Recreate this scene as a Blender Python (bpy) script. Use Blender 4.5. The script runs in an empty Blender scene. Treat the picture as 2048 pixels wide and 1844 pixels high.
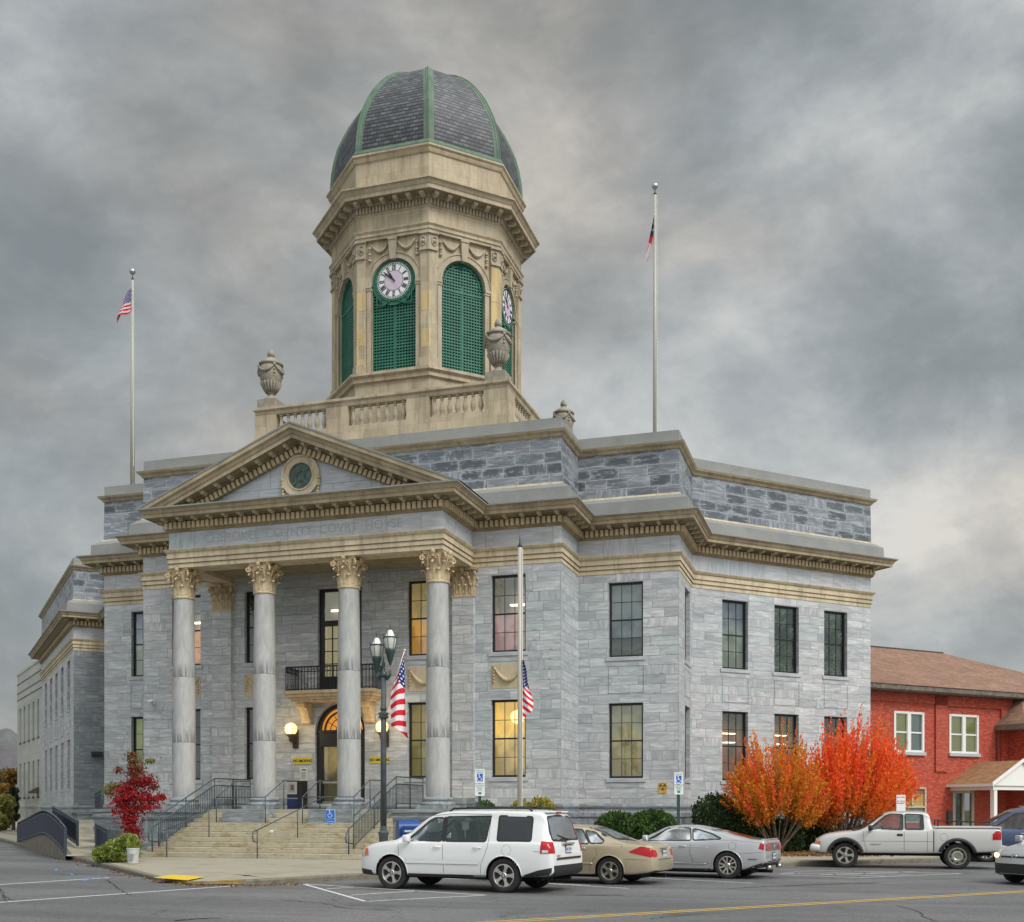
import bpy, bmesh, math, random
from mathutils import Vector, Matrix
random.seed(7)
R = math.radians
PSI = R(17.2); CP, SP = math.cos(PSI), math.sin(PSI)
EYE = 1.8
sc = bpy.context.scene
C = sc.collection

# ------------------------------------------------------------------ camera
cam = bpy.data.cameras.new('camera'); cob = bpy.data.objects.new('camera', cam); C.objects.link(cob)
cam.sensor_width = 36; cam.lens = 36*2245/2048; cam.shift_y = (1618-922)/2048
cam.clip_end = 5000; cam.clip_start = .1
cob.location = (0, 0, EYE); cob.rotation_euler = (R(90), 0, PSI)
sc.camera = cob
sc.render.resolution_x, sc.render.resolution_y = 1024, 922

# ------------------------------------------------------------------ world: overcast sky
SUN_EL, SUN_AZ = R(46), R(118)
w = bpy.data.worlds.new('World'); sc.world = w; w.use_nodes = True
nt = w.node_tree; nt.nodes.clear()
def N(nt, t, **k):
    n = nt.nodes.new(t)
    for a, b in k.items(): setattr(n, a, b)
    return n
def L(nt, a, b): nt.links.new(a, b)
sky = N(nt, 'ShaderNodeTexSky'); sky.sky_type = 'NISHITA'; sky.sun_disc = False
sky.sun_elevation = SUN_EL; sky.sun_rotation = SUN_AZ; sky.air_density = 1.4; sky.dust_density = 2
tc = N(nt, 'ShaderNodeTexCoord')
sep = N(nt, 'ShaderNodeSeparateXYZ'); L(nt, tc.outputs['Generated'], sep.inputs[0])
def M(nt, op, a, b=None, c=None, clamp=False):
    n = N(nt, 'ShaderNodeMath', operation=op); n.use_clamp = clamp
    for i, v in enumerate((a, b, c)):
        if v is None: continue
        if isinstance(v, (int, float)): n.inputs[i].default_value = v
        else: L(nt, v, n.inputs[i])
    return n.outputs[0]
def mixc(nt, f, a, b, bt='MIX'):
    n = N(nt, 'ShaderNodeMix', data_type='RGBA', blend_type=bt)
    for i, v in ((0, f), (6, a), (7, b)):
        if isinstance(v, (int, float)): n.inputs[i].default_value = v
        elif isinstance(v, (tuple, list)): n.inputs[i].default_value = tuple(v[:3]) + (1,)
        else: L(nt, v, n.inputs[i])
    return n.outputs[2]
def ramp(nt, f, stops, interp='LINEAR'):
    n = N(nt, 'ShaderNodeValToRGB'); cr = n.color_ramp; cr.interpolation = interp
    while len(cr.elements) < len(stops): cr.elements.new(.5)
    for e, (p, c) in zip(cr.elements, stops):
        e.position = p; e.color = (tuple(c) + (1,))[:4] if isinstance(c, (tuple, list)) else (c, c, c, 1)
    if f is not None: L(nt, f, n.inputs[0])
    return n.outputs[0]
def noise(nt, vec, scale, detail=4, rough=.5, dist=0.):
    n = N(nt, 'ShaderNodeTexNoise'); n.inputs['Scale'].default_value = scale; n.inputs['Detail'].default_value = detail
    n.inputs['Roughness'].default_value = rough; n.inputs['Distortion'].default_value = dist
    if vec is not None: L(nt, vec, n.inputs['Vector'])
    return n.outputs['Fac']
# cloud deck: flattened billows, folded by a second noise
zf = M(nt, 'MULTIPLY', sep.outputs[2], 1.6)
cmb = N(nt, 'ShaderNodeCombineXYZ'); L(nt, sep.outputs[0], cmb.inputs[0]); L(nt, sep.outputs[1], cmb.inputs[1]); L(nt, zf, cmb.inputs[2])
mp = N(nt, 'ShaderNodeMapping'); L(nt, cmb.outputs[0], mp.inputs[0]); mp.inputs['Location'].default_value = (2.3, 5.7, 1.15); mp.inputs['Rotation'].default_value = (0, R(14), 0)
wp_ = N(nt, 'ShaderNodeTexNoise'); wp_.inputs['Scale'].default_value = 1.7; wp_.inputs['Detail'].default_value = 3; L(nt, mp.outputs[0], wp_.inputs['Vector'])
ws = N(nt, 'ShaderNodeVectorMath', operation='SCALE'); L(nt, wp_.outputs['Color'], ws.inputs[0]); ws.inputs['Scale'].default_value = .22
wa = N(nt, 'ShaderNodeVectorMath', operation='ADD'); L(nt, mp.outputs[0], wa.inputs[0]); L(nt, ws.outputs[0], wa.inputs[1])
n1 = noise(nt, wa.outputs[0], 2.7, 10, .60, .0)
n2 = noise(nt, wa.outputs[0], 8.5, 8, .60, .0)
n3 = noise(nt, mp.outputs[0], 1.1, 2, .5)
# thin bright places towards the lower right and lower left of the view, dense cloud upper left
rx_ = M(nt, 'ADD', M(nt, 'MULTIPLY', sep.outputs[0], CP), M(nt, 'MULTIPLY', sep.outputs[1], SP))
def glow(cx0, cz0, sx, sz, amt):
    a = M(nt, 'POWER', M(nt, 'DIVIDE', M(nt, 'SUBTRACT', rx_, cx0), sx), 2.); b = M(nt, 'POWER', M(nt, 'DIVIDE', M(nt, 'SUBTRACT', sep.outputs[2], cz0), sz), 2.)
    return M(nt, 'MULTIPLY', M(nt, 'POWER', 2.718, M(nt, 'MULTIPLY', M(nt, 'ADD', a, b), -1.)), amt)
dens = M(nt, 'ADD', M(nt, 'ADD', M(nt, 'MULTIPLY', n1, .62), M(nt, 'MULTIPLY', n2, .24)), M(nt, 'MULTIPLY', n3, .14))
for g in ((.26, .24, .20, .09, .050), (.22, .36, .26, .14, .035), (-.30, .24, .13, .08, .055), (-.38, .47, .26, .14, -.085), (.05, .62, .5, .09, -.045), (.40, .50, .2, .08, -.015), (.42, .12, .12, .08, -.03), (.32, .33, .14, .05, -.02), (.30, .45, .3, .1, .008)): dens = M(nt, 'ADD', dens, glow(*g))
cl = ramp(nt, dens, [(.39, (.195, .207, .212)), (.45, (.235, .246, .250)), (.50, (.290, .300, .303)), (.545, (.355, .362, .362)), (.59, (.435, .433, .422)), (.65, (.56, .545, .52))])
n4 = noise(nt, mp.outputs[0], 3.1, 3)
tint = ramp(nt, n4, [(.40, (.96, 1.0, 1.02)), (.52, (1.0, 1., .985)), (.64, (1.06, 1.0, .93))])
cl = mixc(nt, 1., cl, tint, 'MULTIPLY')
# cloud outside the view, overhead, right and behind, brightened to light the walls
sd = M(nt, 'ADD', M(nt, 'MULTIPLY', sep.outputs[0], .62), M(nt, 'MULTIPLY', sep.outputs[1], -.78))
bk = N(nt, 'ShaderNodeMapRange'); L(nt, sd, bk.inputs[0]); bk.inputs[1].default_value = -.30; bk.inputs[2].default_value = .8
bk.inputs[3].default_value = .92; bk.inputs[4].default_value = 3.0
up = N(nt, 'ShaderNodeMapRange'); L(nt, sep.outputs[2], up.inputs[0]); up.inputs[1].default_value = .66; up.inputs[2].default_value = 1.
up.inputs[3].default_value = 1.; up.inputs[4].default_value = 2.2
lo_ = N(nt, 'ShaderNodeMapRange'); L(nt, sep.outputs[2], lo_.inputs[0]); lo_.inputs[1].default_value = .0; lo_.inputs[2].default_value = .45; lo_.inputs[3].default_value = 0.; lo_.inputs[4].default_value = 1.
side_ = M(nt, 'ADD', 1., M(nt, 'MULTIPLY', M(nt, 'SUBTRACT', bk.outputs[0], 1.), M(nt, 'ADD', .35, M(nt, 'MULTIPLY', lo_.outputs[0], .65))))
bright = M(nt, 'MULTIPLY', side_, up.outputs[0])
bc = N(nt, 'ShaderNodeCombineXYZ')
for i in range(3): L(nt, bright, bc.inputs[i])
cl = mixc(nt, 1., cl, bc.outputs[0], 'MULTIPLY')
cls = N(nt, 'ShaderNodeVectorMath', operation='SCALE'); L(nt, cl, cls.inputs[0]); cls.inputs['Scale'].default_value = 9.6
mx = mixc(nt, .955, sky.outputs[0], cls.outputs[0])
bg = N(nt, 'ShaderNodeBackground'); L(nt, mx, bg.inputs[0]); bg.inputs[1].default_value = .1
ow = N(nt, 'ShaderNodeOutputWorld'); L(nt, bg.outputs[0], ow.inputs[0])
# ------------------------------------------------------------------ sun behind cloud
sl = bpy.data.lights.new('sun', 'SUN'); sl.energy = 1.5; sl.angle = R(22); sl.color = (1, .965, .92)
so = bpy.data.objects.new('sun', sl); C.objects.link(so)
# direction to sun: azimuth measured like the sky's rotation (0 = +Y, clockwise)
d_ = Vector((math.sin(SUN_AZ)*math.cos(SUN_EL), math.cos(SUN_AZ)*math.cos(SUN_EL), math.sin(SUN_EL)))
so.rotation_euler = d_.to_track_quat('Z', 'Y').to_euler(); so.location = (20, -20, 60)
sc.view_settings.view_transform = 'Standard'; sc.view_settings.look = 'None'
sc.view_settings.exposure = .5; sc.view_settings.gamma = 1
sc.render.engine = 'CYCLES'
sc.cycles.max_bounces = 7; sc.cycles.transparent_max_bounces = 12

# ------------------------------------------------------------------ helpers
def at(px, D, z=None):
    Xc = (px-1024)/2245*D
    v = (Xc*CP - D*SP, Xc*SP + D*CP)
    return v if z is None else (v[0], v[1], z)
def zat(py, D): return EYE + (1618-py)*D/2245
def G(px, py, z=0.): return at(px, 2245*(EYE-z)/(py-1618))
UX, UY = .70711, .70711        # right street direction
VX, VY = -.70711, .70711       # left street direction

class MB:
    def __init__(s): s.v = []; s.f = []; s.m = []; s.uv = {}
    def add(s, vs, fs, mi=0, T=None):
        o = len(s.v)
        s.v += [tuple(T @ Vector(p)) for p in vs] if T is not None else [tuple(p) for p in vs]
        for f in fs: s.f.append(tuple(i+o for i in f)); s.m.append(mi)
        return s
    def box(s, x0, x1, y0, y1, z0, z1, mi=0, T=None):
        return s.add([(x, y, z) for z in (z0, z1) for y in (y0, y1) for x in (x0, x1)],
                     [(0, 2, 3, 1), (4, 5, 7, 6), (0, 1, 5, 4), (2, 6, 7, 3), (0, 4, 6, 2), (1, 3, 7, 5)], mi, T)
    def bbox(s, x0, x1, y0, y1, z0, z1, b=.02, mi=0, T=None):   # box with chamfered edges
        bm = bmesh.new()
        vs = [bm.verts.new((x, y, z)) for z in (z0, z1) for y in (y0, y1) for x in (x0, x1)]
        for f in [(0, 2, 3, 1), (4, 5, 7, 6), (0, 1, 5, 4), (2, 6, 7, 3), (0, 4, 6, 2), (1, 3, 7, 5)]: bm.faces.new([vs[i] for i in f])
        bmesh.ops.bevel(bm, geom=bm.edges[:], offset=b, segments=2, affect='EDGES', profile=.5)
        return s.bm(bm, mi, T)
    def bm(s, bm, mi=0, T=None):
        bm.verts.index_update()
        s.add([v.co[:] for v in bm.verts], [[v.index for v in f.verts] for f in bm.faces], mi, T); bm.free(); return s
    def quad(s, a, b, c, d, mi=0): return s.add([a, b, c, d], [(0, 1, 2, 3)], mi)
    def poly(s, pts, mi=0): return s.add(pts, [tuple(range(len(pts)))], mi)
    def prism(s, pts, z0, z1, mi=0, T=None):     # pts 2-D (ccw), extruded in z
        n = len(pts); v = [(x, y, z0) for x, y in pts] + [(x, y, z1) for x, y in pts]
        fs = [tuple(reversed(range(n))), tuple(range(n, 2*n))] + [(i, (i+1) % n, n+(i+1) % n, n+i) for i in range(n)]
        return s.add(v, fs, mi, T)
    def tube(s, pts, r, n=8, mi=0, cap=True, T=None):
        pts = [Vector(p) for p in pts]; rs = r if isinstance(r, (list, tuple)) else [r]*len(pts)
        vs = []; up = Vector((0, 0, 1)); pu = None
        for i, p in enumerate(pts):
            t = (pts[min(i+1, len(pts)-1)] - pts[max(i-1, 0)]).normalized()
            if pu is None: a = up if abs(t.z) < .95 else Vector((1, 0, 0)); u = (a - t*a.dot(t)).normalized()
            else: u = (pu - t*pu.dot(t)).normalized()
            pu = u; v = t.cross(u)
            for k in range(n):
                a = 2*math.pi*k/n; vs.append(p + (u*math.cos(a) + v*math.sin(a))*rs[i])
        fs = [(i*n+k, i*n+(k+1) % n, (i+1)*n+(k+1) % n, (i+1)*n+k) for i in range(len(pts)-1) for k in range(n)]
        if cap: fs += [tuple(reversed(range(n))), tuple(range((len(pts)-1)*n, len(pts)*n))]
        return s.add(vs, fs, mi, T)
    def lathe(s, prof, n=24, c=(0, 0, 0), mi=0, T=None, cap=True, a0=0.):
        vs = [(c[0]+r*math.cos(a0+2*math.pi*k/n), c[1]+r*math.sin(a0+2*math.pi*k/n), c[2]+z) for r, z in prof for k in range(n)]
        fs = [(i*n+k, i*n+(k+1) % n, (i+1)*n+(k+1) % n, (i+1)*n+k) for i in range(len(prof)-1) for k in range(n)]
        if cap: fs += [tuple(reversed(range(n))), tuple(range((len(prof)-1)*n, len(prof)*n))]
        return s.add(vs, fs, mi, T)
    def sphere(s, c, r, n=16, m=10, mi=0, sx=1, sy=1, sz=1, T=None):
        pr = [(max(.0005, r*math.sin(math.pi*i/m)), -r*math.cos(math.pi*i/m)) for i in range(m+1)]
        vs = [(c[0]+sx*q*math.cos(2*math.pi*k/n), c[1]+sy*q*math.sin(2*math.pi*k/n), c[2]+sz*z) for q, z in pr for k in range(n)]
        fs = [(i*n+k, i*n+(k+1) % n, (i+1)*n+(k+1) % n, (i+1)*n+k) for i in range(m) for k in range(n)]
        return s.add(vs, fs, mi, T)
    def sweep(s, path, prof, closed=False, mi=0, cap=True):
        # path 2-D left to right seen from outside (outside is on the right hand side of travel); prof = [(out, z)...]
        n = len(path); P = [Vector(p) for p in path]; mit = []
        for i in range(n):
            def nrm(a, b): d = (b-a).normalized(); return Vector((d.y, -d.x))
            if closed or 0 < i < n-1:
                a = nrm(P[i-1], P[i]); b = nrm(P[i], P[(i+1) % n]); m = (a+b); m = m/ max(.15, m.dot(a)) if m.length > 1e-6 else a
                m = (a+b).normalized(); m = m/max(.2, m.dot(a))
            elif i == 0: m = nrm(P[0], P[1])
            else: m = nrm(P[-2], P[-1])
            mit.append(m)
        k = len(prof)
        vs = [(P[i].x+mit[i].x*o, P[i].y+mit[i].y*o, z) for i in range(n) for o, z in prof]
        fs = []
        for i in range(n if closed else n-1):
            j = (i+1) % n
            for q in range(k-1): fs.append((i*k+q, j*k+q, j*k+q+1, i*k+q+1))
        if cap and not closed: fs += [tuple(range(k)), tuple(reversed(range((n-1)*k, n*k)))]
        return s.add(vs, fs, mi)
    def build(s, name, mats, parent=None, smooth=False, autouv=True, bev=0., angle=None):
        me = bpy.data.meshes.new(name); me.from_pydata(s.v, [], s.f)
        mats = mats if isinstance(mats, (list, tuple)) else [mats]
        for m in mats: me.materials.append(m)
        me.polygons.foreach_set('material_index', s.m)
        me.update()
        if autouv:
            ul = me.uv_layers.new(name='UVMap'); dat = []
            for p in me.polygons:
                nn = p.normal
                if abs(nn.z) > .8: ux = Vector((1, 0, 0)); vx = Vector((0, 1, 0))
                else: ux = Vector((-nn.y, nn.x, 0)).normalized(); vx = Vector((0, 0, 1))
                off = (round(nn.x*3)*7.3 + round(nn.y*3)*3.1)
                for li in p.loop_indices:
                    co = me.vertices[me.loops[li].vertex_index].co
                    dat += [co.dot(ux)+off, co.dot(vx)]
            ul.data.foreach_set('uv', dat)
        if smooth or angle:
            me.polygons.foreach_set('use_smooth', [True]*len(me.polygons))
            if angle: me.set_sharp_from_angle(angle=R(angle))
        o = bpy.data.objects.new(name, me); C.objects.link(o)
        if parent: o.parent = parent
        if bev:
            b = o.modifiers.new('bevel', 'BEVEL'); b.width = bev; b.segments = 2; b.limit_method = 'ANGLE'
        return o

def empty(name, loc=(0, 0, 0), rz=0., parent=None):
    o = bpy.data.objects.new(name, None); C.objects.link(o); o.location = loc; o.rotation_euler = (0, 0, rz); o.empty_display_size = .2
    if parent: o.parent = parent
    return o
def tag(o, label=None, cat=None, group=None, kind=None):
    if label: o['label'] = label
    if cat: o['category'] = cat
    if group: o['group'] = group
    if kind: o['kind'] = kind
    return o
def thing(name, label, cat, loc=(0, 0, 0), rz=0., group=None): return tag(empty(name, loc, rz), label, cat, group)
def kids(o): return [c for c in bpy.data.objects if c.parent == o]
def dup(o, parent=None, loc=None, rz=None):
    c = o.copy(); C.objects.link(c)
    if parent: c.parent = parent
    if loc is not None: c.location = loc
    if rz is not None: c.rotation_euler = (0, 0, rz)
    for k in kids(o): dup(k, c)
    return c
def text_mesh(txt, size, mat, name, parent=None, T=None, ext=.004, align='CENTER', xs=1., bold=0.):
    cu = bpy.data.curves.new(name, 'FONT'); cu.body = txt; cu.size = size; cu.extrude = ext; cu.align_x = align; cu.align_y = 'CENTER'; cu.offset = bold
    o = bpy.data.objects.new(name, cu); C.objects.link(o)
    bpy.context.view_layer.update()
    me = bpy.data.meshes.new_from_object(o.evaluated_get(bpy.context.evaluated_depsgraph_get()))
    bpy.data.objects.remove(o); bpy.data.curves.remove(cu)
    X = Matrix.Rotation(R(90), 4, 'X') @ Matrix.Scale(xs, 4, (1, 0, 0))    # stand it up facing -Y
    me.transform(X)
    if T is not None: me.transform(T)
    me.materials.clear(); me.materials.append(mat); me.name = name
    if parent is None and name is None: return me
    ob = bpy.data.objects.new(name, me); C.objects.link(ob)
    if parent: ob.parent = parent
    return ob

# ------------------------------------------------------------------ materials
def mat(name, col=(.5, .5, .5), rough=.6, metal=0., spec=.5, coat=0.):
    m = bpy.data.materials.new(name); m.use_nodes = True
    b = m.node_tree.nodes['Principled BSDF']
    b.inputs['Base Color'].default_value = (*col, 1); b.inputs['Roughness'].default_value = rough
    b.inputs['Metallic'].default_value = metal; b.inputs['Specular IOR Level'].default_value = spec
    b.inputs['Coat Weight'].default_value = coat; b.inputs['Coat Roughness'].default_value = .05
    return m
def bs(m): return m.node_tree.nodes['Principled BSDF']
def bump(m, h, strength=.3, dist=.02):
    nt = m.node_tree; n = N(nt, 'ShaderNodeBump'); n.inputs['Strength'].default_value = strength; n.inputs['Distance'].default_value = dist
    L(nt, h, n.inputs['Height']); L(nt, n.outputs[0], bs(m).inputs['Normal'])
def objco(nt): return N(nt, 'ShaderNodeTexCoord').outputs['Object']
def uvco(nt): return N(nt, 'ShaderNodeUVMap').outputs[0]
def mapping(nt, v, sc_=(1, 1, 1), rot=(0, 0, 0), loc=(0, 0, 0)):
    n = N(nt, 'ShaderNodeMapping'); L(nt, v, n.inputs[0]); n.inputs['Scale'].default_value = sc_; n.inputs['Rotation'].default_value = rot; n.inputs['Location'].default_value = loc
    return n.outputs[0]
def mottled(name, c1, c2, scale=3., rough=.8, detail=6, bumps=.15, stretch=(1, 1, 1), c3=None, metal=0., spec=.4):
    m = mat(name, c1, rough, metal, spec); nt = m.node_tree
    v = mapping(nt, objco(nt), stretch); f = noise(nt, v, scale, detail, .6)
    st = [(.35, c1), (.65, c2)] if c3 is None else [(.3, c1), (.5, c2), (.7, c3)]
    L(nt, ramp(nt, f, st), bs(m).inputs['Base Color'])
    if bumps: bump(m, noise(nt, v, scale*8, 4), bumps, .01)
    return m
def brick(nt, v, bw, rh, ms=.004, off=.5):
    b = N(nt, 'ShaderNodeTexBrick'); L(nt, v, b.inputs['Vector']); b.inputs['Scale'].default_value = 1.; b.inputs['Mortar Size'].default_value = ms
    b.inputs['Brick Width'].default_value = bw; b.inputs['Row Height'].default_value = rh; b.inputs['Mortar Smooth'].default_value = .25
    b.inputs['Color1'].default_value = (0, 0, 0, 1); b.inputs['Color2'].default_value = (1, 1, 1, 1); b.inputs['Mortar'].default_value = (.5, .5, .5, 1)
    b.offset = off; b.offset_frequency = 2; b.squash = .72; b.squash_frequency = 3
    return b
def blocks(nt, uv, bw, rh, ms):
    """random ashlar bond: per block two random numbers, position inside the block, joint mask"""
    u, v = N_sep(nt, uv, 0), N_sep(nt, uv, 1)
    rv = M(nt, 'DIVIDE', v, rh); row = M(nt, 'FLOOR', rv); fv = M(nt, 'FRACT', rv)
    w1 = N(nt, 'ShaderNodeTexWhiteNoise', noise_dimensions='1D'); L(nt, M(nt, 'ADD', row, .37), w1.inputs['W'])
    ru_ = M(nt, 'ADD', M(nt, 'DIVIDE', u, M(nt, 'MULTIPLY', bw, M(nt, 'ADD', .8, M(nt, 'MULTIPLY', w1.outputs[0], .45)))), M(nt, 'MULTIPLY', w1.outputs[0], 13.)); col = M(nt, 'FLOOR', ru_); fu = M(nt, 'FRACT', ru_)
    cv = N(nt, 'ShaderNodeCombineXYZ'); L(nt, M(nt, 'ADD', col, .5), cv.inputs[0]); L(nt, M(nt, 'ADD', row, .5), cv.inputs[1])
    wn = N(nt, 'ShaderNodeTexWhiteNoise', noise_dimensions='3D'); L(nt, cv.outputs[0], wn.inputs['Vector'])
    wn2 = N(nt, 'ShaderNodeTexWhiteNoise', noise_dimensions='2D'); L(nt, cv.outputs[0], wn2.inputs['Vector'])
    eu = M(nt, 'MULTIPLY', M(nt, 'MINIMUM', fu, M(nt, 'SUBTRACT', 1., fu)), bw); ev = M(nt, 'MULTIPLY', M(nt, 'MINIMUM', fv, M(nt, 'SUBTRACT', 1., fv)), rh)
    e = M(nt, 'MINIMUM', eu, ev); j_ = ramp(nt, M(nt, 'DIVIDE', e, ms*2), [(.35, 1.), (1., 0.)])
    return wn.outputs[0], wn2.outputs[0], wn.outputs['Color'], fu, fv, j_
def marble(name, lo, mid, hi, dark=0., bw=1.12, rh=.368, joints=True, vein=1., oval=0., rough=.42, stain=.0, joint=(.17, .185, .21), tone=(.80, 1.15), jw=.0065):
    m = mat(name, mid, rough, 0, .5); nt = m.node_tree; uv = uvco(nt)
    r1, r2, rc, fu, fv, jn = blocks(nt, uv, bw, rh, jw)
    sh = N(nt, 'ShaderNodeVectorMath', operation='SCALE'); L(nt, rc, sh.inputs[0]); sh.inputs['Scale'].default_value = 31.
    va = N(nt, 'ShaderNodeVectorMath', operation='ADD'); L(nt, uv, va.inputs[0]); L(nt, sh.outputs[0], va.inputs[1]); v = va.outputs[0]
    a = noise(nt, mapping(nt, v, (.9, 5.2, 1), (0, 0, R(9))), 1.3, 7, .6, 1.0)
    c = noise(nt, mapping(nt, v, (1.0, 7, 1), (0, 0, R(50))), 1.3, 7, .62, .7)
    d = noise(nt, mapping(nt, v, (1.0, 7, 1), (0, 0, R(-46))), 1.3, 7, .62, .7)
    e = noise(nt, mapping(nt, v, (6, 1.0, 1), (0, 0, R(-5))), 1.3, 6, .6, .8)
    f = mixc(nt, M(nt, 'GREATER_THAN', r2, .62), a, c); f = mixc(nt, M(nt, 'GREATER_THAN', r2, .76), f, d); f = mixc(nt, M(nt, 'GREATER_THAN', r2, .90), f, e)
    col = ramp(nt, f, [(.5-.24/vein, lo), (.5, mid), (.5+.20/vein, hi)])
    t0, t1 = tone
    tn = ramp(nt, r1, [(0, (t0, t0*1.02, t0*1.05)), (.3, (1.0, .98, 1.0)), (.55, (.93, .98, .97)), (.8, (1.03, 1.02, 1.04)), (1., (t1, t1, t1*.985))])
    col = mixc(nt, 1., col, tn, 'MULTIPLY')
    big = noise(nt, mapping(nt, uv, (.12, .12, 1)), 1., 3, .5); col = mixc(nt, 1., col, ramp(nt, big, [(.35, (.93, .97, .99)), (.65, (1.05, 1.02, 1.02))]), 'MULTIPLY')
    if oval:
        du = M(nt, 'SUBTRACT', fu, .5); dv = M(nt, 'SUBTRACT', fv, .5)
        q = M(nt, 'ADD', M(nt, 'POWER', M(nt, 'ABSOLUTE', M(nt, 'DIVIDE', du, .47)), 3.), M(nt, 'POWER', M(nt, 'ABSOLUTE', M(nt, 'DIVIDE', dv, .44)), 3.))
        fr_ = noise(nt, mapping(nt, uv, (2.2, 4.5, 1), (0, 0, R(28))), 1.6, 7, .72, 1.2)
        q = M(nt, 'ADD', q, M(nt, 'MULTIPLY', M(nt, 'SUBTRACT', fr_, .5), 4.5)); q = M(nt, 'ADD', q, M(nt, 'MULTIPLY', M(nt, 'SUBTRACT', f, .5), 3.))
        msk = M(nt, 'MULTIPLY', ramp(nt, r1, [(.22, 0.), (.48, .5), (.72, 1.)]), ramp(nt, q, [(.3, 1.), (1.1, 0.)]))
        col = mixc(nt, M(nt, 'MULTIPLY', msk, oval), col, (.062, .075, .092))
    if stain:
        z = noise(nt, mapping(nt, uv, (.5, .22, 1)), 1.0, 3, .6)
        dr = noise(nt, mapping(nt, uv, (5, 1.1, 1)), 1.0, 5, .7)
        edge = ramp(nt, fv, [(.0, 1.), (.32, 0.), (.93, 0.), (1., .5)])
        sm = M(nt, 'MULTIPLY', M(nt, 'MULTIPLY', ramp(nt, z, [(.56, 0.), (.66, 1.)]), ramp(nt, dr, [(.5, 0.), (.60, 1.)])), edge)
        col = mixc(nt, M(nt, 'MULTIPLY', sm, stain), col, (.06, .07, .075))
        dirt = noise(nt, mapping(nt, uv, (.35, .35, 1)), 1.0, 5, .6)
        col = mixc(nt, M(nt, 'MULTIPLY', ramp(nt, dirt, [(.45, 0.), (.7, 1.)]), .18), col, (.20, .22, .22), 'MIX')
    if joints:
        col = mixc(nt, M(nt, 'MULTIPLY', jn, .8), col, joint)
        inv = M(nt, 'SUBTRACT', 1., jn)
        bump(m, M(nt, 'ADD', inv, M(nt, 'MULTIPLY', f, .5 if oval else .12)), .5, .03 if oval else .01)
    L(nt, col, bs(m).inputs['Base Color'])
    return m
def N_sep(nt, v, i):
    s = N(nt, 'ShaderNodeSeparateXYZ'); L(nt, v, s.inputs[0]); return s.outputs[i]

mm = {}
mm['marble'] = marble('pale grey marble ashlar', (.315, .337, .348), (.468, .484, .488), (.66, .67, .66), stain=.7, joint=(.215, .23, .245))
mm['marble_side'] = mm['marble']
mm['marble_plain'] = marble('plain grey marble', (.34, .36, .375), (.46, .478, .495), (.585, .598, .61), bw=1.5, rh=1.05, stain=0, tone=(.9, 1.08))
mm['parapet'] = marble('dark veined parapet marble', (.13, .15, .175), (.205, .23, .255), (.40, .425, .445), vein=1.1, oval=.9, rh=.42, bw=1.05, joint=(.42, .44, .455), tone=(1.1, .8), jw=.010)
mm['plinth'] = marble('weathered plinth marble', (.13, .15, .165), (.24, .265, .28), (.39, .41, .42), vein=1.2, rh=.9, bw=1.9, stain=.5)
def column_mat():
    m = mat('column marble', (.5, .5, .5), .45); nt = m.node_tree; v = objco(nt)
    a = noise(nt, mapping(nt, v, (2.6, 2.6, .8), (R(14), R(18), 0)), 1.3, 7, .65, .9)
    b = noise(nt, mapping(nt, v, (8, 8, 1.6), (R(-14), R(22), 0)), 1.3, 5, .6, .5)
    f = M(nt, 'ADD', M(nt, 'MULTIPLY', a, .6), M(nt, 'MULTIPLY', b, .4))
    col = ramp(nt, f, [(.30, (.31, .32, .32)), (.5, (.42, .425, .42)), (.70, (.53, .535, .52))])
    z = N_sep(nt, v, 2)
    dn = noise(nt, mapping(nt, v, (7, 7, .5)), 1.6, 5, .7)
    for zz0 in (2.55, 5.05):     # drum joints carry dark soot streaks just above them
        h = M(nt, 'SUBTRACT', z, zz0)
        msk = M(nt, 'MULTIPLY', ramp(nt, M(nt, 'DIVIDE', h, .55), [(.0, 0.), (.01, 1.), (.45, .75), (1., 0.)]), ramp(nt, dn, [(.42, 0.), (.58, 1.)]))
        col = mixc(nt, M(nt, 'MULTIPLY', msk, .8), col, (.09, .10, .115))
        jl = M(nt, 'LESS_THAN', M(nt, 'ABSOLUTE', h), .01); col = mixc(nt, jl, col, (.16, .165, .17))
    base = ramp(nt, M(nt, 'DIVIDE', z, .9), [(0., 1.), (1., 0.)])
    col = mixc(nt, M(nt, 'MULTIPLY', M(nt, 'MULTIPLY', base, ramp(nt, dn, [(.35, 0.), (.65, 1.)])), .8), col, (.11, .15, .16))
    L(nt, col, bs(m).inputs['Base Color']); return m
mm['column'] = column_mat()
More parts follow.
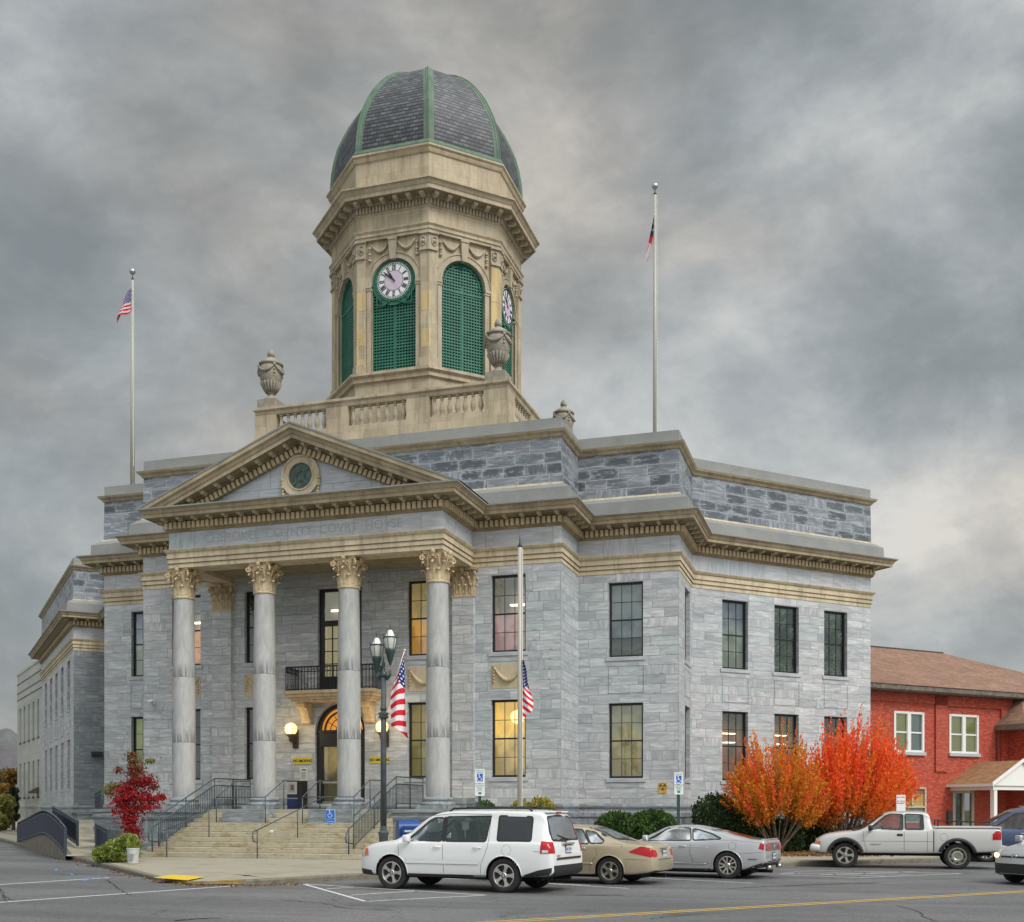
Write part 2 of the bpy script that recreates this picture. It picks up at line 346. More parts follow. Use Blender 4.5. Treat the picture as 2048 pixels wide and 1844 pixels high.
def stone(name, c1, c2, joints=True, rust=.5, bw=1.1, rh=.55, streak=(.30, .17, .07), soot=.35):
    m = mat(name, c1, .75); nt = m.node_tree; uv = uvco(nt); v = objco(nt)
    f = noise(nt, mapping(nt, v, (1, 1, .6)), 1.5, 6, .6)
    col = ramp(nt, f, [(.35, c1), (.65, c2)])
    if joints:
        b = brick(nt, uv, bw, rh, .006); t = ramp(nt, b.outputs['Color'], [(0, .88), (1, 1.10)]); col = mixc(nt, 1., col, t, 'MULTIPLY')
        col = mixc(nt, M(nt, 'MULTIPLY', b.outputs['Fac'], .5), col, tuple(x*.45 for x in c1))
    s2 = noise(nt, mapping(nt, v, (2.2, 2.2, 1.2)), 1.3, 6, .7)
    col = mixc(nt, M(nt, 'MULTIPLY', ramp(nt, s2, [(.52, 0.), (.7, 1.)]), rust), col, streak)
    s3 = noise(nt, mapping(nt, v, (3.2, 3.2, .35)), 1.2, 6, .7); col = mixc(nt, M(nt, 'MULTIPLY', ramp(nt, s3, [(.50, 0.), (.66, 1.)]), soot), col, (.085, .08, .065))
    L(nt, col, bs(m).inputs['Base Color']); bump(m, noise(nt, v, 30, 4), .12, .01); return m
mm['cream'] = stone('cream terracotta', (.53, .45, .305), (.64, .55, .39), rust=.38, bw=1.6, rh=3.)
mm['cap'] = stone('carved cream capital', (.50, .38, .22), (.68, .56, .36), joints=False, rust=.55)
mm['cornice'] = stone('weathered cornice terracotta', (.33, .27, .175), (.47, .39, .26), rust=.35, bw=1.3, rh=4.)
mm['dentil'] = stone('dentil terracotta', (.50, .40, .24), (.62, .50, .32), joints=False, rust=.25)
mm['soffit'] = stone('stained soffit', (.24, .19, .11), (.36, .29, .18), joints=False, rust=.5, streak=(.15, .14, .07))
mm['modil'] = stone('modillion terracotta', (.40, .36, .24), (.52, .46, .32), joints=False, rust=.45, streak=(.2, .2, .1))
mm['tower'] = stone('tower sandstone', (.42, .345, .235), (.535, .45, .32), rust=.28, bw=1.0, rh=.62, streak=(.27, .25, .15))
mm['tower_trim'] = stone('tower carved trim', (.40, .34, .245), (.50, .43, .32), joints=False, rust=.25, streak=(.22, .18, .1))
mm['patch'] = stone('yellow replacement stone', (.58, .43, .19), (.66, .51, .26), joints=False, rust=.15, streak=(.35, .22, .09))
mm['urn'] = mottled('urn stone', (.25, .225, .18), (.36, .33, .27), 4, bumps=.3)
mm['flash'] = mottled('grey roof flashing', (.235, .24, .235), (.29, .295, .285), 1.2, .5, bumps=.05)
mm['flash_lt'] = mottled('pale coping edge', (.37, .36, .29), (.46, .44, .36), 2, .6)
mm['copper'] = mottled('verdigris copper', (.065, .125, .09), (.11, .18, .13), 2.5, .7, stretch=(1, 1, .5), c3=(.16, .20, .13))
mm['green'] = mottled('green painted iron', (.022, .13, .09), (.04, .19, .13), 3, .45)
mm['green_pale'] = mottled('faded green iron', (.12, .27, .16), (.18, .33, .20), 3, .5)
mm['dark'] = mat('dark void', (.012, .014, .014), .8)
mm['concrete'] = mottled('buff concrete', (.30, .27, .20), (.40, .37, .29), 1.3, .85, c3=(.45, .42, .34), bumps=.2)
mm['metal_rail'] = mottled('grey blue handrail paint', (.045, .065, .078), (.075, .098, .11), 6, .4, bumps=.1)
mm['navy'] = mottled('navy mesh panel', (.012, .016, .045), (.022, .03, .07), 30, .6)
mm['iron'] = mat('black iron', (.012, .013, .016), .45)
mm['frame'] = mat('dark bronze window frame', (.010, .010, .012), .35)
mm['white'] = mat('white paint', (.78, .78, .76), .5)
mm['lamp_green'] = mat('dark green lamp paint', (.03, .055, .05), .4)
mm['lamp_post'] = mottled('slate lamp post', (.055, .07, .08), (.085, .10, .11), 5, .4, bumps=.05)
mm['pole'] = mat('cream aluminium pole', (.46, .45, .38), .4)
mm['ink'] = mat('black ink', (.015, .015, .015), .6)
mm['rubber'] = mottled('tyre rubber', (.018, .018, .018), (.032, .032, .031), 20, .85)
mm['chrome'] = mat('bright alloy', (.62, .61, .58), .28, .9)
mm['blk_plastic'] = mat('black plastic', (.02, .021, .022), .55)
# ------------------------------------------------------------------ courthouse
CX = -19.62
Z_ARB, Z_ART, Z_FRZ, Z_COR, Z_PAR, Z_CPB, Z_CPT = 10.98, 11.66, 12.35, 13.12, 13.95, 15.86, 16.36
Y1, Y2, Y3, YP = 40.36, 43.04, 46.65, 37.1
P1, P2, PP = 9.03, 13.0, 5.57
court = thing('courthouse', 'grey marble courthouse with columned portico and domed octagonal clock tower', 'courthouse', (0, 0, 0))

LW = (-43.4, 54.5); LWE = (-57.01, 68.11); LI = (-41.93, 55.97); P3L = (CX-P2, Y3); P3R = (CX+P2, Y3)
RE = (P3R[0]+10.04*UX, P3R[1]+10.04*UY); RB = (RE[0]-9*UX, RE[1]+9*UY)
LBK = (LWE[0]+9*UX, LWE[1]+9*UY)
left_pts = [LBK, LWE, LW, LI, P3L, (CX-P2, Y2), (CX-P1, Y2), (CX-P1, Y1)]
right_pts = [(CX+P1, Y1), (CX+P1, Y2), (CX+P2, Y2), P3R, RE, RB]
wall_path = left_pts + right_pts
ent_path = left_pts + [(CX-PP, Y1), (CX-PP, YP), (CX+PP, YP), (CX+PP, Y1)] + right_pts

def wall_panel(mb, a, b, z0, z1, holes, dep=.24, mi=0, mi2=0):
    """wall face a->b with rectangular holes [(s0,s1,zl,zh)], reveals going inward"""
    ax, ay = a; bx, by = b; Ln = math.hypot(bx-ax, by-ay); dx, dy = (bx-ax)/Ln, (by-ay)/Ln
    nx, ny = -dy, dx       # inward
    P = lambda s, z, d=0.: (ax+dx*s+nx*d, ay+dy*s+ny*d, z)
    ss = sorted({0, Ln, *[h[0] for h in holes], *[h[1] for h in holes]}); zs = sorted({z0, z1, *[h[2] for h in holes], *[h[3] for h in holes]})
    for i in range(len(ss)-1):
        for j in range(len(zs)-1):
            sm, zm = (ss[i]+ss[i+1])/2, (zs[j]+zs[j+1])/2
            if any(h[0] < sm < h[1] and h[2] < zm < h[3] for h in holes): continue
            mb.quad(P(ss[i], zs[j]), P(ss[i+1], zs[j]), P(ss[i+1], zs[j+1]), P(ss[i], zs[j+1]), mi)
    for s0, s1, zl, zh in holes:
        mb.quad(P(s0, zl), P(s0, zh), P(s0, zh, dep), P(s0, zl, dep), mi2); mb.quad(P(s1, zh), P(s1, zl), P(s1, zl, dep), P(s1, zh, dep), mi2)
        mb.quad(P(s0, zh), P(s1, zh), P(s1, zh, dep), P(s0, zh, dep), mi2); mb.quad(P(s1, zl), P(s0, zl), P(s0, zl, dep), P(s1, zl, dep), mi2)

# openings per wall segment: centre s, width, zl, zh, style of what the panes show
WU, WL = (7.73, 10.64), (3.0, 5.93)
segs = {}
def seg(i, ops): segs[i] = ops
# indices in wall_path: 1-2 left wing street wall (V), 3-4 hidden, 4-5 side, 5-6 P2 left, 7-8 P1, 9-10 side? see below
Lv = math.hypot(LWE[0]-LW[0], LWE[1]-LW[1])
wv = [Lv-c for c in (2.47, 5.9, 9.3, 12.7, 16.1)]
seg(1, [(c, 1.35, *z, 'dim') for c in wv for z in (WU, WL)])
seg(5, [(CX-10.9-(CX-P2), 1.36, *WU, 'sky'), (CX-10.9-(CX-P2), 1.36, *WL, 'green')])
x7 = CX-P1
seg(7, [(CX-6.98-x7, 1.36, *WU, 'peach'), (CX-6.98-x7, 1.36, *WL, 'olive'),
        (CX-3.57-x7, 1.36, *WU, 'dim'), (CX-3.57-x7, 1.36, *WL, 'dim'),
        (CX-x7, 1.9, 6.45, 10.55, 'none'), (CX-x7, 2.16, 1.8, 6.0, 'none'),
        (CX+3.57-x7, 1.36, *WU, 'amber'), (CX+3.57-x7, 1.36, *WL, 'ochre'),
        (CX+6.98-x7, 1.36, *WU, 'mauve'), (CX+6.98-x7, 1.36, *WL, 'globe')])
seg(9, [(CX+10.93-(CX+P1), 1.36, *WU, 'blind'), (CX+10.93-(CX+P1), 1.36, *WL, 'shade')])
seg(10, [(45.3-Y2, 1.36, *WU, 'dim'), (45.3-Y2, 1.36, *WL, 'dim')])
seg(11, [(2.25, 1.38, *WU, 'sky'), (5.08, 1.38, *WU, 'trees'), (7.93, 1.38, *WU, 'trees'), (2.25, 1.38, *WL, 'tubes'), (5.08, 1.38, *WL, 'tubes'), (7.93, 1.38, *WL, 'brown')])
mb = MB()
for i in range(len(wall_path)-1):
    hs = [(c-wd/2, c+wd/2, zl, zh) for c, wd, zl, zh, st in segs.get(i, [])]
    if i == 2:      # left wing end wall: shade and black stains put into a darker marble
        q_ = MB(); wall_panel(q_, wall_path[i], wall_path[i+1], 0.05, Z_ARB+.05, hs); q_.build('end_wall', marble('shaded stained marble', (.13, .145, .155), (.225, .245, .255), (.36, .375, .38), stain=.9, joint=(.13, .14, .15)), court); continue
    wall_panel(mb, wall_path[i], wall_path[i+1], 0.05, Z_ARB+.05, hs)
walls = mb.build('main_wall', mm['marble'], court)

# soft warm / cool rooms behind the windows; sky and trees are painted reflections
def emis(name, col, e=1., base=None):
    m = mat(name, base or tuple(c*.5 for c in col), .8); b = bs(m); b.inputs['Emission Color'].default_value = (*col, 1); b.inputs['Emission Strength'].default_value = e; return m
def glass_mat(name, tint=(.02, .025, .025), alpha=.45, rough=.03, refl=1.):
    m = mat(name, tint, rough, 0, .9); nt = m.node_tree
    tr = N(nt, 'ShaderNodeBsdfTransparent'); tr.inputs[0].default_value = (.9, .95, .93, 1)
    gl = N(nt, 'ShaderNodeBsdfGlossy'); gl.inputs['Roughness'].default_value = rough; gl.inputs[0].default_value = (.85, .9, .95, 1)
    df = N(nt, 'ShaderNodeBsdfDiffuse'); df.inputs[0].default_value = (*tint, 1)
    s1 = N(nt, 'ShaderNodeMixShader'); s1.inputs[0].default_value = alpha; L(nt, tr.outputs[0], s1.inputs[1]); L(nt, df.outputs[0], s1.inputs[2])
    fr = N(nt, 'ShaderNodeFresnel'); fr.inputs[0].default_value = 1.5
    # old float glass is a little wavy
    bp = N(nt, 'ShaderNodeBump'); bp.inputs['Strength'].default_value = .04; bp.inputs['Distance'].default_value = .02
    L(nt, noise(nt, objco(nt), 2.2, 2), bp.inputs['Height']); L(nt, bp.outputs[0], gl.inputs['Normal']); L(nt, bp.outputs[0], fr.inputs['Normal'])
    s2 = N(nt, 'ShaderNodeMixShader'); L(nt, M(nt, 'ADD', M(nt, 'MULTIPLY', fr.outputs[0], 1.1*refl), .07*refl, clamp=True), s2.inputs[0]); L(nt, s1.outputs[0], s2.inputs[1]); L(nt, gl.outputs[0], s2.inputs[2])
    L(nt, s2.outputs[0], nt.nodes['Material Output'].inputs[0]); return m
mm['glass'] = glass_mat('window glass', (.02, .022, .02), .12)
mm['glass_dk'] = glass_mat('dark window glass', (.012, .014, .016), .6)
def room_mat(name, top, bot, e):
    m = mat(name, bot, .9); nt = m.node_tree; z = N_sep(nt, N(nt, 'ShaderNodeTexCoord').outputs['Generated'], 2)
    n_ = noise(nt, objco(nt), 1.1, 3); c = ramp(nt, M(nt, 'ADD', z, M(nt, 'MULTIPLY', M(nt, 'SUBTRACT', n_, .5), 1.6)), [(.2, tuple(x*.62 for x in bot)), (.4, bot), (.7, top), (.95, tuple(x*.7 for x in top))])
    L(nt, c, bs(m).inputs['Base Color']); L(nt, c, bs(m).inputs['Emission Color']); bs(m).inputs['Emission Strength'].default_value = e; return m
rooms = {
 'dim': room_mat('dim room', (.03, .04, .045), (.05, .05, .045), .15), 'sky': room_mat('painted sky reflection', (.20, .22, .27), (.34, .38, .30), .35),  # sky: its reflection is painted on the panel
 'green': room_mat('olive blind', (.20, .24, .09), (.16, .19, .07), .5), 'peach': room_mat('peach lit room', (.16, .17, .16), (.52, .27, .14), .7),
 'olive': room_mat('grey olive room', (.05, .06, .05), (.10, .11, .07), .3), 'amber': room_mat('amber lit room', (.26, .20, .09), (.44, .24, .045), .8),
 'ochre': room_mat('ochre blinds', (.22, .16, .06), (.20, .16, .05), .8), 'mauve': room_mat('mauve lit room', (.20, .19, .16), (.42, .27, .26), .6),
 'globe': room_mat('yellow lit room', (.60, .42, .11), (.36, .27, .11), .9), 'blind': room_mat('pale roller blind', (.50, .54, .52), (.42, .47, .47), .10),
 'shade': room_mat('beige roller shade', (.34, .33, .22), (.48, .40, .19), .35), 'trees': room_mat('shadowy room', (.055, .075, .055), (.035, .05, .035), .2),
 'tubes': room_mat('brown office', (.10, .085, .05), (.26, .085, .035), .45), 'brown': room_mat('rust brown office', (.16, .06, .035), (.14, .05, .03), .4)}
def leaf_reflection():  # leaf and sky reflections painted into the panel's colour and glow
    m = mat('painted leaf reflection', (.05, .07, .05), .9); nt = m.node_tree; v = objco(nt); a = noise(nt, mapping(nt, v, (1, 1, 1)), 1.6, 3, .6); b_ = noise(nt, mapping(nt, v, (1, 1, 1.6)), 7, 6, .75)
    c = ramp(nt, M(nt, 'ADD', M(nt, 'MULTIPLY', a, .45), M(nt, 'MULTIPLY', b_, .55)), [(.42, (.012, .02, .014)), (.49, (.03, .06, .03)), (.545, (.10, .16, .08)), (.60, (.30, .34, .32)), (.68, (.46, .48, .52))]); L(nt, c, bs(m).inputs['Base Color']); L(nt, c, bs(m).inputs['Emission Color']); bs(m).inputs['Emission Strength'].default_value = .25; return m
rooms['trees'] = leaf_reflection()
mm['tube_light'] = emis('fluorescent tube', (1, .82, .6), 2.2)
mm['globe_glow'] = emis('glowing opal globe', (1, .74, .30), 1.5, (.6, .5, .3))
mm['globe_glow2'] = emis('glowing porch globe', (1, .70, .26), 1.25, (.6, .5, .3))
mm['sill'] = marble('marble sill', (.30, .32, .34), (.43, .445, .455), (.56, .57, .575), rh=2, bw=3, joints=False)

def window(wd, zl, zh, style, T):
    """T maps local (x along the wall centred, y inward, z up) to the world"""
    h = zh-zl; f = .085; y = .17
    rot = T.to_euler().z; org = T @ Vector((0, 0, zl))
    w = empty('window', org, rot, court)
    m = MB()
    if h > 0:
        m.box(-wd/2, wd/2, y, y+.08, 0, f); m.box(-wd/2, wd/2, y, y+.08, h-f, h); m.box(-wd/2, -wd/2+f, y, y+.08, f, h-f); m.box(wd/2-f, wd/2, y, y+.08, f, h-f)
        m.box(-wd/2+f, wd/2-f, y+.01, y+.07, h/2-.03, h/2+.03)
        iw = wd-2*f
        for k in (1, 2): x = -wd/2+f+iw*k/3; m.box(x-.011, x+.011, y+.02, y+.05, f, h-f)
        for z in ((h/2-.03+f)/2, (h/2+.03+h-f)/2): m.box(-wd/2+f, wd/2-f, y+.022, y+.052, z-.011, z+.011)
    m.build('window_frame', mm['frame'], w)
    g = MB(); g.quad((-wd/2+f, y+.04, f), (wd/2-f, y+.04, f), (wd/2-f, y+.04, h-f), (-wd/2+f, y+.04, h-f))
    g.build('pane', mm['glass_dk'] if style in ('dim', 'olive') else mm['glass'], w)
    dep = .22 if style in ('blind', 'shade', 'green', 'ochre', 'sky') else .9
    r = MB(); x0, x1 = -wd/2, wd/2; d = y+dep
    r.quad((x0, d, 0), (x1, d, 0), (x1, d, h), (x0, d, h)); r.quad((x0, y+.09, 0), (x0, d, 0), (x0, d, h), (x0, y+.09, h)); r.quad((x1, d, 0), (x1, y+.09, 0), (x1, y+.09, h), (x1, d, h))
    r.quad((x0, y+.09, 0), (x1, y+.09, 0), (x1, d, 0), (x0, d, 0)); r.quad((x0, d, h), (x1, d, h), (x1, y+.09, h), (x0, y+.09, h))
    r.build('room_lining' if dep > .5 else 'window_blind', rooms[style], w)  # in the sky and trees styles this panel carries a painted reflection
    s = MB(); s.bbox(-wd/2-.1, wd/2+.1, -.05, .16, -.16, -.005, .012); s.box(-wd/2-.06, wd/2+.06, -.012, .1, -.36, -.165); s.build('window_sill', mm['sill'], w)
    if style == 'globe':
        q = MB(); q.sphere((.18, y+.42, h-.62), .27); q.build('ceiling_globe', mm['globe_glow'], w, True)
    if style in ('tubes', 'mauve', 'peach'):
        q = MB()
        q.box(-.15, wd/2-.1, y+.5, y+.75, h-.9 if style == 'tubes' else h-1.05, h-.86 if style == 'tubes' else h-1.0)
        if style == 'tubes': q.box(.1, wd/2-.1, y+.55, y+.85, h-1.28, h-1.24)
        q.build('ceiling_light', mm['tube_light'], w)
    if style == 'blind':
        q = MB(); q.quad((x0+f, y+.12, .02), (x1-f, y+.12, .02), (x1-f, y+.12, h*.26), (x0+f, y+.12, h*.26)); q.build('lower_opening', rooms['olive'], w)
    return w
for i, ops in segs.items():
    a, b = wall_path[i], wall_path[i+1]; Ln = math.hypot(b[0]-a[0], b[1]-a[1]); dx, dy = (b[0]-a[0])/Ln, (b[1]-a[1])/Ln
    for c, wd, zl, zh, st in ops:
        if st == 'none': continue
        T = Matrix.Translation((a[0]+dx*c, a[1]+dy*c, 0)) @ Matrix.Rotation(math.atan2(dy, dx), 4, 'Z')
        window(wd, zl, zh, st, T)

# --- sunk panels under the upper windows (raised line work) and garlands
def garland_pts(x0, x1, z, sag, n=14): return [(x0+(x1-x0)*t/n, 0, z-sag*math.sin(math.pi*t/n)) for t in range(n+1)]
for cx_ in (CX-6.98, CX-3.57, CX+3.57, CX+6.98):
    e = empty('garland_panel', (cx_, Y1, 6.35), 0, court)
    m = MB(); m.box(-.68, .68, -.015, .05, 0, .92); m.build('panel_back', mm['cream'], e)
    m = MB()
    gp = garland_pts(-.5, .5, .72, .42); rs = [.03+.055*math.sin(math.pi*i/14) for i in range(15)]
    m.tube([(x, -.05, z) for x, y, z in gp], rs, 8)
    for sx in (-1, 1):
        m.sphere((sx*.52, -.05, .75), .06, 10, 6); 
        for k in range(4): m.sphere((sx*(.56+.01*(k % 2)), -.04, .62-k*.12), .045, 8, 6)
        m.tube([(sx*.5, -.04, .74), (sx*.62, -.04, .84), (sx*.55, -.04, .88)], .018, 6)
    m.build('garland', mm['cap'], e, True)
mj_ = mat('recessed joint shadow gap', (.13, .145, .165), .8)
for a, b, cs in ((wall_path[9], wall_path[10], [1.9]), (wall_path[11], wall_path[12], [2.25, 5.08, 7.93]), (wall_path[10], wall_path[11], [45.3-Y2]), (wall_path[5], wall_path[6], [2.1]), (wall_path[1], wall_path[2], wv)):
    Ln = math.hypot(b[0]-a[0], b[1]-a[1]); dx, dy = (b[0]-a[0])/Ln, (b[1]-a[1])/Ln
    for c in cs:
        m = MB(); T = Matrix.Translation((a[0]+dx*c, a[1]+dy*c, 0)) @ Matrix.Rotation(math.atan2(dy, dx), 4, 'Z')
        for s0, s1, z0, z1 in ((-.7, -.68, 6.3, 7.33), (.68, .7, 6.3, 7.33), (-.68, .68, 6.3, 6.32)): m.box(s0, s1, -.006, .01, z0, z1, 0, T)
        m.build('panel_joint', mj_, court)

# --- base ledge and plinth
m = MB()
m.sweep(wall_path, [(.0, 2.02), (.05, 2.0), (.10, 1.92), (.10, 1.86), (.06, 1.84), (.06, 1.72), (.14, 1.66), (.14, 1.5), (.09, 1.44), (.09, 0.04)][::-1])
m.build('base_ledge', mm['plinth'], court)

# --- entablature
m = MB()
m.sweep(ent_path, [(.0, Z_ARB), (.02, Z_ARB), (.02, Z_ARB+.16), (.045, Z_ARB+.18), (.045, Z_ARB+.34), (.07, Z_ARB+.36), (.07, Z_ARB+.55), (.12, Z_ARB+.58), (.17, Z_ARB+.66), (.17, Z_ART), (0, Z_ART+.01)])
m.build('architrave', mm['cream'], court)
m = MB()
for z_ in (Z_ARB+.17, Z_ARB+.35, Z_ARB+.57): m.sweep(ent_path, [(.0, z_-.012), (.049+.025*(z_ > Z_ARB+.3)+.01*(z_ > Z_ARB+.5), z_-.012), (.049+.025*(z_ > Z_ARB+.3)+.01*(z_ > Z_ARB+.5), z_+.010), (0, z_+.010)])
m.build('architrave_shadow_line', mat('rust brown shadow line', (.16, .085, .03), .8), court)  # rust-brown strips paint the shade between the fascias
m = MB(); m.sweep(ent_path, [(.01, Z_ART), (.01, Z_FRZ)]); m.build('frieze', mm['marble_plain'], court)
CORP = [(.02, Z_FRZ-.02), (.06, Z_FRZ), (.10, Z_FRZ+.04), (.10, Z_FRZ+.07)]
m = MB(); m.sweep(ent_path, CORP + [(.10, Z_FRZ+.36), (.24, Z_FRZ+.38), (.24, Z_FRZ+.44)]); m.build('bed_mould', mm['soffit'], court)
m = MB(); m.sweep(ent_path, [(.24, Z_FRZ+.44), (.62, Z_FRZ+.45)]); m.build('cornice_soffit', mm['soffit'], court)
m = MB(); m.sweep(ent_path, [(.62, Z_FRZ+.43), (.68, Z_FRZ+.43), (.68, Z_FRZ+.55), (.72, Z_FRZ+.57), (.76, Z_FRZ+.66), (.83, Z_FRZ+.70), (.83, Z_COR-.01)])
m.build('cornice', mm['cornice'], court)
m = MB(); m.sweep(ent_path, [(.835, Z_COR-.05), (.86, Z_COR-.05), (.86, Z_COR), (.45, Z_COR+.06), (.45, Z_COR+.03)]); m.build('cornice_flashing', mm['flash'], court)
# dentils / modillions along a path
def along(path, step, fn, margin=.05, closed=False, out=0.):
    n = len(path)
    for i in range(n if closed else n-1):
        a, b = Vector(path[i]), Vector(path[(i+1) % n]); Ln = (b-a).length; d = (b-a)/Ln
        k = max(1, round((Ln-2*margin)/step)); 
        for j in range(k+1):
            s = margin + (Ln-2*margin)*j/k
            fn(Matrix.Translation((a.x+d.x*s, a.y+d.y*s, 0)) @ Matrix.Rotation(math.atan2(d.y, d.x), 4, 'Z'))
m = MB()
def dent(T): m.box(-.062, .062, -.235, -.08, Z_FRZ+.08, Z_FRZ+.32, 0, T)
vis = ent_path[1:-1]
along(vis, .20, dent, .0)
m.build('dentils', mm['dentil'], court)
m = MB()
def modil(mb, T, z):
    mb.box(-.085, .085, -.58, -.25, z-.025, z+.02, 0, T)
    mb.box(-.065, .065, -.54, -.25, z-.06, z-.025, 0, T)
    mb.tube([(-.07, -.51, z-.06), (.07, -.51, z-.06)], .032, 8, T=T)
    mb.tube([(-.07, -.30, z-.07), (.07, -.30, z-.07)], .042, 8, T=T)
    mb.box(-.055, .055, -.48, -.3, z-.09, z-.05, 0, T)
modil(m, Matrix.Identity(4), 0.)
mod0 = m.build('modillion', mm['modil'], court); mods = []
def place_mod(T, z, tilt=None):
    o = mod0 if not mods else mod0.copy()
    if mods: C.objects.link(o); o.parent = court
    mods.append(o); o.matrix_local = T @ Matrix.Translation((0, 0, z))
along(vis, .66, lambda T: place_mod(T, Z_FRZ+.43), .05)

# --- attic parapet
m = MB(); m.sweep(wall_path, [(.02, Z_PAR-.02), (.0, Z_CPB-.2)]); m.build('parapet_wall', mm['parapet'], court)
m = MB(); m.sweep(wall_path, [(.42, Z_COR+.05), (.40, Z_COR+.55), (.16, Z_PAR-.1), (.05, Z_PAR-.06)]); m.build('sloped_flashing', mm['flash'], court)
m = MB(); m.sweep(wall_path, [(.0, Z_PAR-.09), (.09, Z_PAR-.09), (.06, Z_PAR), (.0, Z_PAR+.02)]); m.build('parapet_base_mould', mm['cream'], court)
m = MB(); m.sweep(wall_path, [(.0, Z_CPB-.22), (.05, Z_CPB-.2), (.09, Z_CPB-.12), (.19, Z_CPB-.05), (.21, Z_CPB), (.2, Z_CPB+.03), (.0, Z_CPB+.05)]); m.build('parapet_cornice', mm['cornice'], court)
m = MB(); m.sweep(wall_path, [(.215, Z_CPB+.002), (.23, Z_CPB+.035), (.03, Z_CPB+.06)]); m.build('coping_edge', mm['flash_lt'], court)
m = MB(); m.sweep(wall_path, [(.05, Z_CPB+.055), (.0, Z_CPB+.09), (.0, Z_CPT), (-.4, Z_CPT+.02), (-.4, Z_CPB)]); m.build('coping_flashing', mm['flash'], court)
# flat roof behind the parapet
m = MB(); m.poly([(x, y, Z_CPB-.5) for x, y in [LBK, LWE, LW, LI, P3L, (CX-P2, Y2), (CX-P1, Y2), (CX-P1, Y1)] + right_pts + [(CX+8, 75), (CX-12, 75)]]); m.build('flat_roof', mm['flash'], court)
# pale strips added on the corners, painting edges that catch the light
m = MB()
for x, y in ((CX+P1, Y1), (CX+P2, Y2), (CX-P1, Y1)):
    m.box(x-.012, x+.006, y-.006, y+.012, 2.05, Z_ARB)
m.build('corner_highlight', mm['sill'], court)

# --- portico: floor, ceiling, beams
m = MB(); m.box(CX-8.5, CX+8.5, 36.9, Y1+.5, 1.5, 1.8); m.build('portico_floor', mm['concrete'], court)
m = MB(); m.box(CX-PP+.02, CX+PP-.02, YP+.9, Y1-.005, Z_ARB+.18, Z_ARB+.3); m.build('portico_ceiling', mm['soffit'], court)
m = MB(); m.box(CX-PP+.03, CX+PP-.03, YP+.03, YP+.85, Z_ARB+.004, Z_ARB+.5)
for s in (-1, 1): m.box(min(CX+s*(PP-.03), CX+s*(PP-.85)), max(CX+s*(PP-.03), CX+s*(PP-.85)), YP+.85, Y1-.01, Z_ARB+.004, Z_ARB+.5)
m.build('portico_beam', mm['cream'], court)
# pediment
zb = Z_COR+.01; zt = 15.78; hw = PP+.86; sl_ = (zt-zb)/hw; th = math.atan(sl_); iw = PP
m = MB(); m.poly([(CX-iw, YP+.0, zb-.02), (CX+iw, YP+.0, zb-.02), (CX, YP+.0, zb+iw*sl_)]); m.build('tympanum', mm['marble_plain'], court)
def rake(mb, prof, mi=0):      # prof: (out from the tympanum, height below the raking top line measured square to it)
    n = len(prof); vs = []
    for sx in (-1, 0, 1):
        for o, h in prof:
            dz = h/math.cos(th)
            if sx == 0: vs.append((CX, YP-o, zt-dz))
            else: e_ = max(0, dz-.03)/math.tan(th); vs.append((CX+sx*(hw-e_), YP-o, zb-dz+e_*math.tan(th)))
    fs = []
    for i in range(2):
        for q in range(n-1): fs.append((i*n+q, (i+1)*n+q, (i+1)*n+q+1, i*n+q+1))
    mb.add(vs, fs, mi)
# build from the bottom upward so faces look outward
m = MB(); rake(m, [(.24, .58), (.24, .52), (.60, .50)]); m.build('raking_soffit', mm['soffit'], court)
m = MB(); rake(m, [(.62, .50), (.68, .50), (.68, .37), (.72, .35), (.76, .25), (.84, .20), (.84, .03), (.0, .0)]); m.build('raking_cornice', mm['cornice'], court)
m = MB(); rake(m, [(.86, .06), (.865, .0), (.3, -.05), (-4., -.05)]); m.build('pediment_roof', mm['flash'], court)
m = MB(); rake(m, [(.03, .86), (.09, .86), (.09, .60), (.24, .575)]); m.build('raking_bed_mould', mm['soffit'], court)
m = MB(); md = MB()
Lr = hw/math.cos(th)
for s in (-1, 1):
    n_ = int((Lr-1.1)/.20)
    for k in range(n_):
        d = .95 + k*.20
        # along the rake from the eaves; top line at x = hw - d cos
        x = s*(hw - d*math.cos(th)); z = zb + d*math.sin(th)
        T = Matrix.Translation((CX+x, YP, z)) @ Matrix.Rotation(s*th, 4, 'Y')
        m.box(-.062, .062, -.22, -.07, -.86, -.62, 0, T)
    n_ = int((Lr-.9)/.62)
    for k in range(n_+1):
        d = .75 + k*.62
        x = s*(hw - d*math.cos(th)); z = zb + d*math.sin(th)
        T = Matrix.Translation((CX+x, YP, z)) @ Matrix.Rotation(s*th, 4, 'Y')
        place_mod(T, -.52)
m.build('raking_dentils', mm['dentil'], court)
# oculus
oc = empty('oculus', (CX+.03, YP, 14.02), 0, court)
def ring(mb, r0, r1, y0, y1, n=36, mi=0, c=(0, 0), a0=0, a1=2*math.pi, sx=1.):
    full = abs(a1-a0-2*math.pi) < 1e-6; k = n if full else n+1; vs = []
    for i in range(k):
        a = a0+(a1-a0)*i/n
        for r, y in ((r0, y1), (r0, y0), (r1, y0), (r1, y1)): vs.append((c[0]+sx*r*math.cos(a), y, c[1]+r*math.sin(a)))
    fs = [(i*4+q, ((i+1) % k)*4+q, ((i+1) % k)*4+(q+1) % 4, i*4+(q+1) % 4) for i in range(n) for q in range(4)]
    mb.add(vs, fs, mi)
def disc(mb, r, y, n=36, mi=0, c=(0, 0)): mb.add([(c[0]+r*math.cos(2*math.pi*i/n), y, c[1]+r*math.sin(2*math.pi*i/n)) for i in range(n)], [tuple(range(n))], mi)
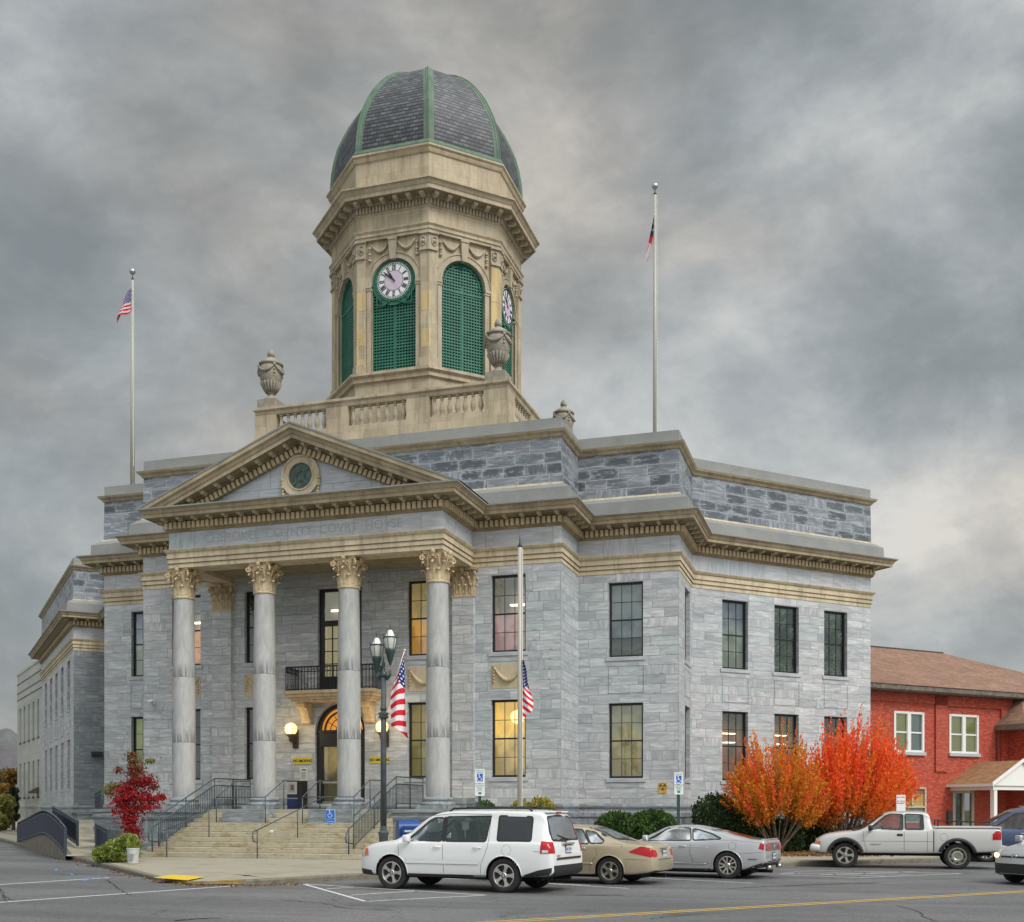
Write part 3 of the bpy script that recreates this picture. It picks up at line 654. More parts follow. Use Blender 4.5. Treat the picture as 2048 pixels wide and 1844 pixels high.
m = MB(); ring(m, .52, .70, -.07, .02); ring(m, .70, .78, -.11, .02); ring(m, .48, .53, -.1, .02); m.build('oculus_frame', mm['cream'], oc, angle=40)
m = MB(); disc(m, .5, -.02); m.build('oculus_glass', mottled('leaded green glass', (.03, .05, .04), (.10, .14, .12), 5, .25), oc)
m = MB()
for k in range(4):
    a = R(90*k+90); ring(m, .33, .355, -.045, -.025, 20, 0, (.5*math.cos(a), .5*math.sin(a)), a+R(120), a+R(240))
ring(m, .16, .18, -.045, -.025, 20); m.build('tracery', mm['copper'], oc)
m = MB()
for s in (-1, 1):
    for k in range(6): m.sphere((s*(.74-.008*k), -.06, -.12-.13*k), .085 if k % 2 == 0 else .06, 8, 6, sz=.8)
    m.tube([(s*.72, -.05, .02), (s*.76, -.05, -.25), (s*.68, -.05, -.8)], .04, 6)
m.build('oculus_garland', mm['cap'], oc, True)
text_mesh('CHEROKEE  COVNTY  COVRT  HOVSE', .46, mat('incised letter shadow', (.37, .39, .405), .7), 'frieze_lettering', court, Matrix.Translation((CX, YP-.013, (Z_ART+Z_FRZ)/2)), .003, xs=1.02)

# --- columns
COLX = [-5.22, -1.74, 1.74, 5.22]; CYc = 37.55; ZB = 1.86; ZC = 9.86   # shaft bottom / necking
def capital(rb, h, square=False, half=False):
    """corinthian capital: bell, two rows of curled leaves, corner scrolls, hollow-sided abacus"""
    m = MB()
    if not square:
        m.lathe([(rb*1.06, -.05), (rb*1.09, -.02), (rb*1.06, .02), (rb*.98, .03), (rb*.97, h*.45), (rb*1.05, h*.72), (rb*1.28, h*.88)], 28)
    else:
        m.box(-rb, rb, -rb*.35, rb*.3, 0, h*.88); m.box(-rb*1.08, rb*1.08, -rb*.42, rb*.35, -.04, .03)
    def leaf(px, py, ang, z0, hh, wd, out):
        ca, sa = math.cos(ang), math.sin(ang); rows = []
        for t, o, w in ((0, .02, .8), (.35, .03, 1), (.62, .05, 1.02), (.85, .12, .85), (1.0, .24, .62), (.97, .33, .42), (.86, .36, .2)):
            o *= out/.36; row = []
            for k in (-1, -.5, 0, .5, 1):
                ww = wd*w*k; bow = -abs(k)*.03 + (.018 if k == 0 else 0)
                row.append((px + ca*(o+bow) - sa*ww, py + sa*(o+bow) + ca*ww, z0+hh*t + (-.02 if abs(k) == 1 else 0)))
            rows.append(row)
        vs = [p for r in rows for p in r]; m.add(vs, [(i*5+j, i*5+j+1, (i+1)*5+j+1, (i+1)*5+j) for i in range(6) for j in range(4)])
    if not square:
        for k in range(8): a = k*math.pi/4+math.pi/8; leaf(rb*math.cos(a), rb*math.sin(a), a, .04, h*.36, rb*.33, .19)
        for k in range(8): a = k*math.pi/4; leaf(rb*.97*math.cos(a), rb*.97*math.sin(a), a, .1, h*.56, rb*.33, .24)
        corners = [math.pi/4+k*math.pi/2 for k in range(4)]
    else:
        for k in (-1.0, -.35, .35, 1.0): leaf(k*rb*.8, -rb*.35, -math.pi/2, .04, h*.36, rb*.26, .15)
        for k in (-.7, 0, .7): leaf(k*rb*.9, -rb*.35, -math.pi/2, .1, h*.56, rb*.26, .18)
        for s in (0, math.pi): leaf((rb if s == 0 else -rb), 0, s, .04, h*.36, rb*.26, .12); leaf((rb if s == 0 else -rb), -rb*.1, s, .1, h*.56, rb*.26, .16)
        corners = [-math.pi/4*1.0, -math.pi*3/4]
    for a in corners:
        # stalk and scroll
        ca, sa = math.cos(a), math.sin(a)
        r0 = rb*.9; pts = []
        for i in range(9): t = i/8; pts.append((ca*(r0+rb*.72*t**1.5), sa*(r0*(.4 if square else 1)+rb*(.45 if square else .72)*t**1.5), h*(.5+.36*t**.8)))
        m.tube(pts, [.05-.015*i/8 for i in range(9)], 6)
        cxx, cyy, czz = pts[-1]
        sp = [(cxx+ca*(.115*(1-i/14)*math.cos(i*.75+1.57)), cyy+sa*(.115*(1-i/14)*math.cos(i*.75+1.57)), czz-.10+.115*(1-i/14)*math.sin(i*.75+1.57)) for i in range(13)]
        m.tube(sp, .034, 6)
    for k in range(4 if not square else 1):
        a = (k*math.pi/2) if not square else -math.pi/2; ca, sa = math.cos(a), math.sin(a)
        for s in (-1, 1):
            bx, by = (ca*rb*1.0, sa*rb*1.0) if not square else (0, -rb*.4)
            ux_, uy_ = -sa, ca
            pts = [(bx+ux_*s*.22+ca*.02*i, by+uy_*s*.22+sa*.02*i, h*.52+i*h*.06) for i in range(5)]
            m.tube(pts, .028, 5)
            ex, ey, ez = pts[-1]; m.tube([(ex-ux_*s*(.07-.07*math.cos(j*.8)), ey-uy_*s*(.07-.07*math.cos(j*.8)), ez+.05*math.sin(j*.8)) for j in range(7)], .026, 5)
        R0 = rb*1.22 if not square else rb*.62
        m.sphere((ca*R0*1.0, sa*R0, h*.93), .095, 8, 6, sz=1.1); m.lathe([(.045, -.09), (.06, .0), (.03, .1)], 6, (ca*R0, sa*R0, h*.93-.08))
    # abacus with concave sides
    pts = []
    A = rb*1.62
    if not square:
        for k in range(4):
            a = math.pi/4+k*math.pi/2; b = a+math.pi/2
            p, q = Vector((A*math.cos(a), A*math.sin(a))), Vector((A*math.cos(b), A*math.sin(b)))
            for t in (.06, .2, .35, .5, .65, .8, .94):
                v = p.lerp(q, t); v *= (1 - .2*math.sin(math.pi*t)); pts.append((v.x, v.y))
    else:
        pts = [(-A*.82, rb*.3), (-A*.82, -rb*.75), (-A*.7, -rb*.82), (-A*.3, -rb*.58), (0, -rb*.52), (A*.3, -rb*.58), (A*.7, -rb*.82), (A*.82, -rb*.75), (A*.82, rb*.3)]
    m.prism(pts, h*.885, h*.94); m.prism([(x*1.05, y*1.05) for x, y in pts], h*.94, h)
    return m
def shaft_prof():
    pr = []
    for i in range(17):
        t = i/16; r = .43 - .055*max(0, (t-.28)/.72)**1.6; pr.append((r, ZB+.36-1.8+ (ZC-ZB-.36)*t))
    return pr
col0 = empty('column', (CX+COLX[0], CYc, 1.8), 0, court)
m = MB(); m.lathe([(.47, .40), (.47, .42)] + [(.46, .43)] + shaft_prof() + [(.40, 8.05)], 32); shaft = m.build('shaft', mm['column'], col0, angle=50)
m = MB(); m.lathe([(.62, .13), (.64, .17), (.62, .22), (.555, .245), (.52, .27), (.525, .30), (.56, .325), (.56, .36), (.52, .40), (.45, .42)], 32); m.build('base', mm['plinth'], col0, angle=60)
m = MB(); m.box(-.62, .62, -.62, .62, -.02, .13); m.build('base_plinth', mm['plinth'], col0)
m = capital(.39, 1.08); m.add([], []); cap = m.build('capital', mm['cap'], col0, angle=50); cap.location = (0, 0, 8.10)
for x in COLX[1:]: dup(col0, court, (CX+x, CYc, 1.8), 0)
# pilasters on the back wall
pil = empty('pilaster', (CX-5.22, Y1, 1.8), 0, court)
m = MB(); m.box(-.43, .43, -.16, .05, .4, 8.1); m.build('pilaster_shaft', mm['marble'], pil)
m = MB(); m.box(-.47, .47, -.2, .05, .0, .2); m.box(-.5, .5, -.24, .05, .2, .3); m.box(-.46, .46, -.2, .05, .3, .42); m.build('pilaster_base', mm['plinth'], pil)
m = capital(.43, 1.08, True); o = m.build('pilaster_capital', mm['cap'], pil, angle=50); o.location = (0, 0, 8.10)
dup(pil, court, (CX+5.22, Y1, 1.8), 0)

# --- balcony
bal = empty('balcony', (CX, Y1, 6.2), 0, court)
m = MB(); m.box(-1.95, 1.95, -1.05, 0, .1, .22); m.box(-1.88, 1.88, -.98, 0, -.02, .1); m.box(-1.78, 1.78, -.9, 0, -.12, -.02); m.box(-1.7, 1.7, -.82, 0, -.2, -.12); m.build('balcony_slab', mm['cap'], bal, bev=.012)
m = MB()
for s in (-1.35, 1.35):
    m = MB()
    pr = [(-.02, 0), (-.78, 0), (-.80, -.1), (-.7, -.2), (-.5, -.26), (-.42, -.42), (-.3, -.62), (-.22, -.8), (-.08, -.85), (-.02, -.8)]
    T = Matrix.Translation((s, 0, -.2))
    n = len(pr); m.add([(x, y, z) for x in (-.17, .17) for y, z in pr], [tuple(range(n)), tuple(reversed(range(n, 2*n)))] + [(i, i+n, (i+1) % n+n, (i+1) % n) for i in range(n)], 0, T)
    m.tube([(-.19, -.66, -.13), (.19, -.66, -.13)], .11, 12, T=T); m.tube([(-.19, -.2, -.72), (.19, -.2, -.72)], .09, 12, T=T)
    m.build('balcony_bracket', mm['cap'], bal, angle=40)
m = MB(); X_, Y_ = 1.85, -.97
def bars(p, q, n, z0, z1, r=.011):
    for i in range(n+1): x, y = p[0]+(q[0]-p[0])*i/n, p[1]+(q[1]-p[1])*i/n; m.box(x-r, x+r, y-r, y+r, z0, z1)
for p, q, n in (((-X_, 0), (-X_, Y_), 8), ((-X_, Y_), (X_, Y_), 27), ((X_, Y_), (X_, 0), 8)):
    bars(p, q, n, .22, 1.12)
    for z in (.27, .95, 1.14): m.tube([(*p, z), (*q, z)], .018 if z < 1.1 else .028, 6)
    Ln = math.hypot(q[0]-p[0], q[1]-p[1]); k = int(Ln/.19); d = ((q[0]-p[0])/Ln, (q[1]-p[1])/Ln)
    for i in range(k):
        s = (i+.5)*Ln/k; cx_, cy_ = p[0]+d[0]*s, p[1]+d[1]*s
        m.tube([(cx_+d[0]*.075*math.cos(a*.7), cy_+d[1]*.075*math.cos(a*.7), 1.045+.075*math.sin(a*.7)) for a in range(10)], .009, 5, cap=False)
        for zz0 in (.40,):
            if i % 3 == 1: m.tube([(cx_+d[0]*.06*math.cos(a*.7), cy_+d[1]*.06*math.cos(a*.7), zz0+.09*math.sin(a*.7)) for a in range(10)], .009, 5, cap=False)
m.build('balcony_railing', mm['iron'], bal)
bd = empty('balcony_door', (CX, Y1+.14, 6.45), 0, court)
m = MB(); W2 = .95; H = 4.1
for b in ((-W2, -W2+.2, 0, H), (W2-.2, W2, 0, H), (-W2+.2, W2-.2, H-.12, H), (-W2+.2, W2-.2, 2.62, 2.84), (-.05, .05, .1, 2.62), (-W2+.2, W2-.2, 0, .62)): m.box(b[0], b[1], 0, .1, b[2], b[3])
for k in (-1, 1):
    x = k*.4; m.box(x-.018, x+.018, .02, .07, .6, 2.62)
for z in (1.12, 1.62, 2.12): m.box(-W2+.2, W2-.2, .022, .072, z-.016, z+.016)
m.build('door_frame', mm['frame'], bd)
m = MB(); m.quad((-W2+.2, .06, .6), (W2-.2, .06, .6), (W2-.2, .06, H-.1), (-W2+.2, .06, H-.1)); m.build('door_glass', mm['glass'], bd)
m = MB(); m.quad((-W2, .5, 0), (W2, .5, 0), (W2, .5, 2.7), (-W2, .5, 2.7), 0); m.quad((-W2, .5, 2.7), (W2, .5, 2.7), (W2, .5, H), (-W2, .5, H), 1)
m.build('curtain', [emis('beige curtain', (.50, .42, .24), .45, (.5, .45, .32)), emis('pale transom room', (.42, .40, .33), .4)], bd)
m = MB(); m.box(-.6, .1, .3, .4, 3.25, 3.33); m.build('ceiling_light', mm['tube_light'], bd)
for s in (-1, 1):
    for z in (.95, 2.7): pass
# --- arched entrance
ent = empty('entrance_door', (CX, Y1, 1.8), 0, court)
m = MB(); ra = 1.08; zs = 4.1-1.06+.06     # spring line height above landing (local)
zs = 3.1
n = 20; arc = [(ra*math.cos(math.pi*i/n), zs+ra*math.sin(math.pi*i/n)) for i in range(n+1)]
for i in range(n):
    (x0, z0), (x1, z1) = arc[i], arc[i+1]
    m.add([(x0, 0, z0), (x1, 0, z1), (x1, 0, 4.2), (x0, 0, 4.2)], [(0, 3, 2, 1)]); m.add([(x0, 0, z0), (x1, 0, z1), (x1, .5, z1), (x0, .5, z0)], [(0, 1, 2, 3)])
m.build('arch_head', mm['marble'], ent)
m = MB()
ring(m, ra-.16, ra, .16, .3, 24, 0, (0, zs), 0, math.pi); ring(m, ra-.34, ra-.28, .22, .3, 24, 0, (0, zs), 0, math.pi)
m.box(-ra, -ra+.22, .14, .34, 0, zs); m.box(ra-.22, ra, .14, .34, 0, zs); m.box(-ra+.22, ra-.22, .14, .36, zs-.62, zs+.04); m.box(-ra+.1, ra-.1, .08, .2, zs-.06, zs+.03); m.box(-ra+.15, ra-.15, .1, .2, zs-.62, zs-.56)
m.box(-.05, .05, .2, .3, 0, zs-.6)
for k in range(1, 6):
    a = math.pi*k/6; m.tube([(.28*math.cos(a), .26, zs+.28*math.sin(a)), ((ra-.3)*math.cos(a), .26, zs+(ra-.3)*math.sin(a))], .014, 5)
ring(m, .25, .29, .25, .28, 14, 0, (0, zs), 0, math.pi); ring(m, .52, .545, .25, .28, 18, 0, (0, zs), 0, math.pi)
m.build('door_surround', mm['iron'], ent)
m = MB(); pts = [(-ra, .42, 0), (ra, .42, 0)] + [(ra*math.cos(math.pi*i/16), .42, zs+ra*math.sin(math.pi*i/16)) for i in range(17)]; m.poly([(p[0], p[1], p[2]) for p in [(-ra, .42, zs), (ra, .42, zs)] + [(ra*math.cos(math.pi*i/16), .42, zs+ra*math.sin(math.pi*i/16)) for i in range(1, 16)]])
m.build('fanlight', emis('amber fanlight', (.52, .20, .03), .9, (.3, .15, .05)), ent)
m = MB(); m.quad((-ra, .5, 0), (ra, .5, 0), (ra, .5, zs), (-ra, .5, zs)); m.build('vestibule', room_mat('vestibule', (.36, .25, .10), (.12, .10, .05), .6), ent)
m = MB(); m.quad((-ra+.2, .28, .1), (ra-.2, .28, .1), (ra-.2, .28, zs-.6), (-ra+.2, .28, zs-.6)); m.build('door_glass', mm['glass'], ent)
m = MB()
for s in (-1, 1): m.box(s*.5-.36, s*.5+.36, .21, .30, .0, .3); m.box(s*.5-.36, s*.5+.36, .2, .26, 1.02, 1.10)
m.build('push_bar', mat('brushed door rail', (.42, .42, .38), .4, .6), ent)
# posters on the right leaf
m = MB(); m.box(.62, .84, .262, .27, 1.9, 2.35, 0); m.box(.62, .84, .262, .27, 1.45, 1.65, 0); m.box(.64, .86, .262, .27, 1.05, 1.35, 1)
m.build('door_notice', [mat('orange notice', (.62, .16, .04), .7), mat('pale notice', (.5, .48, .6), .7)], ent)

# --- globe lamps either side of the door
def globe_lamp(x):
    g = empty('wall_lamp', (CX+x, Y1, 4.85), 0, court)
    q = MB(); q.sphere((0, -.42, .12), .25, 20, 14); q.build('lamp_globe', mm['globe_glow2'], g, True)
    q = MB(); q.bbox(-.12, .12, -.08, .02, -.62, .1, .02); q.lathe([(.02, -.42), (.07, -.38), (.1, -.22), (.16, -.16), (.2, -.1)], 14, (0, -.42, .02)); q.tube([(0, -.05, -.4), (0, -.25, -.42), (0, -.42, -.3)], .035, 8)
    for k in range(6):
        a = math.pi*k/3+.3; q.tube([(.257*math.cos(b)*math.cos(a), -.42+.257*math.cos(b)*math.sin(a), .12+.257*math.sin(b)) for b in (-1.2, -.8, -.4, 0)], .008, 5)
    q.tube([(.262*math.cos(a*math.pi/12), -.42+.262*math.sin(a*math.pi/12), .12) for a in range(25)], .011, 6, cap=False)
    q.build('lamp_bracket', mottled('oxidised bronze bracket', (.05, .035, .018), (.09, .065, .035), 6, .5), g, True)
    pl = bpy.data.lights.new('lamp_light', 'POINT'); pl.energy = 26; pl.color = (1, .7, .36); pl.shadow_soft_size = .27
    po = bpy.data.objects.new('lamp_light', pl); C.objects.link(po); po.parent = g; po.location = (0, -.78, .12)
for x in (-1.92, 2.0): globe_lamp(x)

# --- steps
m = MB(); y0 = 33.3; NS = 10; tr = .42; rs_ = .165
for k in range(NS):
    za = .15+rs_*k; ya = y0+tr*k
    x0, x1 = (CX-3.95, CX+3.95) if k > 1 else (CX-3.95-(.5 if k == 0 else .25), CX+3.95+(.5 if k == 0 else .25))
    m.bbox(x0, x1, ya, 37.6, za-.2 if k == 0 else za, za+rs_-.002*0, .012)
stp = m.build('entrance_steps', mottled('worn stone steps', (.36, .33, .24), (.47, .43, .32), 1.6, .85, stretch=(1, 1, 2.5), c3=(.29, .23, .12), bumps=.2), court)
def step_stain():
    mt = stp.data.materials[0]; nt = mt.node_tree; b = bs(mt); src = b.inputs['Base Color'].links[0].from_socket
    v = objco(nt); x = N_sep(nt, v, 0)
    br = brick(nt, mapping(nt, v, (1, 1, 1), (R(90), 0, 0)), 1.7, .165, .006)
    c = mixc(nt, M(nt, 'MULTIPLY', br.outputs['Fac'], .6), src, (.12, .10, .07))
    row = M(nt, 'FRACT', M(nt, 'DIVIDE', M(nt, 'SUBTRACT', N_sep(nt, v, 2), .15), .165))
    sp = noise(nt, mapping(nt, v, (1.2, 1.2, 5)), 1.2, 4, .6); fine = noise(nt, mapping(nt, v, (9, 9, 30)), 1., 4, .7)
    k = M(nt, 'MULTIPLY', M(nt, 'MULTIPLY', ramp(nt, sp, [(.5, 0.), (.62, 1.)]), ramp(nt, fine, [(.45, 0.), (.6, 1.)])), ramp(nt, row, [(.35, .25), (.75, 1.)]))
    c = mixc(nt, M(nt, 'MULTIPLY', k, .75), c, (.16, .10, .03)); L(nt, c, b.inputs['Base Color'])
step_stain()
# pedestals of the middle columns rise out of the steps
for x in (-1.74, 1.74):
    m = MB(); m.bbox(x-.86, x+.86, 36.0, 38.3, 1.0, 1.79, .015); m.box(x-.98, x+.98, 36.6, 38.3, 1.3, 1.62); m.box(x-1.06, x+1.06, 36.95, 38.3, 1.1, 1.46)
    m.v = [(a+CX, b, c) for a, b, c in m.v]; m.build('column_pedestal', mm['plinth'], court)
# cheek walls / terraces beside the steps
for s in (-1, 1):
    m = MB(); xa, xb = sorted((CX+s*3.96, CX+s*8.5)); m.box(xa, xb, 36.5, 38.6, .06, 1.56); m.box(xa-.0, xb, 38.6, Y1, .06, 1.5)
    xs_, xe_ = (xa, xb)
    path = [(xa, 38.6), (xa, 36.5), (xb, 36.5), (xb, 38.6)]
    m.sweep(path, [(.0, 1.40), (.05, 1.42), (.08, 1.52), (.04, 1.56), (.04, 1.64), (.12, 1.68), (.12, 1.79), (.0, 1.80)])
    m.box(xa, xb, 36.5, 38.6, 1.56, 1.795)
    m.build('terrace_block', mm['plinth'], court)
# ------------------------------------------------------------------ roof terrace with balustrade, urns
TY = 49.75; TA = 4.14
HB = 5.84; YF = TY-HB
def sq(h): return [(CX-h, TY-h), (CX+h, TY-h), (CX+h, TY+h), (CX-h, TY+h)]
m = MB(); m.sweep(sq(HB+.02), [(.12, 15.9), (.12, 17.35), (.2, 17.42), (.12, 17.55), (.02, 17.62), (0, 18.22), (-.6, 18.22)], True); m.build('terrace_base', mm['tower'], court)
m = MB(); m.sweep(sq(HB-.04), [(-.35, 19.10), (.0, 19.10), (.03, 19.16), (.03, 19.26), (.12, 19.32), (.12, 19.42), (.03, 19.46), (-.38, 19.46)], True); m.build('top_rail', mm['tower'], court)
# piers and balusters per side: spans measured along the front face
piers = [(-5.84, -4.75), (-2.35, -1.45), (1.05, 2.05), (4.72, 5.84)]
piers = [(-5.84, -4.80), (-2.38, -1.36), (1.36, 2.38), (4.80, 5.84)]
pm = MB()
bprof = [(.10, 0), (.10, .06), (.06, .08), (.055, .12), (.10, .24), (.115, .33), (.09, .47), (.055, .62), (.05, .70), (.075, .72), (.075, .75), (.05, .77), (.055, .80), (.10, .81), (.10, .875)]
bm_ = MB(); bm_.lathe(bprof, 14)
bal0 = None; first = True
for k in range(4):
    T = Matrix.Translation((CX, TY, 0)) @ Matrix.Rotation(k*math.pi/2, 4, 'Z')
    for a, b in piers:
        if b > 5.8: continue                      # corner block is shared with the next side
        pm = MB(); pm.box(a, b, -HB, -HB+.36, 18.22, 19.10, 0, T)
        if a < -5.8: pm.box(-HB, -HB+.36, -HB+.36, -HB+1.04, 18.22, 19.10, 0, T)
        pm.build('balustrade_pier', mm['tower'], court)
    if k == 2: continue
    for a, b in ((-4.80, -2.38), (-1.36, 1.36), (2.38, 4.80)):
        nb = 7
        if k == 3 : nb = 7
        for i in range(nb):
            s = a+(b-a)*(i+.5)/nb; p = T @ Vector((s, -HB+.18, 18.22))
            if bal0 is None: bal0 = bm_.build('baluster', mm['tower_trim'], court, angle=50); bal0.location = p
            else:
                c = bal0.copy(); C.objects.link(c); c.parent = court; c.location = p
m = MB(); m.box(CX-HB+.4, CX+HB-.4, TY-HB+.4, TY+HB-.4, 17.9, 18.0); m.build('terrace_floor', mm['flash'], court)
urn_prof = [(.34, .0), (.34, .10), (.26, .12), (.15, .26), (.14, .34), (.20, .38), (.19, .42), (.30, .60), (.43, .90), (.50, 1.20), (.52, 1.50), (.50, 1.62), (.46, 1.66), (.46, 1.70), (.54, 1.74), (.54, 1.80), (.46, 1.84), (.36, 1.96), (.25, 2.04), (.15, 2.10), (.11, 2.14), (.15, 2.18), (.17, 2.26), (.13, 2.38), (.06, 2.50), (.005, 2.56)]
def make_urn(p):
    u = empty('urn', p, 0, court)
    m = MB(); m.lathe([(r*1.0, z*.93) for r, z in urn_prof], 28); m.box(-.44, .44, -.44, .44, -.38, .01); m.build('urn_body', mm['urn'], u, angle=50)
    m = MB()
    for k in range(4):
        a0 = k*math.pi/2+math.pi/4
        pts = []
        for i in range(11): t = i/10; a = a0+t*math.pi/2; pts.append((.545*math.cos(a), .545*math.sin(a), 1.50-.26*math.sin(math.pi*t)))
        m.tube(pts, [.025+.05*math.sin(math.pi*i/10) for i in range(11)], 7)
        ca, sa = math.cos(a0), math.sin(a0)
        m.sphere((.54*ca, .54*sa, 1.52), .075, 8, 6); m.sphere((.52*ca, .52*sa, 1.32), .05, 8, 6); m.sphere((.50*ca, .50*sa, 1.18), .06, 8, 6); m.sphere((.47*ca, .47*sa, 1.06), .035, 8, 6)
    for k in range(18):
        a = k*math.pi/9; m.tube([(r*math.cos(a), r*math.sin(a), z*.93) for r, z in ((.205, .42), (.31, .60), (.44, .90))], [.03, .045, .05], 6)
    m.build('urn_garland', mm['urn'], u, True); return u
u0 = make_urn((CX-HB+.55, TY-HB+.45, 19.82))
for x, y in ((CX+HB-.55, TY-HB+.45), (CX+HB-.55, TY+HB-.45), (CX-HB+.55, TY+HB-.45)): dup(u0, court, (x, y, 19.82 if y < TY else 20.2), 0)

# ------------------------------------------------------------------ octagonal clock tower
tw = empty('clock_tower', (CX, TY, 0), 0, court)
def octo(a): return [(a*math.cos(R(-112.5+45*k))/math.cos(R(22.5)), a*math.sin(R(-112.5+45*k))/math.cos(R(22.5))) for k in range(8)]
OF = 2*TA*math.tan(R(22.5))      # face width
ZS, ZSP, ZA = 21.05, 25.0, 26.97    # louvre sill, arch spring, top of wall
WA = 1.06
m = MB(); ao = TA-.12
def facT(k): return Matrix.Rotation(R(45*k), 4, 'Z')       # face k: outward normal -Y rotated
for k in range(8):
    T = facT(k); hwf = ao*math.tan(R(22.5))+.001; y = -ao
    for b in ((-hwf, -WA, ZS, ZA), (WA, hwf, ZS, ZA)): m.quad(*[T @ Vector(p) for p in ((b[0], y, b[2]), (b[1], y, b[2]), (b[1], y, b[3]), (b[0], y, b[3]))])
    n = 18; arc = [(-WA*math.cos(math.pi*i/n), ZSP+WA*math.sin(math.pi*i/n)) for i in range(n+1)]
    for i in range(n):
        (x0, z0), (x1, z1) = arc[i], arc[i+1]
        m.add([(x0, y, z0), (x1, y, z1), (x1, y, ZA), (x0, y, ZA), (x0, y+.35, z0), (x1, y+.35, z1)], [(0, 1, 2, 3), (0, 4, 5, 1)], 0, T)
    for s in (-1, 1): m.add([(s*WA, y, ZS), (s*WA, y+.35, ZS), (s*WA, y+.35, ZSP), (s*WA, y, ZSP)], [(0, 1, 2, 3) if s < 0 else (3, 2, 1, 0)], 0, T)
m.build('tower_wall', mm['tower'], tw)
m = MB(); m.sweep(octo(TA), [(.10, 17.95), (.10, 20.55), (.22, 20.62), (.22, 20.78), (.34, 20.88), (.34, 21.0), (.02, 21.10), (-.4, 21.10)], True); m.build('tower_base', mm['tower'], tw)
# corner pilasters wrap the angles
m = MB(); mc = MB(); mp_ = MB()
def wrap(mb, hw_, a, z0, z1, k, back=.25):
    # plan of a pilaster folded round corner k (between face k-1 and face k ... )
    ang = R(-112.5+45*k); cx_, cy_ = a/math.cos(R(22.5))*math.cos(ang), a/math.cos(R(22.5))*math.sin(ang)
    t1 = R(-90+45*k); t0 = R(-90+45*(k-1))   # normals of the faces on either side
    e1 = (-math.sin(t1), math.cos(t1)); e0 = (-math.sin(t0), math.cos(t0))
    p1 = (cx_+e1[0]*hw_, cy_+e1[1]*hw_); p0 = (cx_-e0[0]*hw_, cy_-e0[1]*hw_)
    b1 = (p1[0]-math.cos(t1)*back, p1[1]-math.sin(t1)*back); b0 = (p0[0]-math.cos(t0)*back, p0[1]-math.sin(t0)*back)
    mb.prism([p0, (cx_, cy_), p1, b1, b0], z0, z1)
    return p0, (cx_, cy_), p1
for k in range(8):
    m = MB(); mc = MB()
    wrap(m, .40, TA, 21.10, 26.2, k); wrap(m, .44, TA+.05, 21.10, 21.5, k)
    wrap(mc, .43, TA+.04, 26.2, 26.86, k); wrap(mc, .50, TA+.12, 26.86, 26.97, k); wrap(mc, .45, TA+.08, 26.16, 26.24, k)
    for kk, sg in ((k, 1), (k-1, -1)):
        T = facT(kk); xx = (TA*math.tan(R(22.5))-.24)
        x_ = -xx if sg == 1 else xx
        y_ = -TA-.06
        mc.tube([(x_, y_, 26.74), (x_-.1, y_-.01, 26.7), (x_-.1, y_-.01, 26.45), (x_, y_, 26.35), (x_+.1, y_-.01, 26.45), (x_+.1, y_-.01, 26.7), (x_, y_, 26.74)], .03, 6, T=T); mc.sphere((x_, y_, 26.55), .08, 8, 6, T=T)
    m.build('corner_pilaster', mm['tower'], tw); mc.build('tower_pilaster_capital', mm['tower_trim'], tw)
# replacement blocks of yellow stone
def patch(k, side, z0, z1, w0=.02, w1=.30):
    T = facT(k); x = TA*math.tan(R(22.5)); 
    a, b = (-x+w0, -x+w1) if side < 0 else (x-w1, x-w0)
    mp_ = MB(); mp_.box(a, b, -TA-.006, -TA+.05, z0, z1, 0, T); mp_.build('yellow_stone_patch', mm['patch'], tw)
for k, s_, z0, z1, a, b in ((0, 1, 23.55, 24.4, .06, .36), (0, 1, 21.95, 22.75, .06, .36), (1, -1, 23.55, 24.4, .0, .1), (1, -1, 21.95, 22.75, .0, .08),
        (0, -1, 23.9, 24.7, .0, .36), (0, -1, 22.35, 23.1, .0, .36), (0, -1, 21.25, 21.75, .0, .36), (0, -1, 23.1, 23.9, .0, .09), (0, -1, 21.75, 22.35, .0, .09),
        (1, 1, 24.55, 26.1, .02, .38), (1, 1, 23.0, 24.5, .02, .38), (2, -1, 23.0, 26.1, .02, .2)): patch(k, s_, z0, z1, a, b)
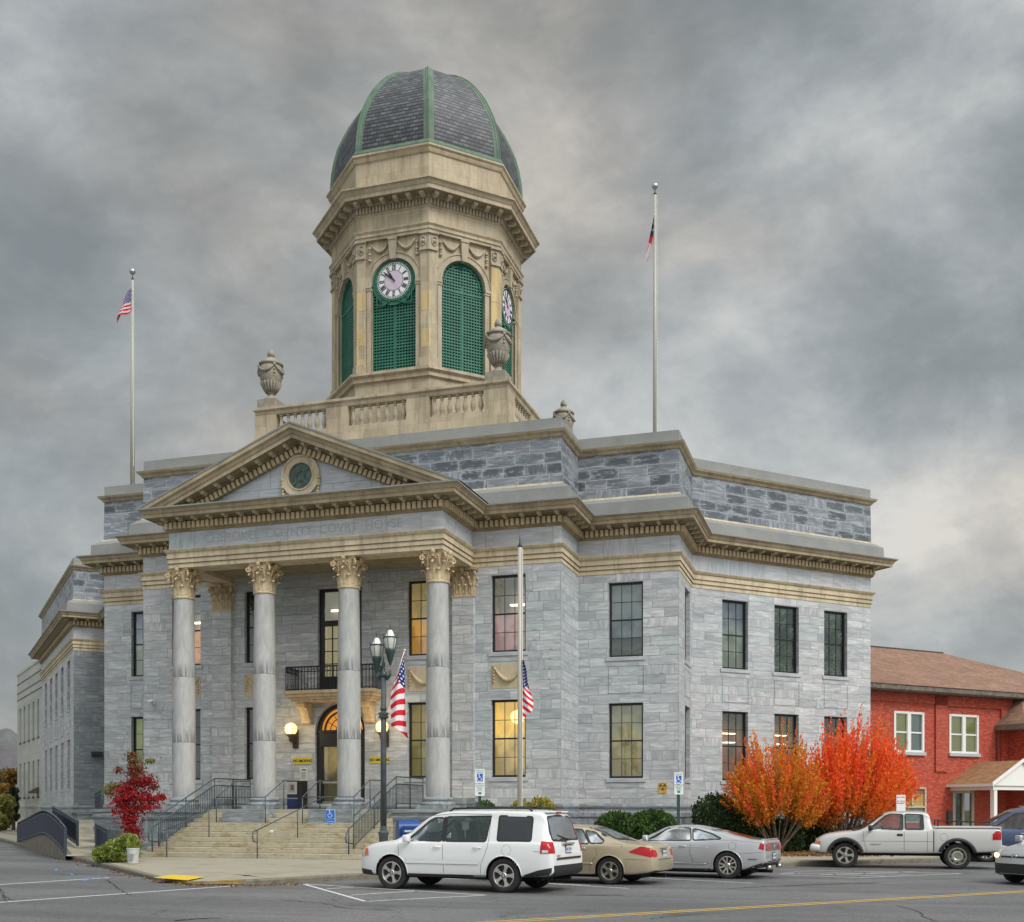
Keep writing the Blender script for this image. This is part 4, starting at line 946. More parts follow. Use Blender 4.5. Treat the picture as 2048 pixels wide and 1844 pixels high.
# arch mouldings, imposts, keystones, garlands
m = MB(); mg = MB()
for k in range(8):
    T = facT(k); Ti = T @ Matrix.Translation((0, -ao, 0)); m = MB(); mg = MB()
    q = MB(); ring(q, WA, WA+.10, -.07, .05, 24, 0, (0, ZSP), 0, math.pi); ring(q, WA+.10, WA+.24, -.045, .05, 24, 0, (0, ZSP), 0, math.pi); ring(q, WA+.24, WA+.28, -.08, .05, 24, 0, (0, ZSP), 0, math.pi)
    for s in (-1, 1):
        q.box(min(s*WA, s*(WA+.27)), max(s*WA, s*(WA+.27)), -.10, .32, ZSP-.12, ZSP); q.box(min(s*(WA-.02), s*(WA+.24)), max(s*(WA-.02), s*(WA+.24)), -.07, .30, ZSP-.22, ZSP-.12)
        q.box(min(s*WA, s*(WA+.2)), max(s*WA, s*(WA+.2)), -.04, .05, ZS, ZSP-.22)
    q.add([(-.12, -.16, ZSP+WA-.06), (.12, -.16, ZSP+WA-.06), (.19, -.2, ZA-.05), (-.19, -.2, ZA-.05), (-.12, .05, ZSP+WA-.06), (.12, .05, ZSP+WA-.06), (.19, .05, ZA-.05), (-.19, .05, ZA-.05)],
          [(0, 1, 2, 3), (4, 7, 6, 5), (0, 3, 7, 4), (1, 5, 6, 2), (0, 4, 5, 1), (3, 2, 6, 7)])
    q.box(-.2, .2, -.23, .05, ZA-.14, ZA-.04)
    m.add(q.v, q.f, 0, Ti)
    for s in (-1, 1):
        mg.tube([Ti @ Vector((s*(.22+.82*t/10), -.06, 26.78-.36*math.sin(math.pi*t/10))) for t in range(11)], [.025+.045*math.sin(math.pi*t/10) for t in range(11)], 7)
        for j in range(5): mg.sphere((s*1.12, -.06, 26.62-.13*j), .075 if j % 2 == 0 else .05, 8, 6, T=Ti)
    m.build('arch_moulding', mm['tower_trim'], tw, angle=35); mg.build('tower_garland', mm['tower_trim'], tw, True)
# entablature of the tower
m = MB(); m.sweep(octo(TA), [(-.1, 26.95), (.03, 26.95), (.03, 27.06), (.08, 27.08), (.08, 27.2), (.14, 27.28), (.14, 27.33), (.0, 27.36), (.0, 28.02), (.05, 28.06), (.05, 28.4), (.16, 28.44), (.16, 28.5)], True); m.build('tower_frieze', mm['tower'], tw)
m = MB()
def dent2(T): m.box(-.045, .045, -.14, -.03, 28.12, 28.38, 0, T)
along(octo(TA), .155, dent2, .06, True)
m.build('tower_dentils', mm['tower_trim'], tw)
m = MB(); m.sweep(octo(TA), [(.16, 28.5), (.62, 28.52)], True); m.build('tower_soffit', mm['soffit'], tw)
m = MB(); m.box(-.1, .1, -.54, -.16, -.07, .07); m.box(-.08, .08, -.5, -.2, -.11, -.07); tm0 = m.build('tower_modillion', mm['tower_trim'], tw); tml = []
def place_tm(T):
    o = tm0 if not tml else tm0.copy()
    if tml: C.objects.link(o); o.parent = tw
    tml.append(o); o.matrix_local = T @ Matrix.Translation((0, 0, 28.45))
along(octo(TA+.0), .58, place_tm, .16, True)
m = MB(); m.sweep(octo(TA), [(.60, 28.5), (.66, 28.5), (.66, 28.66), (.70, 28.7), (.76, 28.82), (.84, 28.86), (.84, 28.92), (.1, 29.16)], True); m.build('tower_cornice', mm['tower'], tw)
m = MB(); m.sweep(octo(TA+.06), [(.03, 29.0), (.0, 29.1), (.0, 30.36), (.06, 30.40), (.1, 30.5), (.1, 30.56), (.18, 30.62), (.18, 30.70), (-.2, 30.74)], True); m.build('drum_band', mm['tower'], tw)
# louvred panels
lat = MB(); n_v, n_h = 15, 34; y = -ao+.17
zt_ = ZSP
for i in range(n_v+1):
    x = -WA+.04+(2*WA-.08)*i/n_v; zz = zt_+math.sqrt(max(0, (WA-.03)**2-x*x)); lat.box(x-.022, x+.022, y, y+.035, ZS+.02, zz)
dz = (2*WA)/n_v*.95; z = ZS+.08
while z < ZSP+WA-.06:
    hx = WA-.03 if z < ZSP else math.sqrt(max(0, (WA-.03)**2-(z-ZSP)**2))
    lat.box(-hx, hx, y-.012, y+.02, z-.030, z+.030); z += dz
lv_low = MB()
for s in (-1, 1): lat.box(min(s*WA, s*(WA-.05)), max(s*WA, s*(WA-.05)), y-.03, y+.06, ZS, ZSP)
lat.box(-WA, WA, y-.03, y+.06, ZS, ZS+.07); lat.box(-WA, WA, y-.04, y+.03, ZSP-.32, ZSP-.22); lat.box(-.03, .03, y-.03, y+.03, ZS, ZSP)
ring(lat, WA-.07, WA, y-.05, y+.04, 24, 0, (0, ZSP), 0, math.pi)
ring(lat, WA-.2, WA-.17, y-.05, y, 24, 0, (0, ZSP), 0, math.pi)
lme = None
m = MB()
for k in range(8):
    T = facT(k); yb = -ao+.34
    n = 14; pts = [(-WA, yb, ZS), (WA, yb, ZS)] + [(WA*math.cos(math.pi*i/n), yb, ZSP+WA*math.sin(math.pi*i/n)) for i in range(n+1)]
    m.poly([T @ Vector(p) for p in pts])
m.build('louvre_backing', mm['dark'], tw)
lo = lat.build('louvre_screen', mm['green'], tw)
for k in range(1, 8):
    c = lo.copy(); C.objects.link(c); c.parent = tw; c.rotation_euler = (0, 0, R(45*k))
# clocks on the cardinal faces
mm['clock_white'] = mat('clock dial white', (.80, .80, .82), .5); mm['clock_pink'] = mat('clock dial centre', (.60, .50, .62), .5)
def clock(k):
    c = empty('clock', facT(k) @ Vector((0, -ao+.08, 25.12)), R(45*k), tw); c.scale = (.92, 1, .92)
    m = MB(); ring(m, .86, .98, -.04, .1, 40); ring(m, .98, 1.15, -.0, .1, 40)
    for i in range(26): a = 2*math.pi*i/26; m.sphere((.92*math.cos(a), -.045, .92*math.sin(a)), .03, 6, 4)
    # scroll brackets under the dial
    for s in (-1, 1):
        m.tube([(s*(.55+.2*math.cos(t*.8)*(1-t/12)), -.02, -.98+.2*math.sin(t*.8)*(1-t/12)) for t in range(9)], .025, 6)
        m.tube([(s*(.9-.0*t), -.02, -.55-.1*t) for t in range(6)], .03, 6); m.tube([(s*.2, -.02, -.95), (s*.5, -.03, -1.12), (s*.95, -.02, -1.1)], .03, 6)
    m.build('clock_surround', mm['green'], c, angle=40)
    m = MB(); disc(m, .87, -.05, 48, 0); m.build('dial', mm['clock_white'], c)
    m = MB(); disc(m, .47, -.056, 40, 0); ring(m, .47, .485, -.062, -.05, 40, 1); m.build('dial_centre', [mm['clock_pink'], mm['ink']], c)
    m = MB()
    for i in range(60):
        a = 2*math.pi*i/60; m.box(-.017, .017, -.064, -.05, .775, .85, 0, Matrix.Rotation(a, 4, 'Y'))
    m.build('minute_track', mm['ink'], c)
    for i, t in enumerate(('XII', 'I', 'II', 'III', 'IIII', 'V', 'VI', 'VII', 'VIII', 'IX', 'X', 'XI')):
        m = MB(); Rr = Matrix.Rotation(R(30*i), 4, 'Y')
        wds = {'I': .05, 'V': .10, 'X': .10}; tot = sum(wds[ch] for ch in t); x = -tot/2
        for ch in t:
            w_ = wds[ch]; xc = x+w_/2; x += w_
            if ch == 'I': m.box(xc-.014, xc+.014, -.063, -.05, .52, .74, 0, Rr)
            else:
                for s in (-1, 1):
                    p0, p1 = ((xc-s*.035, .52), (xc+s*.035, .74)) if ch == 'X' else ((xc, .52), (xc+s*.035, .74))
                    th_ = .016 if s > 0 else .008
                    m.add([(p0[0]-th_, -.063, p0[1]), (p0[0]+th_, -.063, p0[1]), (p1[0]+th_, -.063, p1[1]), (p1[0]-th_, -.063, p1[1])], [(0, 1, 2, 3)], 0, Rr)
            m.box(xc-w_/2+.004, xc+w_/2-.004, -.062, -.05, .515, .53, 0, Rr); m.box(xc-w_/2+.004, xc+w_/2-.004, -.062, -.05, .73, .745, 0, Rr)
        m.build('numeral', mm['ink'], c)
    m = MB()
    for a, ln, wd in ((-34, .50, .055), (-50, .74, .045)):
        Rr = Matrix.Rotation(R(a), 4, 'Y'); m.add([(-.02, -.09, -.12), (.02, -.09, -.12), (wd, -.09, ln*.72), (0, -.09, ln), (-wd, -.09, ln*.72)], [(0, 1, 2, 3, 4)], 0, Rr)
    m.lathe([(.05, 0), (.05, .03)], 12, T=Matrix.Translation((0, -.07, 0)) @ Matrix.Rotation(R(90), 4, 'X')); m.build('clock_hand', mm['ink'], c)
    m = MB(); m.box(-.006, .006, -.095, -.09, -.1, .34, 0, Matrix.Rotation(R(142), 4, 'Y')); m.build('second_hand', mm['clock_pink'], c)
for k in (0, 2, 6): clock(k)
# ------------------------------------------------------------------ dome
prof_d = [(30.72, 4.15), (31.2, 4.14), (31.7, 4.10), (32.3, 4.0), (32.9, 3.84), (33.4, 3.62), (33.9, 3.38), (34.35, 3.10), (34.8, 2.78), (35.2, 2.43), (35.55, 2.05), (35.85, 1.62), (36.1, 1.12), (36.25, .6), (36.32, .05)]
def slate():
    m = mat('weathered slate shingles', (.12, .12, .13), .55); nt = m.node_tree; uv = uvco(nt)
    wob = noise(nt, mapping(nt, uv, (1, 1, 1)), 4, 3)
    va = N(nt, 'ShaderNodeVectorMath', operation='ADD'); L(nt, uv, va.inputs[0]); cb = N(nt, 'ShaderNodeCombineXYZ'); L(nt, M(nt, 'MULTIPLY', wob, .05), cb.inputs[1]); L(nt, cb.outputs[0], va.inputs[1])
    b = brick(nt, va.outputs[0], .27, .185, .012)
    b.squash = 1.0
    wn = N(nt, 'ShaderNodeTexWhiteNoise', noise_dimensions='1D'); L(nt, M(nt, 'MULTIPLY', b.outputs['Color'], 91.), wn.inputs['W'])
    col = ramp(nt, wn.outputs[0], [(0, (.060, .068, .078)), (.5, (.100, .108, .120)), (1, (.16, .17, .183))])
    v = M(nt, 'FRACT', M(nt, 'DIVIDE', N_sep(nt, va.outputs[0], 1), .185))
    col = mixc(nt, ramp(nt, v, [(.0, 1.), (.24, .85), (.34, 0.), (1, 0.)]), col, (.012, .013, .016))   # thick butt edge of every course
    col = mixc(nt, b.outputs['Fac'], col, (.02, .02, .025))
    L(nt, col, bs(m).inputs['Base Color']); bump(m, v, .8, .03); return m
def face_uv(o, fn):
    me = o.data; ul = me.uv_layers[0]
    for p in me.polygons:
        for li in p.loop_indices: ul.data[li].uv = fn(p, me.loops[li].vertex_index)
dome = empty('dome', (0, 0, 0), 0, tw)
m = MB(); ln = [0]
for i in range(1, len(prof_d)): ln.append(ln[-1]+math.hypot(prof_d[i][0]-prof_d[i-1][0], prof_d[i][1]-prof_d[i-1][1]))
t8 = math.tan(R(22.5)); uvs = []
for k in range(8):
    T = facT(k)
    for i in range(len(prof_d)-1):
        (z0, a0), (z1, a1) = prof_d[i], prof_d[i+1]
        m.quad(*[T @ Vector(p) for p in ((-a0*t8, -a0, z0), (a0*t8, -a0, z0), (a1*t8, -a1, z1), (-a1*t8, -a1, z1))])
        uvs += [(-a0*t8+k*9.1, ln[i]), (a0*t8+k*9.1, ln[i]), (a1*t8+k*9.1, ln[i+1]), (-a1*t8+k*9.1, ln[i+1])]
o = m.build('slate_roof', slate(), dome)
for li, u_ in enumerate(uvs): o.data.uv_layers[0].data[li].uv = u_
m = MB()
for k in range(8):          # copper ribs over the hips
    m = MB()
    ang = R(-112.5+45*k); c8 = 1/math.cos(R(22.5)); rr = [(z, a*c8) for z, a in prof_d]
    er, et = (math.cos(ang), math.sin(ang)), (-math.sin(ang), math.cos(ang))
    sec = [(-.23, -.08), (-.23, .012), (-.12, .018), (-.11, .045), (-.03, .05), (-.02, .085), (.02, .085), (.03, .05), (.11, .045), (.12, .018), (.23, .012), (.23, -.08)]
    vs = []
    for i, (z, r) in enumerate(rr):
        a, b = rr[max(0, i-1)], rr[min(len(rr)-1, i+1)]; dz_, dr_ = b[0]-a[0], b[1]-a[1]; q = math.hypot(dz_, dr_); nr, nz = dz_/q, -dr_/q
        sc_ = 1 if r > 1.4 else max(.12, r/1.4)
        for s, h in sec:
            # folded: sides lie on the two roof slopes
            drop = abs(s)*.41*sc_
            vs.append(((r-drop+nr*h)*er[0]+et[0]*s*sc_, (r-drop+nr*h)*er[1]+et[1]*s*sc_, z+nz*h))
    n = len(sec); m.add(vs, [(i*n+q, i*n+q+1, (i+1)*n+q+1, (i+1)*n+q) for i in range(len(rr)-1) for q in range(n-1)])
    m.build('copper_rib', mm['copper'], dome)
m = MB(); m.sweep(octo(TA+.0), [(.14, 30.66), (.16, 30.80), (.10, 30.95), (.0, 30.98)], True); m.build('copper_base', mm['copper'], dome)
m = MB(); m.lathe([(.5, 36.22), (.45, 36.30), (.12, 36.36), (.04, 36.40)], 16); m.build('finial_cap', mm['copper'], dome)
# roof flag poles belong to the roofs they stand on; flags are separate things below
def flag_pole(name, label, x, y, z0, z1, r0, r1, ball=True):
    t = thing(name, label, 'flagpole', (x, y, z0), 0)
    m = MB(); m.tube([(0, 0, 0), (0, 0, (z1-z0)*.5), (0, 0, z1-z0)], [r0, (r0+r1)/2, r1], 14); m.build('pole', mm['pole'], t, True)
    m = MB(); m.lathe([(r1, 0), (r1*1.15, .04), (r1*.5, .12), (.015, .16), (.015, .28)], 12, (0, 0, z1-z0)); m.build('pole_cap', mm['blk_plastic'], t, True)
    if ball: m = MB(); m.sphere((0, 0, z1-z0+.38), .14, 16, 10); m.build('ball_finial', mat('silver finial', (.5, .5, .5), .25, .8), t, True)
    m = MB(); m.tube([(r0*.9, -.06, 1.2), (r1+.03, -.04, z1-z0-.05)], .012, 5); m.build('halyard', mm['white'], t)
    return t
# ------------------------------------------------------------------ ground, roads, pavement
def struct(o): o['kind'] = 'structure'; return o
def asphalt():
    m = mat('worn asphalt', (.1, .1, .1), .72, 0, .35); nt = m.node_tree; v = objco(nt)
    a = noise(nt, mapping(nt, v, (.16, .16, 1)), 1, 5, .6); g = noise(nt, v, 24, 4, .8); g2 = noise(nt, v, 7, 5, .7)
    # long patches along the street
    s = noise(nt, mapping(nt, v, (.07, .55, 1), (0, 0, R(-46))), 1.0, 4, .6, .3)
    col = ramp(nt, a, [(.35, (.125, .128, .130)), (.65, (.185, .187, .188))])
    col = mixc(nt, ramp(nt, s, [(.42, 0.), (.62, .7)]), col, (.095, .098, .102))
    col = mixc(nt, 1., col, ramp(nt, g, [(.32, .45), (.68, 1.55)]), 'MULTIPLY'); col = mixc(nt, 1., col, ramp(nt, g2, [(.35, .84), (.65, 1.14)]), 'MULTIPLY')
    oil = noise(nt, mapping(nt, v, (.45, .45, 1), loc=(9, 4, 0)), 1, 4, .6); col = mixc(nt, ramp(nt, oil, [(.60, 0.), (.72, .6)]), col, (.05, .052, .055))
    vo = N(nt, 'ShaderNodeTexVoronoi', feature='DISTANCE_TO_EDGE'); L(nt, mapping(nt, v, (.13, .13, 0), loc=(.3, .1, 0)), vo.inputs['Vector']); 
    wv = noise(nt, v, 1.8, 4); 
    vv = N(nt, 'ShaderNodeVectorMath', operation='ADD'); L(nt, mapping(nt, v, (.13, .13, 0)), vv.inputs[0]); cb = N(nt, 'ShaderNodeCombineXYZ'); L(nt, M(nt, 'MULTIPLY', wv, .22), cb.inputs[0]); L(nt, M(nt, 'MULTIPLY', noise(nt, v, 2.3, 4), .22), cb.inputs[1]); L(nt, cb.outputs[0], vv.inputs[1]); L(nt, vv.outputs[0], vo.inputs['Vector'])
    cr = M(nt, 'MULTIPLY', M(nt, 'LESS_THAN', vo.outputs['Distance'], .0035), ramp(nt, noise(nt, mapping(nt, v, (.2, .2, 1), loc=(5, 2, 0)), 1, 2), [(.44, 0.), (.5, 1.)]))
    col = mixc(nt, M(nt, 'MULTIPLY', cr, .85), col, (.022, .022, .024))
    L(nt, col, bs(m).inputs['Base Color']); L(nt, ramp(nt, a, [(.3, .5), (.7, .78)]), bs(m).inputs['Roughness']); bump(m, M(nt, 'ADD', g, M(nt, 'MULTIPLY', g2, .5)), .5, .008); return m
mm['asphalt'] = asphalt()
mm['paint'] = mottled('worn white road paint', (.50, .50, .48), (.66, .66, .64), 5, .7, c3=(.36, .36, .35))
mm['yellow'] = mottled('worn yellow road paint', (.52, .33, .06), (.62, .41, .10), 5, .7, c3=(.4, .27, .08))
mm['kerb'] = mottled('stained kerb', (.10, .09, .07), (.22, .20, .155), 2.5, .9, bumps=.4, c3=(.13, .13, .09))
mm['pave'] = mottled('tan concrete pavement', (.27, .245, .19), (.36, .33, .26), .8, .85, c3=(.31, .275, .20), bumps=.2)
m = MB(); S = 900; m.quad((-S, -S, -.06), (S, -S, -.06), (S, S*1.6, -.06), (-S, S*1.6, -.06)); struct(m.build('ground', mottled('dull grass', (.07, .08, .035), (.13, .12, .05), .3, .95)))
m = MB(); m.poly([(-150, -60, 0), (90, -60, 0), (90, 150, 0), (-60, 150, 0), (-150, 120, 0)]); struct(m.build('road', mm['asphalt']))
kerb = [(-150, 151.5), (-38.65, 44.6), (-30.89, 37.25), (-26.77, 33.45), (-20.6, 27.75), G(293, 1756.5), G(337, 1764), G(376, 1768.5), G(410, 1770), G(440, 1770.5), G(491, 1771.5), G(543, 1769.5), G(594, 1766.8), G(700, 1759.5), (-1.45, 36.6), (8, 46.2), (60, 99)]
def kh(i):      # kerb height dips at the ramp on the corner
    return {4: .13, 5: .10, 6: .07, 7: .07, 8: .08, 9: .11, 10: .14}.get(i, .15)
kp = [Vector(p) for p in kerb]; inner = []; kn = []
for i in range(len(kp)):
    a = (kp[i]-kp[max(0, i-1)]); b = (kp[min(len(kp)-1, i+1)]-kp[i]); a = a if a.length > 1e-6 else b; b = b if b.length > 1e-6 else a
    d = (a.normalized()+b.normalized()).normalized(); kn.append(Vector((d.y, -d.x))); inner.append(kp[i]-kn[-1]*1.5)
m = MB(); n = len(kp); mk_ = [p-q*.16 for p, q in zip(kp, kn)]
m.add([(p.x, p.y, kh(i)) for i, p in enumerate(mk_)]+[(p.x, p.y, .15) for p in inner], [(i, i+1, n+i+1, n+i) for i in range(n-1)])
m.poly([(p.x, p.y, .15) for p in inner[1:-1]] + [(60, 101, .15), (60, 140, .15), (-120, 140, .15), (-148, 152.5, .15)])
pave = struct(m.build('pavement', mm['pave'])); 
m = MB()
for i in range(n-1):
    for (o0, f0), (o1, f1) in (((.0, -.2), (.015, .75)), ((.015, .75), (.0, 1.)), ((.0, 1.), (-.17, 1.02))):
        m.quad(*[(kp[k].x+kn[k].x*o, kp[k].y+kn[k].y*o, kh(k)*f) for k, o, f in ((i, o0, f0), (i+1, o0, f0), (i+1, o1, f1), (i, o1, f1))])
struct(m.build('kerb', mm['kerb']))
m = MB()
for i in range(6, 10): m.quad(*[(kp[k].x+kn[k].x*o, kp[k].y+kn[k].y*o, kh(k)*f+.003) for k, o, f in ((i, .018, .3), (i+1, .018, .3), (i+1, .004, 1.), (i, .004, 1.))]); m.quad(*[(kp[k].x+kn[k].x*o, kp[k].y+kn[k].y*o, kh(k)*1.02+.004) for k, o in ((i, .0), (i+1, .0), (i+1, -.08), (i, -.08))])
struct(m.build('kerb_paint', mottled('worn yellow kerb paint', (.18, .13, .06), (.42, .29, .06), 4, .8, c3=(.50, .36, .08))))
# expansion joints across the pavement
m = MB()
for s in range(1, 13):
    p = (-12.0+UX*s*2.4*.63, 25.45+UY*s*2.4*.63*1.05)
    a = (p[0]+.1*VX, p[1]+.1*VY); b = (p[0]+3.6*VX, p[1]+3.6*VY)
    m.add([(a[0], a[1], .157), (a[0]+.02, a[1]+.02, .157), (b[0]+.02, b[1]+.02, .157), (b[0], b[1], .157)], [(0, 1, 2, 3)])
struct(m.build('pavement_joint', mat('pavement joint', (.10, .09, .07), .9)))
def strip(mb, p, q, w_, z=.004, n=1, mi=0):
    p, q = Vector(p), Vector(q); d = (q-p).normalized(); nn = Vector((-d.y, d.x))*w_/2
    mb.quad((*(p-nn), z), (*(q-nn), z), (*(q+nn), z), (*(p+nn), z), mi)
def gp(x, y): return G(x, y)
m = MB()
strip(m, gp(-200, 1782), gp(219, 1755.5), .14); strip(m, gp(-200, 1819), gp(488, 1770.6), .13)
m2 = [((606, 1768), (731, 1803)), ((731, 1803), (973, 1790.6)), ((606, 1768), (833, 1782)), ((833, 1782), (973, 1790.6)), ((700, 1790.6), (833, 1782)), ((654, 1778), (708, 1774.6)),
      ((890, 1757), (1180, 1771)), ((1100, 1767.7), (1257, 1777)), ((1298, 1756), (1506, 1766.4)),
      ((1560, 1749.5), (1717, 1755.5)), ((1717, 1755.5), (1925, 1747)), ((1560, 1739.5), (1925, 1747)), ((1568, 1742.5), (1820, 1749.5)), ((1566, 1745.5), (1770, 1752.5)), ((1560, 1748), (1600, 1746)), ((1720, 1733), (1745, 1734)), ((1955, 1733), (2100, 1737)), ((1640, 1750), (1830, 1743.5))]
for a, b in m2: strip(m, gp(*a), gp(*b), .09)
struct(m.build('road_marking', mm['paint']))
m = MB()
for off in (0, .22):
    p = Vector((-3.89, 17.51)) + Vector((.7, -.7))*(off-.1); strip(m, (p.x-UX*40, p.y-UY*40*1.04), (p.x+UX*70, p.y+UY*70*1.11), .10)
struct(m.build('centre_line', mm['yellow']))
m = MB(); m.poly([(*G(x, y, z), z) for x, y, z in ((306, 1755, .125), (374, 1760.5, .095), (411, 1753.8, .125), (346, 1749, .154))]); struct(m.build('yellow_ramp_plate', mat('yellow tactile plate', (.72, .50, .03), .6)))
m = MB(); m.poly([(*G(x, y, .156), .1565) for x, y in ((240, 1741), (300, 1757), (440, 1768), (490, 1764), (480, 1760), (390, 1756))]); 
m = MB()
for pts, w_ in ((((166, 1757.6), (200, 1758.6), (240, 1759.5), (283, 1758.5)), .07), (((166, 1757.6), (188, 1755.8), (210, 1756.6)), .05), (((98, 1737), (114, 1738), (110, 1742)), .05), (((130, 1749), (140, 1747), (147, 1750.5)), .05), (((166, 1762), (178, 1759)), .06)):
    for a, b in zip(pts, pts[1:]): strip(m, gp(*a), gp(*b), w_, .005)
struct(m.build('utility_paint_mark', mat('sky blue survey paint', (.10, .30, .58), .8)))
m = MB()
for pts in (((1455, 1777.5), (1540, 1773), (1640, 1769), (1760, 1766)), ((1150, 1790.5), (1245, 1790.5)), ((350, 1842), (390, 1838), (440, 1836)),):
    for i in range(len(pts)-1):
        a, b = Vector(gp(*pts[i])), Vector(gp(*pts[i+1]))
        for k in range(10): p = a.lerp(b, k/10); q = a.lerp(b, (k+1)/10); j = random.uniform(-.03, .03); strip(m, (p.x, p.y+j), (q.x, q.y-j), random.uniform(.03, .1), .006)
for pts in (((-5, 1770), (4, 1786), (11, 1804)), ((6, 1790), (20, 1800)), ((213, 1760), (235, 1775), (249, 1786), (262, 1790)), ((1794, 1811), (1818, 1817), (1840, 1826), (1850, 1835), (1874, 1844), (1890, 1858)), ((1560, 1773.7), (1717, 1765.8), (1946, 1755.6)), ((1300, 1838), (1380, 1828), (1450, 1826)), ((560, 1800), (640, 1806), (700, 1818), (790, 1822))):
    for i in range(len(pts)-1):
        a, b = Vector(gp(*pts[i])), Vector(gp(*pts[i+1])); nn_ = max(3, int((b-a).length/.12)); pr_ = a
        for k in range(1, nn_+1):
            q = a.lerp(b, k/nn_)+Vector((random.uniform(-.035, .035), random.uniform(-.035, .035)))
            strip(m, pr_, q, random.uniform(.012, .03), .007); pr_ = q
struct(m.build('tar_seam', mat('tar sealed seam', (.012, .012, .013), .4)))
# planting bed with leaf litter between pavement and right wing
m = MB()
bed = [G(1360, 1712, .15), G(2048, 1686, .15), at(2090, 52), at(1741, 50.5), P3R, (P3R[0], Y2), (P3R[0]-6, Y2), at(1100, 37.2), at(1330, 37.4)]
m.poly([(x, y, .168) for x, y in bed]); 
def mulch():
    q = mottled('leaf mulch', (.05, .035, .02), (.12, .07, .03), 3, .95, bumps=.8); return q
struct(m.build('planting_bed', mulch()))

# ------------------------------------------------------------------ leaves helper
def leaf_cloud(name, pts, dirs, size, material, parent=None, aspect=1.9, jitter=.6, tone=None, seed=1):
    rg = random.Random(seed); vs = []; fs = []; col = []
    for i, (p, d) in enumerate(zip(pts, dirs)):
        s = size*rg.uniform(.6, 1.25)
        n = Vector((rg.gauss(0, 1), rg.gauss(0, 1), rg.gauss(0, 1)+.4)).normalized()
        a = (Vector(d) + Vector((rg.gauss(0, jitter), rg.gauss(0, jitter), rg.gauss(0, jitter)))).normalized()
        b = a.cross(n)
        if b.length < .1: b = a.orthogonal()
        b = b.normalized()*s/2; a = a*s*aspect/2; P = Vector(p); o = len(vs)
        cup = a.cross(b).normalized()*s*.12
        vs += [P-a, P+b+cup, P+a, P-b+cup]; fs.append((o, o+1, o+2, o+3))
        t = tone[i] if tone else rg.random(); col += [t]*4
    me = bpy.data.meshes.new(name); me.from_pydata([v[:] for v in vs], [], fs)
    at_ = me.attributes.new('tone', 'FLOAT', 'POINT'); at_.data.foreach_set('value', col)
    me.materials.append(material); o = bpy.data.objects.new(name, me); C.objects.link(o)
    if parent: o.parent = parent
    return o
def leaf_mat(name, stops, rough=.6, transl=.3):
    m = mat(name, stops[0][1], rough, 0, .3); nt = m.node_tree
    a = N(nt, 'ShaderNodeAttribute'); a.attribute_name = 'tone'; c = ramp(nt, a.outputs['Fac'], stops); L(nt, c, bs(m).inputs['Base Color'])
    tr = N(nt, 'ShaderNodeBsdfTranslucent'); L(nt, c, tr.inputs[0]); mx = N(nt, 'ShaderNodeMixShader'); mx.inputs[0].default_value = transl
    L(nt, bs(m).outputs[0], mx.inputs[1]); L(nt, tr.outputs[0], mx.inputs[2]); L(nt, mx.outputs[0], nt.nodes['Material Output'].inputs[0]); return m
mm['bark'] = mottled('grey brown bark', (.10, .08, .06), (.20, .17, .13), 8, .9, stretch=(1, 1, .3), bumps=.6)

def hedge(name, label, D, px0, px1, ytop, n, seed, lobes=None, cat='hedge', matl=None, size=.075, depth=None, parent=None, base=.16, blooms=0, group=None, rough=.035):
    rg = random.Random(seed); c = at((px0+px1)/2, D); wx = (px1-px0)/2*D/2245; h = zat(ytop, D)-base; dp = depth or wx*.75
    t = thing(name, label, cat, (c[0], c[1], base), PSI, group)
    lobes = lobes or [(0, 0, 1, 1, 1)]
    def hit(d):      # radius along direction from the base centre for the union of lobes -> sample lobes directly
        pass
    core = MB(); pts = []; dirs = []; tone = []
    for lx, ly, sx, sy, sz in lobes:
        core.sphere((lx*wx, ly*dp, h*sz*.42), 1, 20, 12, 0, wx*sx*.90, dp*sy*.90, h*sz*.50)
    tot = sum(l[2]*l[4] for l in lobes)
    for lx, ly, sx, sy, sz in lobes:
        for i in range(int(n*sx*sz/tot)):
            a = rg.uniform(0, 2*math.pi); u = rg.uniform(-.85, 1); r = math.sqrt(max(0, 1-u*u)); rr = rg.gauss(1, rough) + rough*(1.4*math.sin(a*5+u*7+lx*9)+.9*math.sin(a*11-u*13))
            ox, oy, oz = r*math.cos(a), r*math.sin(a), u
            # squarish dome
            k = 1/(abs(ox)**2.25+abs(oy)**2.25+abs(oz)**2.25)**(1/2.25); ox, oy, oz = ox*k*rr, oy*k*rr, oz*k*rr
            z = h*sz*.46+oz*h*sz*.54
            if z < 0.02: continue
            if oy > .45 : continue
            pts.append((lx*wx+ox*wx*sx, ly*dp+oy*dp*sy, z)); dirs.append((ox*.5, oy*.5, oz*.6+.6))
            tone.append(min(1, max(0, rg.gauss(.5, .2) + .16*math.sin(a*4+u*3+lx*5))))
    core.build('branches', mm['hedge_core'], t, True)
    leaf_cloud('foliage', pts, dirs, size, matl or mm['hedge'], t, 1.7, .55, tone, seed)
    return t
mm['hedge_core'] = mottled('shrub twigs', (.012, .022, .010), (.03, .045, .018), 12, .95)
mm['hedge'] = leaf_mat('clipped evergreen leaf', [(0, (.022, .05, .014)), (.5, (.045, .10, .022)), (.8, (.09, .17, .035)), (1, (.16, .25, .06))])
mm['hedge_dk'] = leaf_mat('dark evergreen leaf', [(0, (.018, .035, .014)), (.5, (.035, .07, .024)), (.85, (.075, .12, .04)), (1, (.14, .17, .06))])
mm['gold'] = leaf_mat('golden shrub leaf', [(0, (.10, .13, .03)), (.5, (.33, .31, .04)), (1, (.60, .40, .05))])
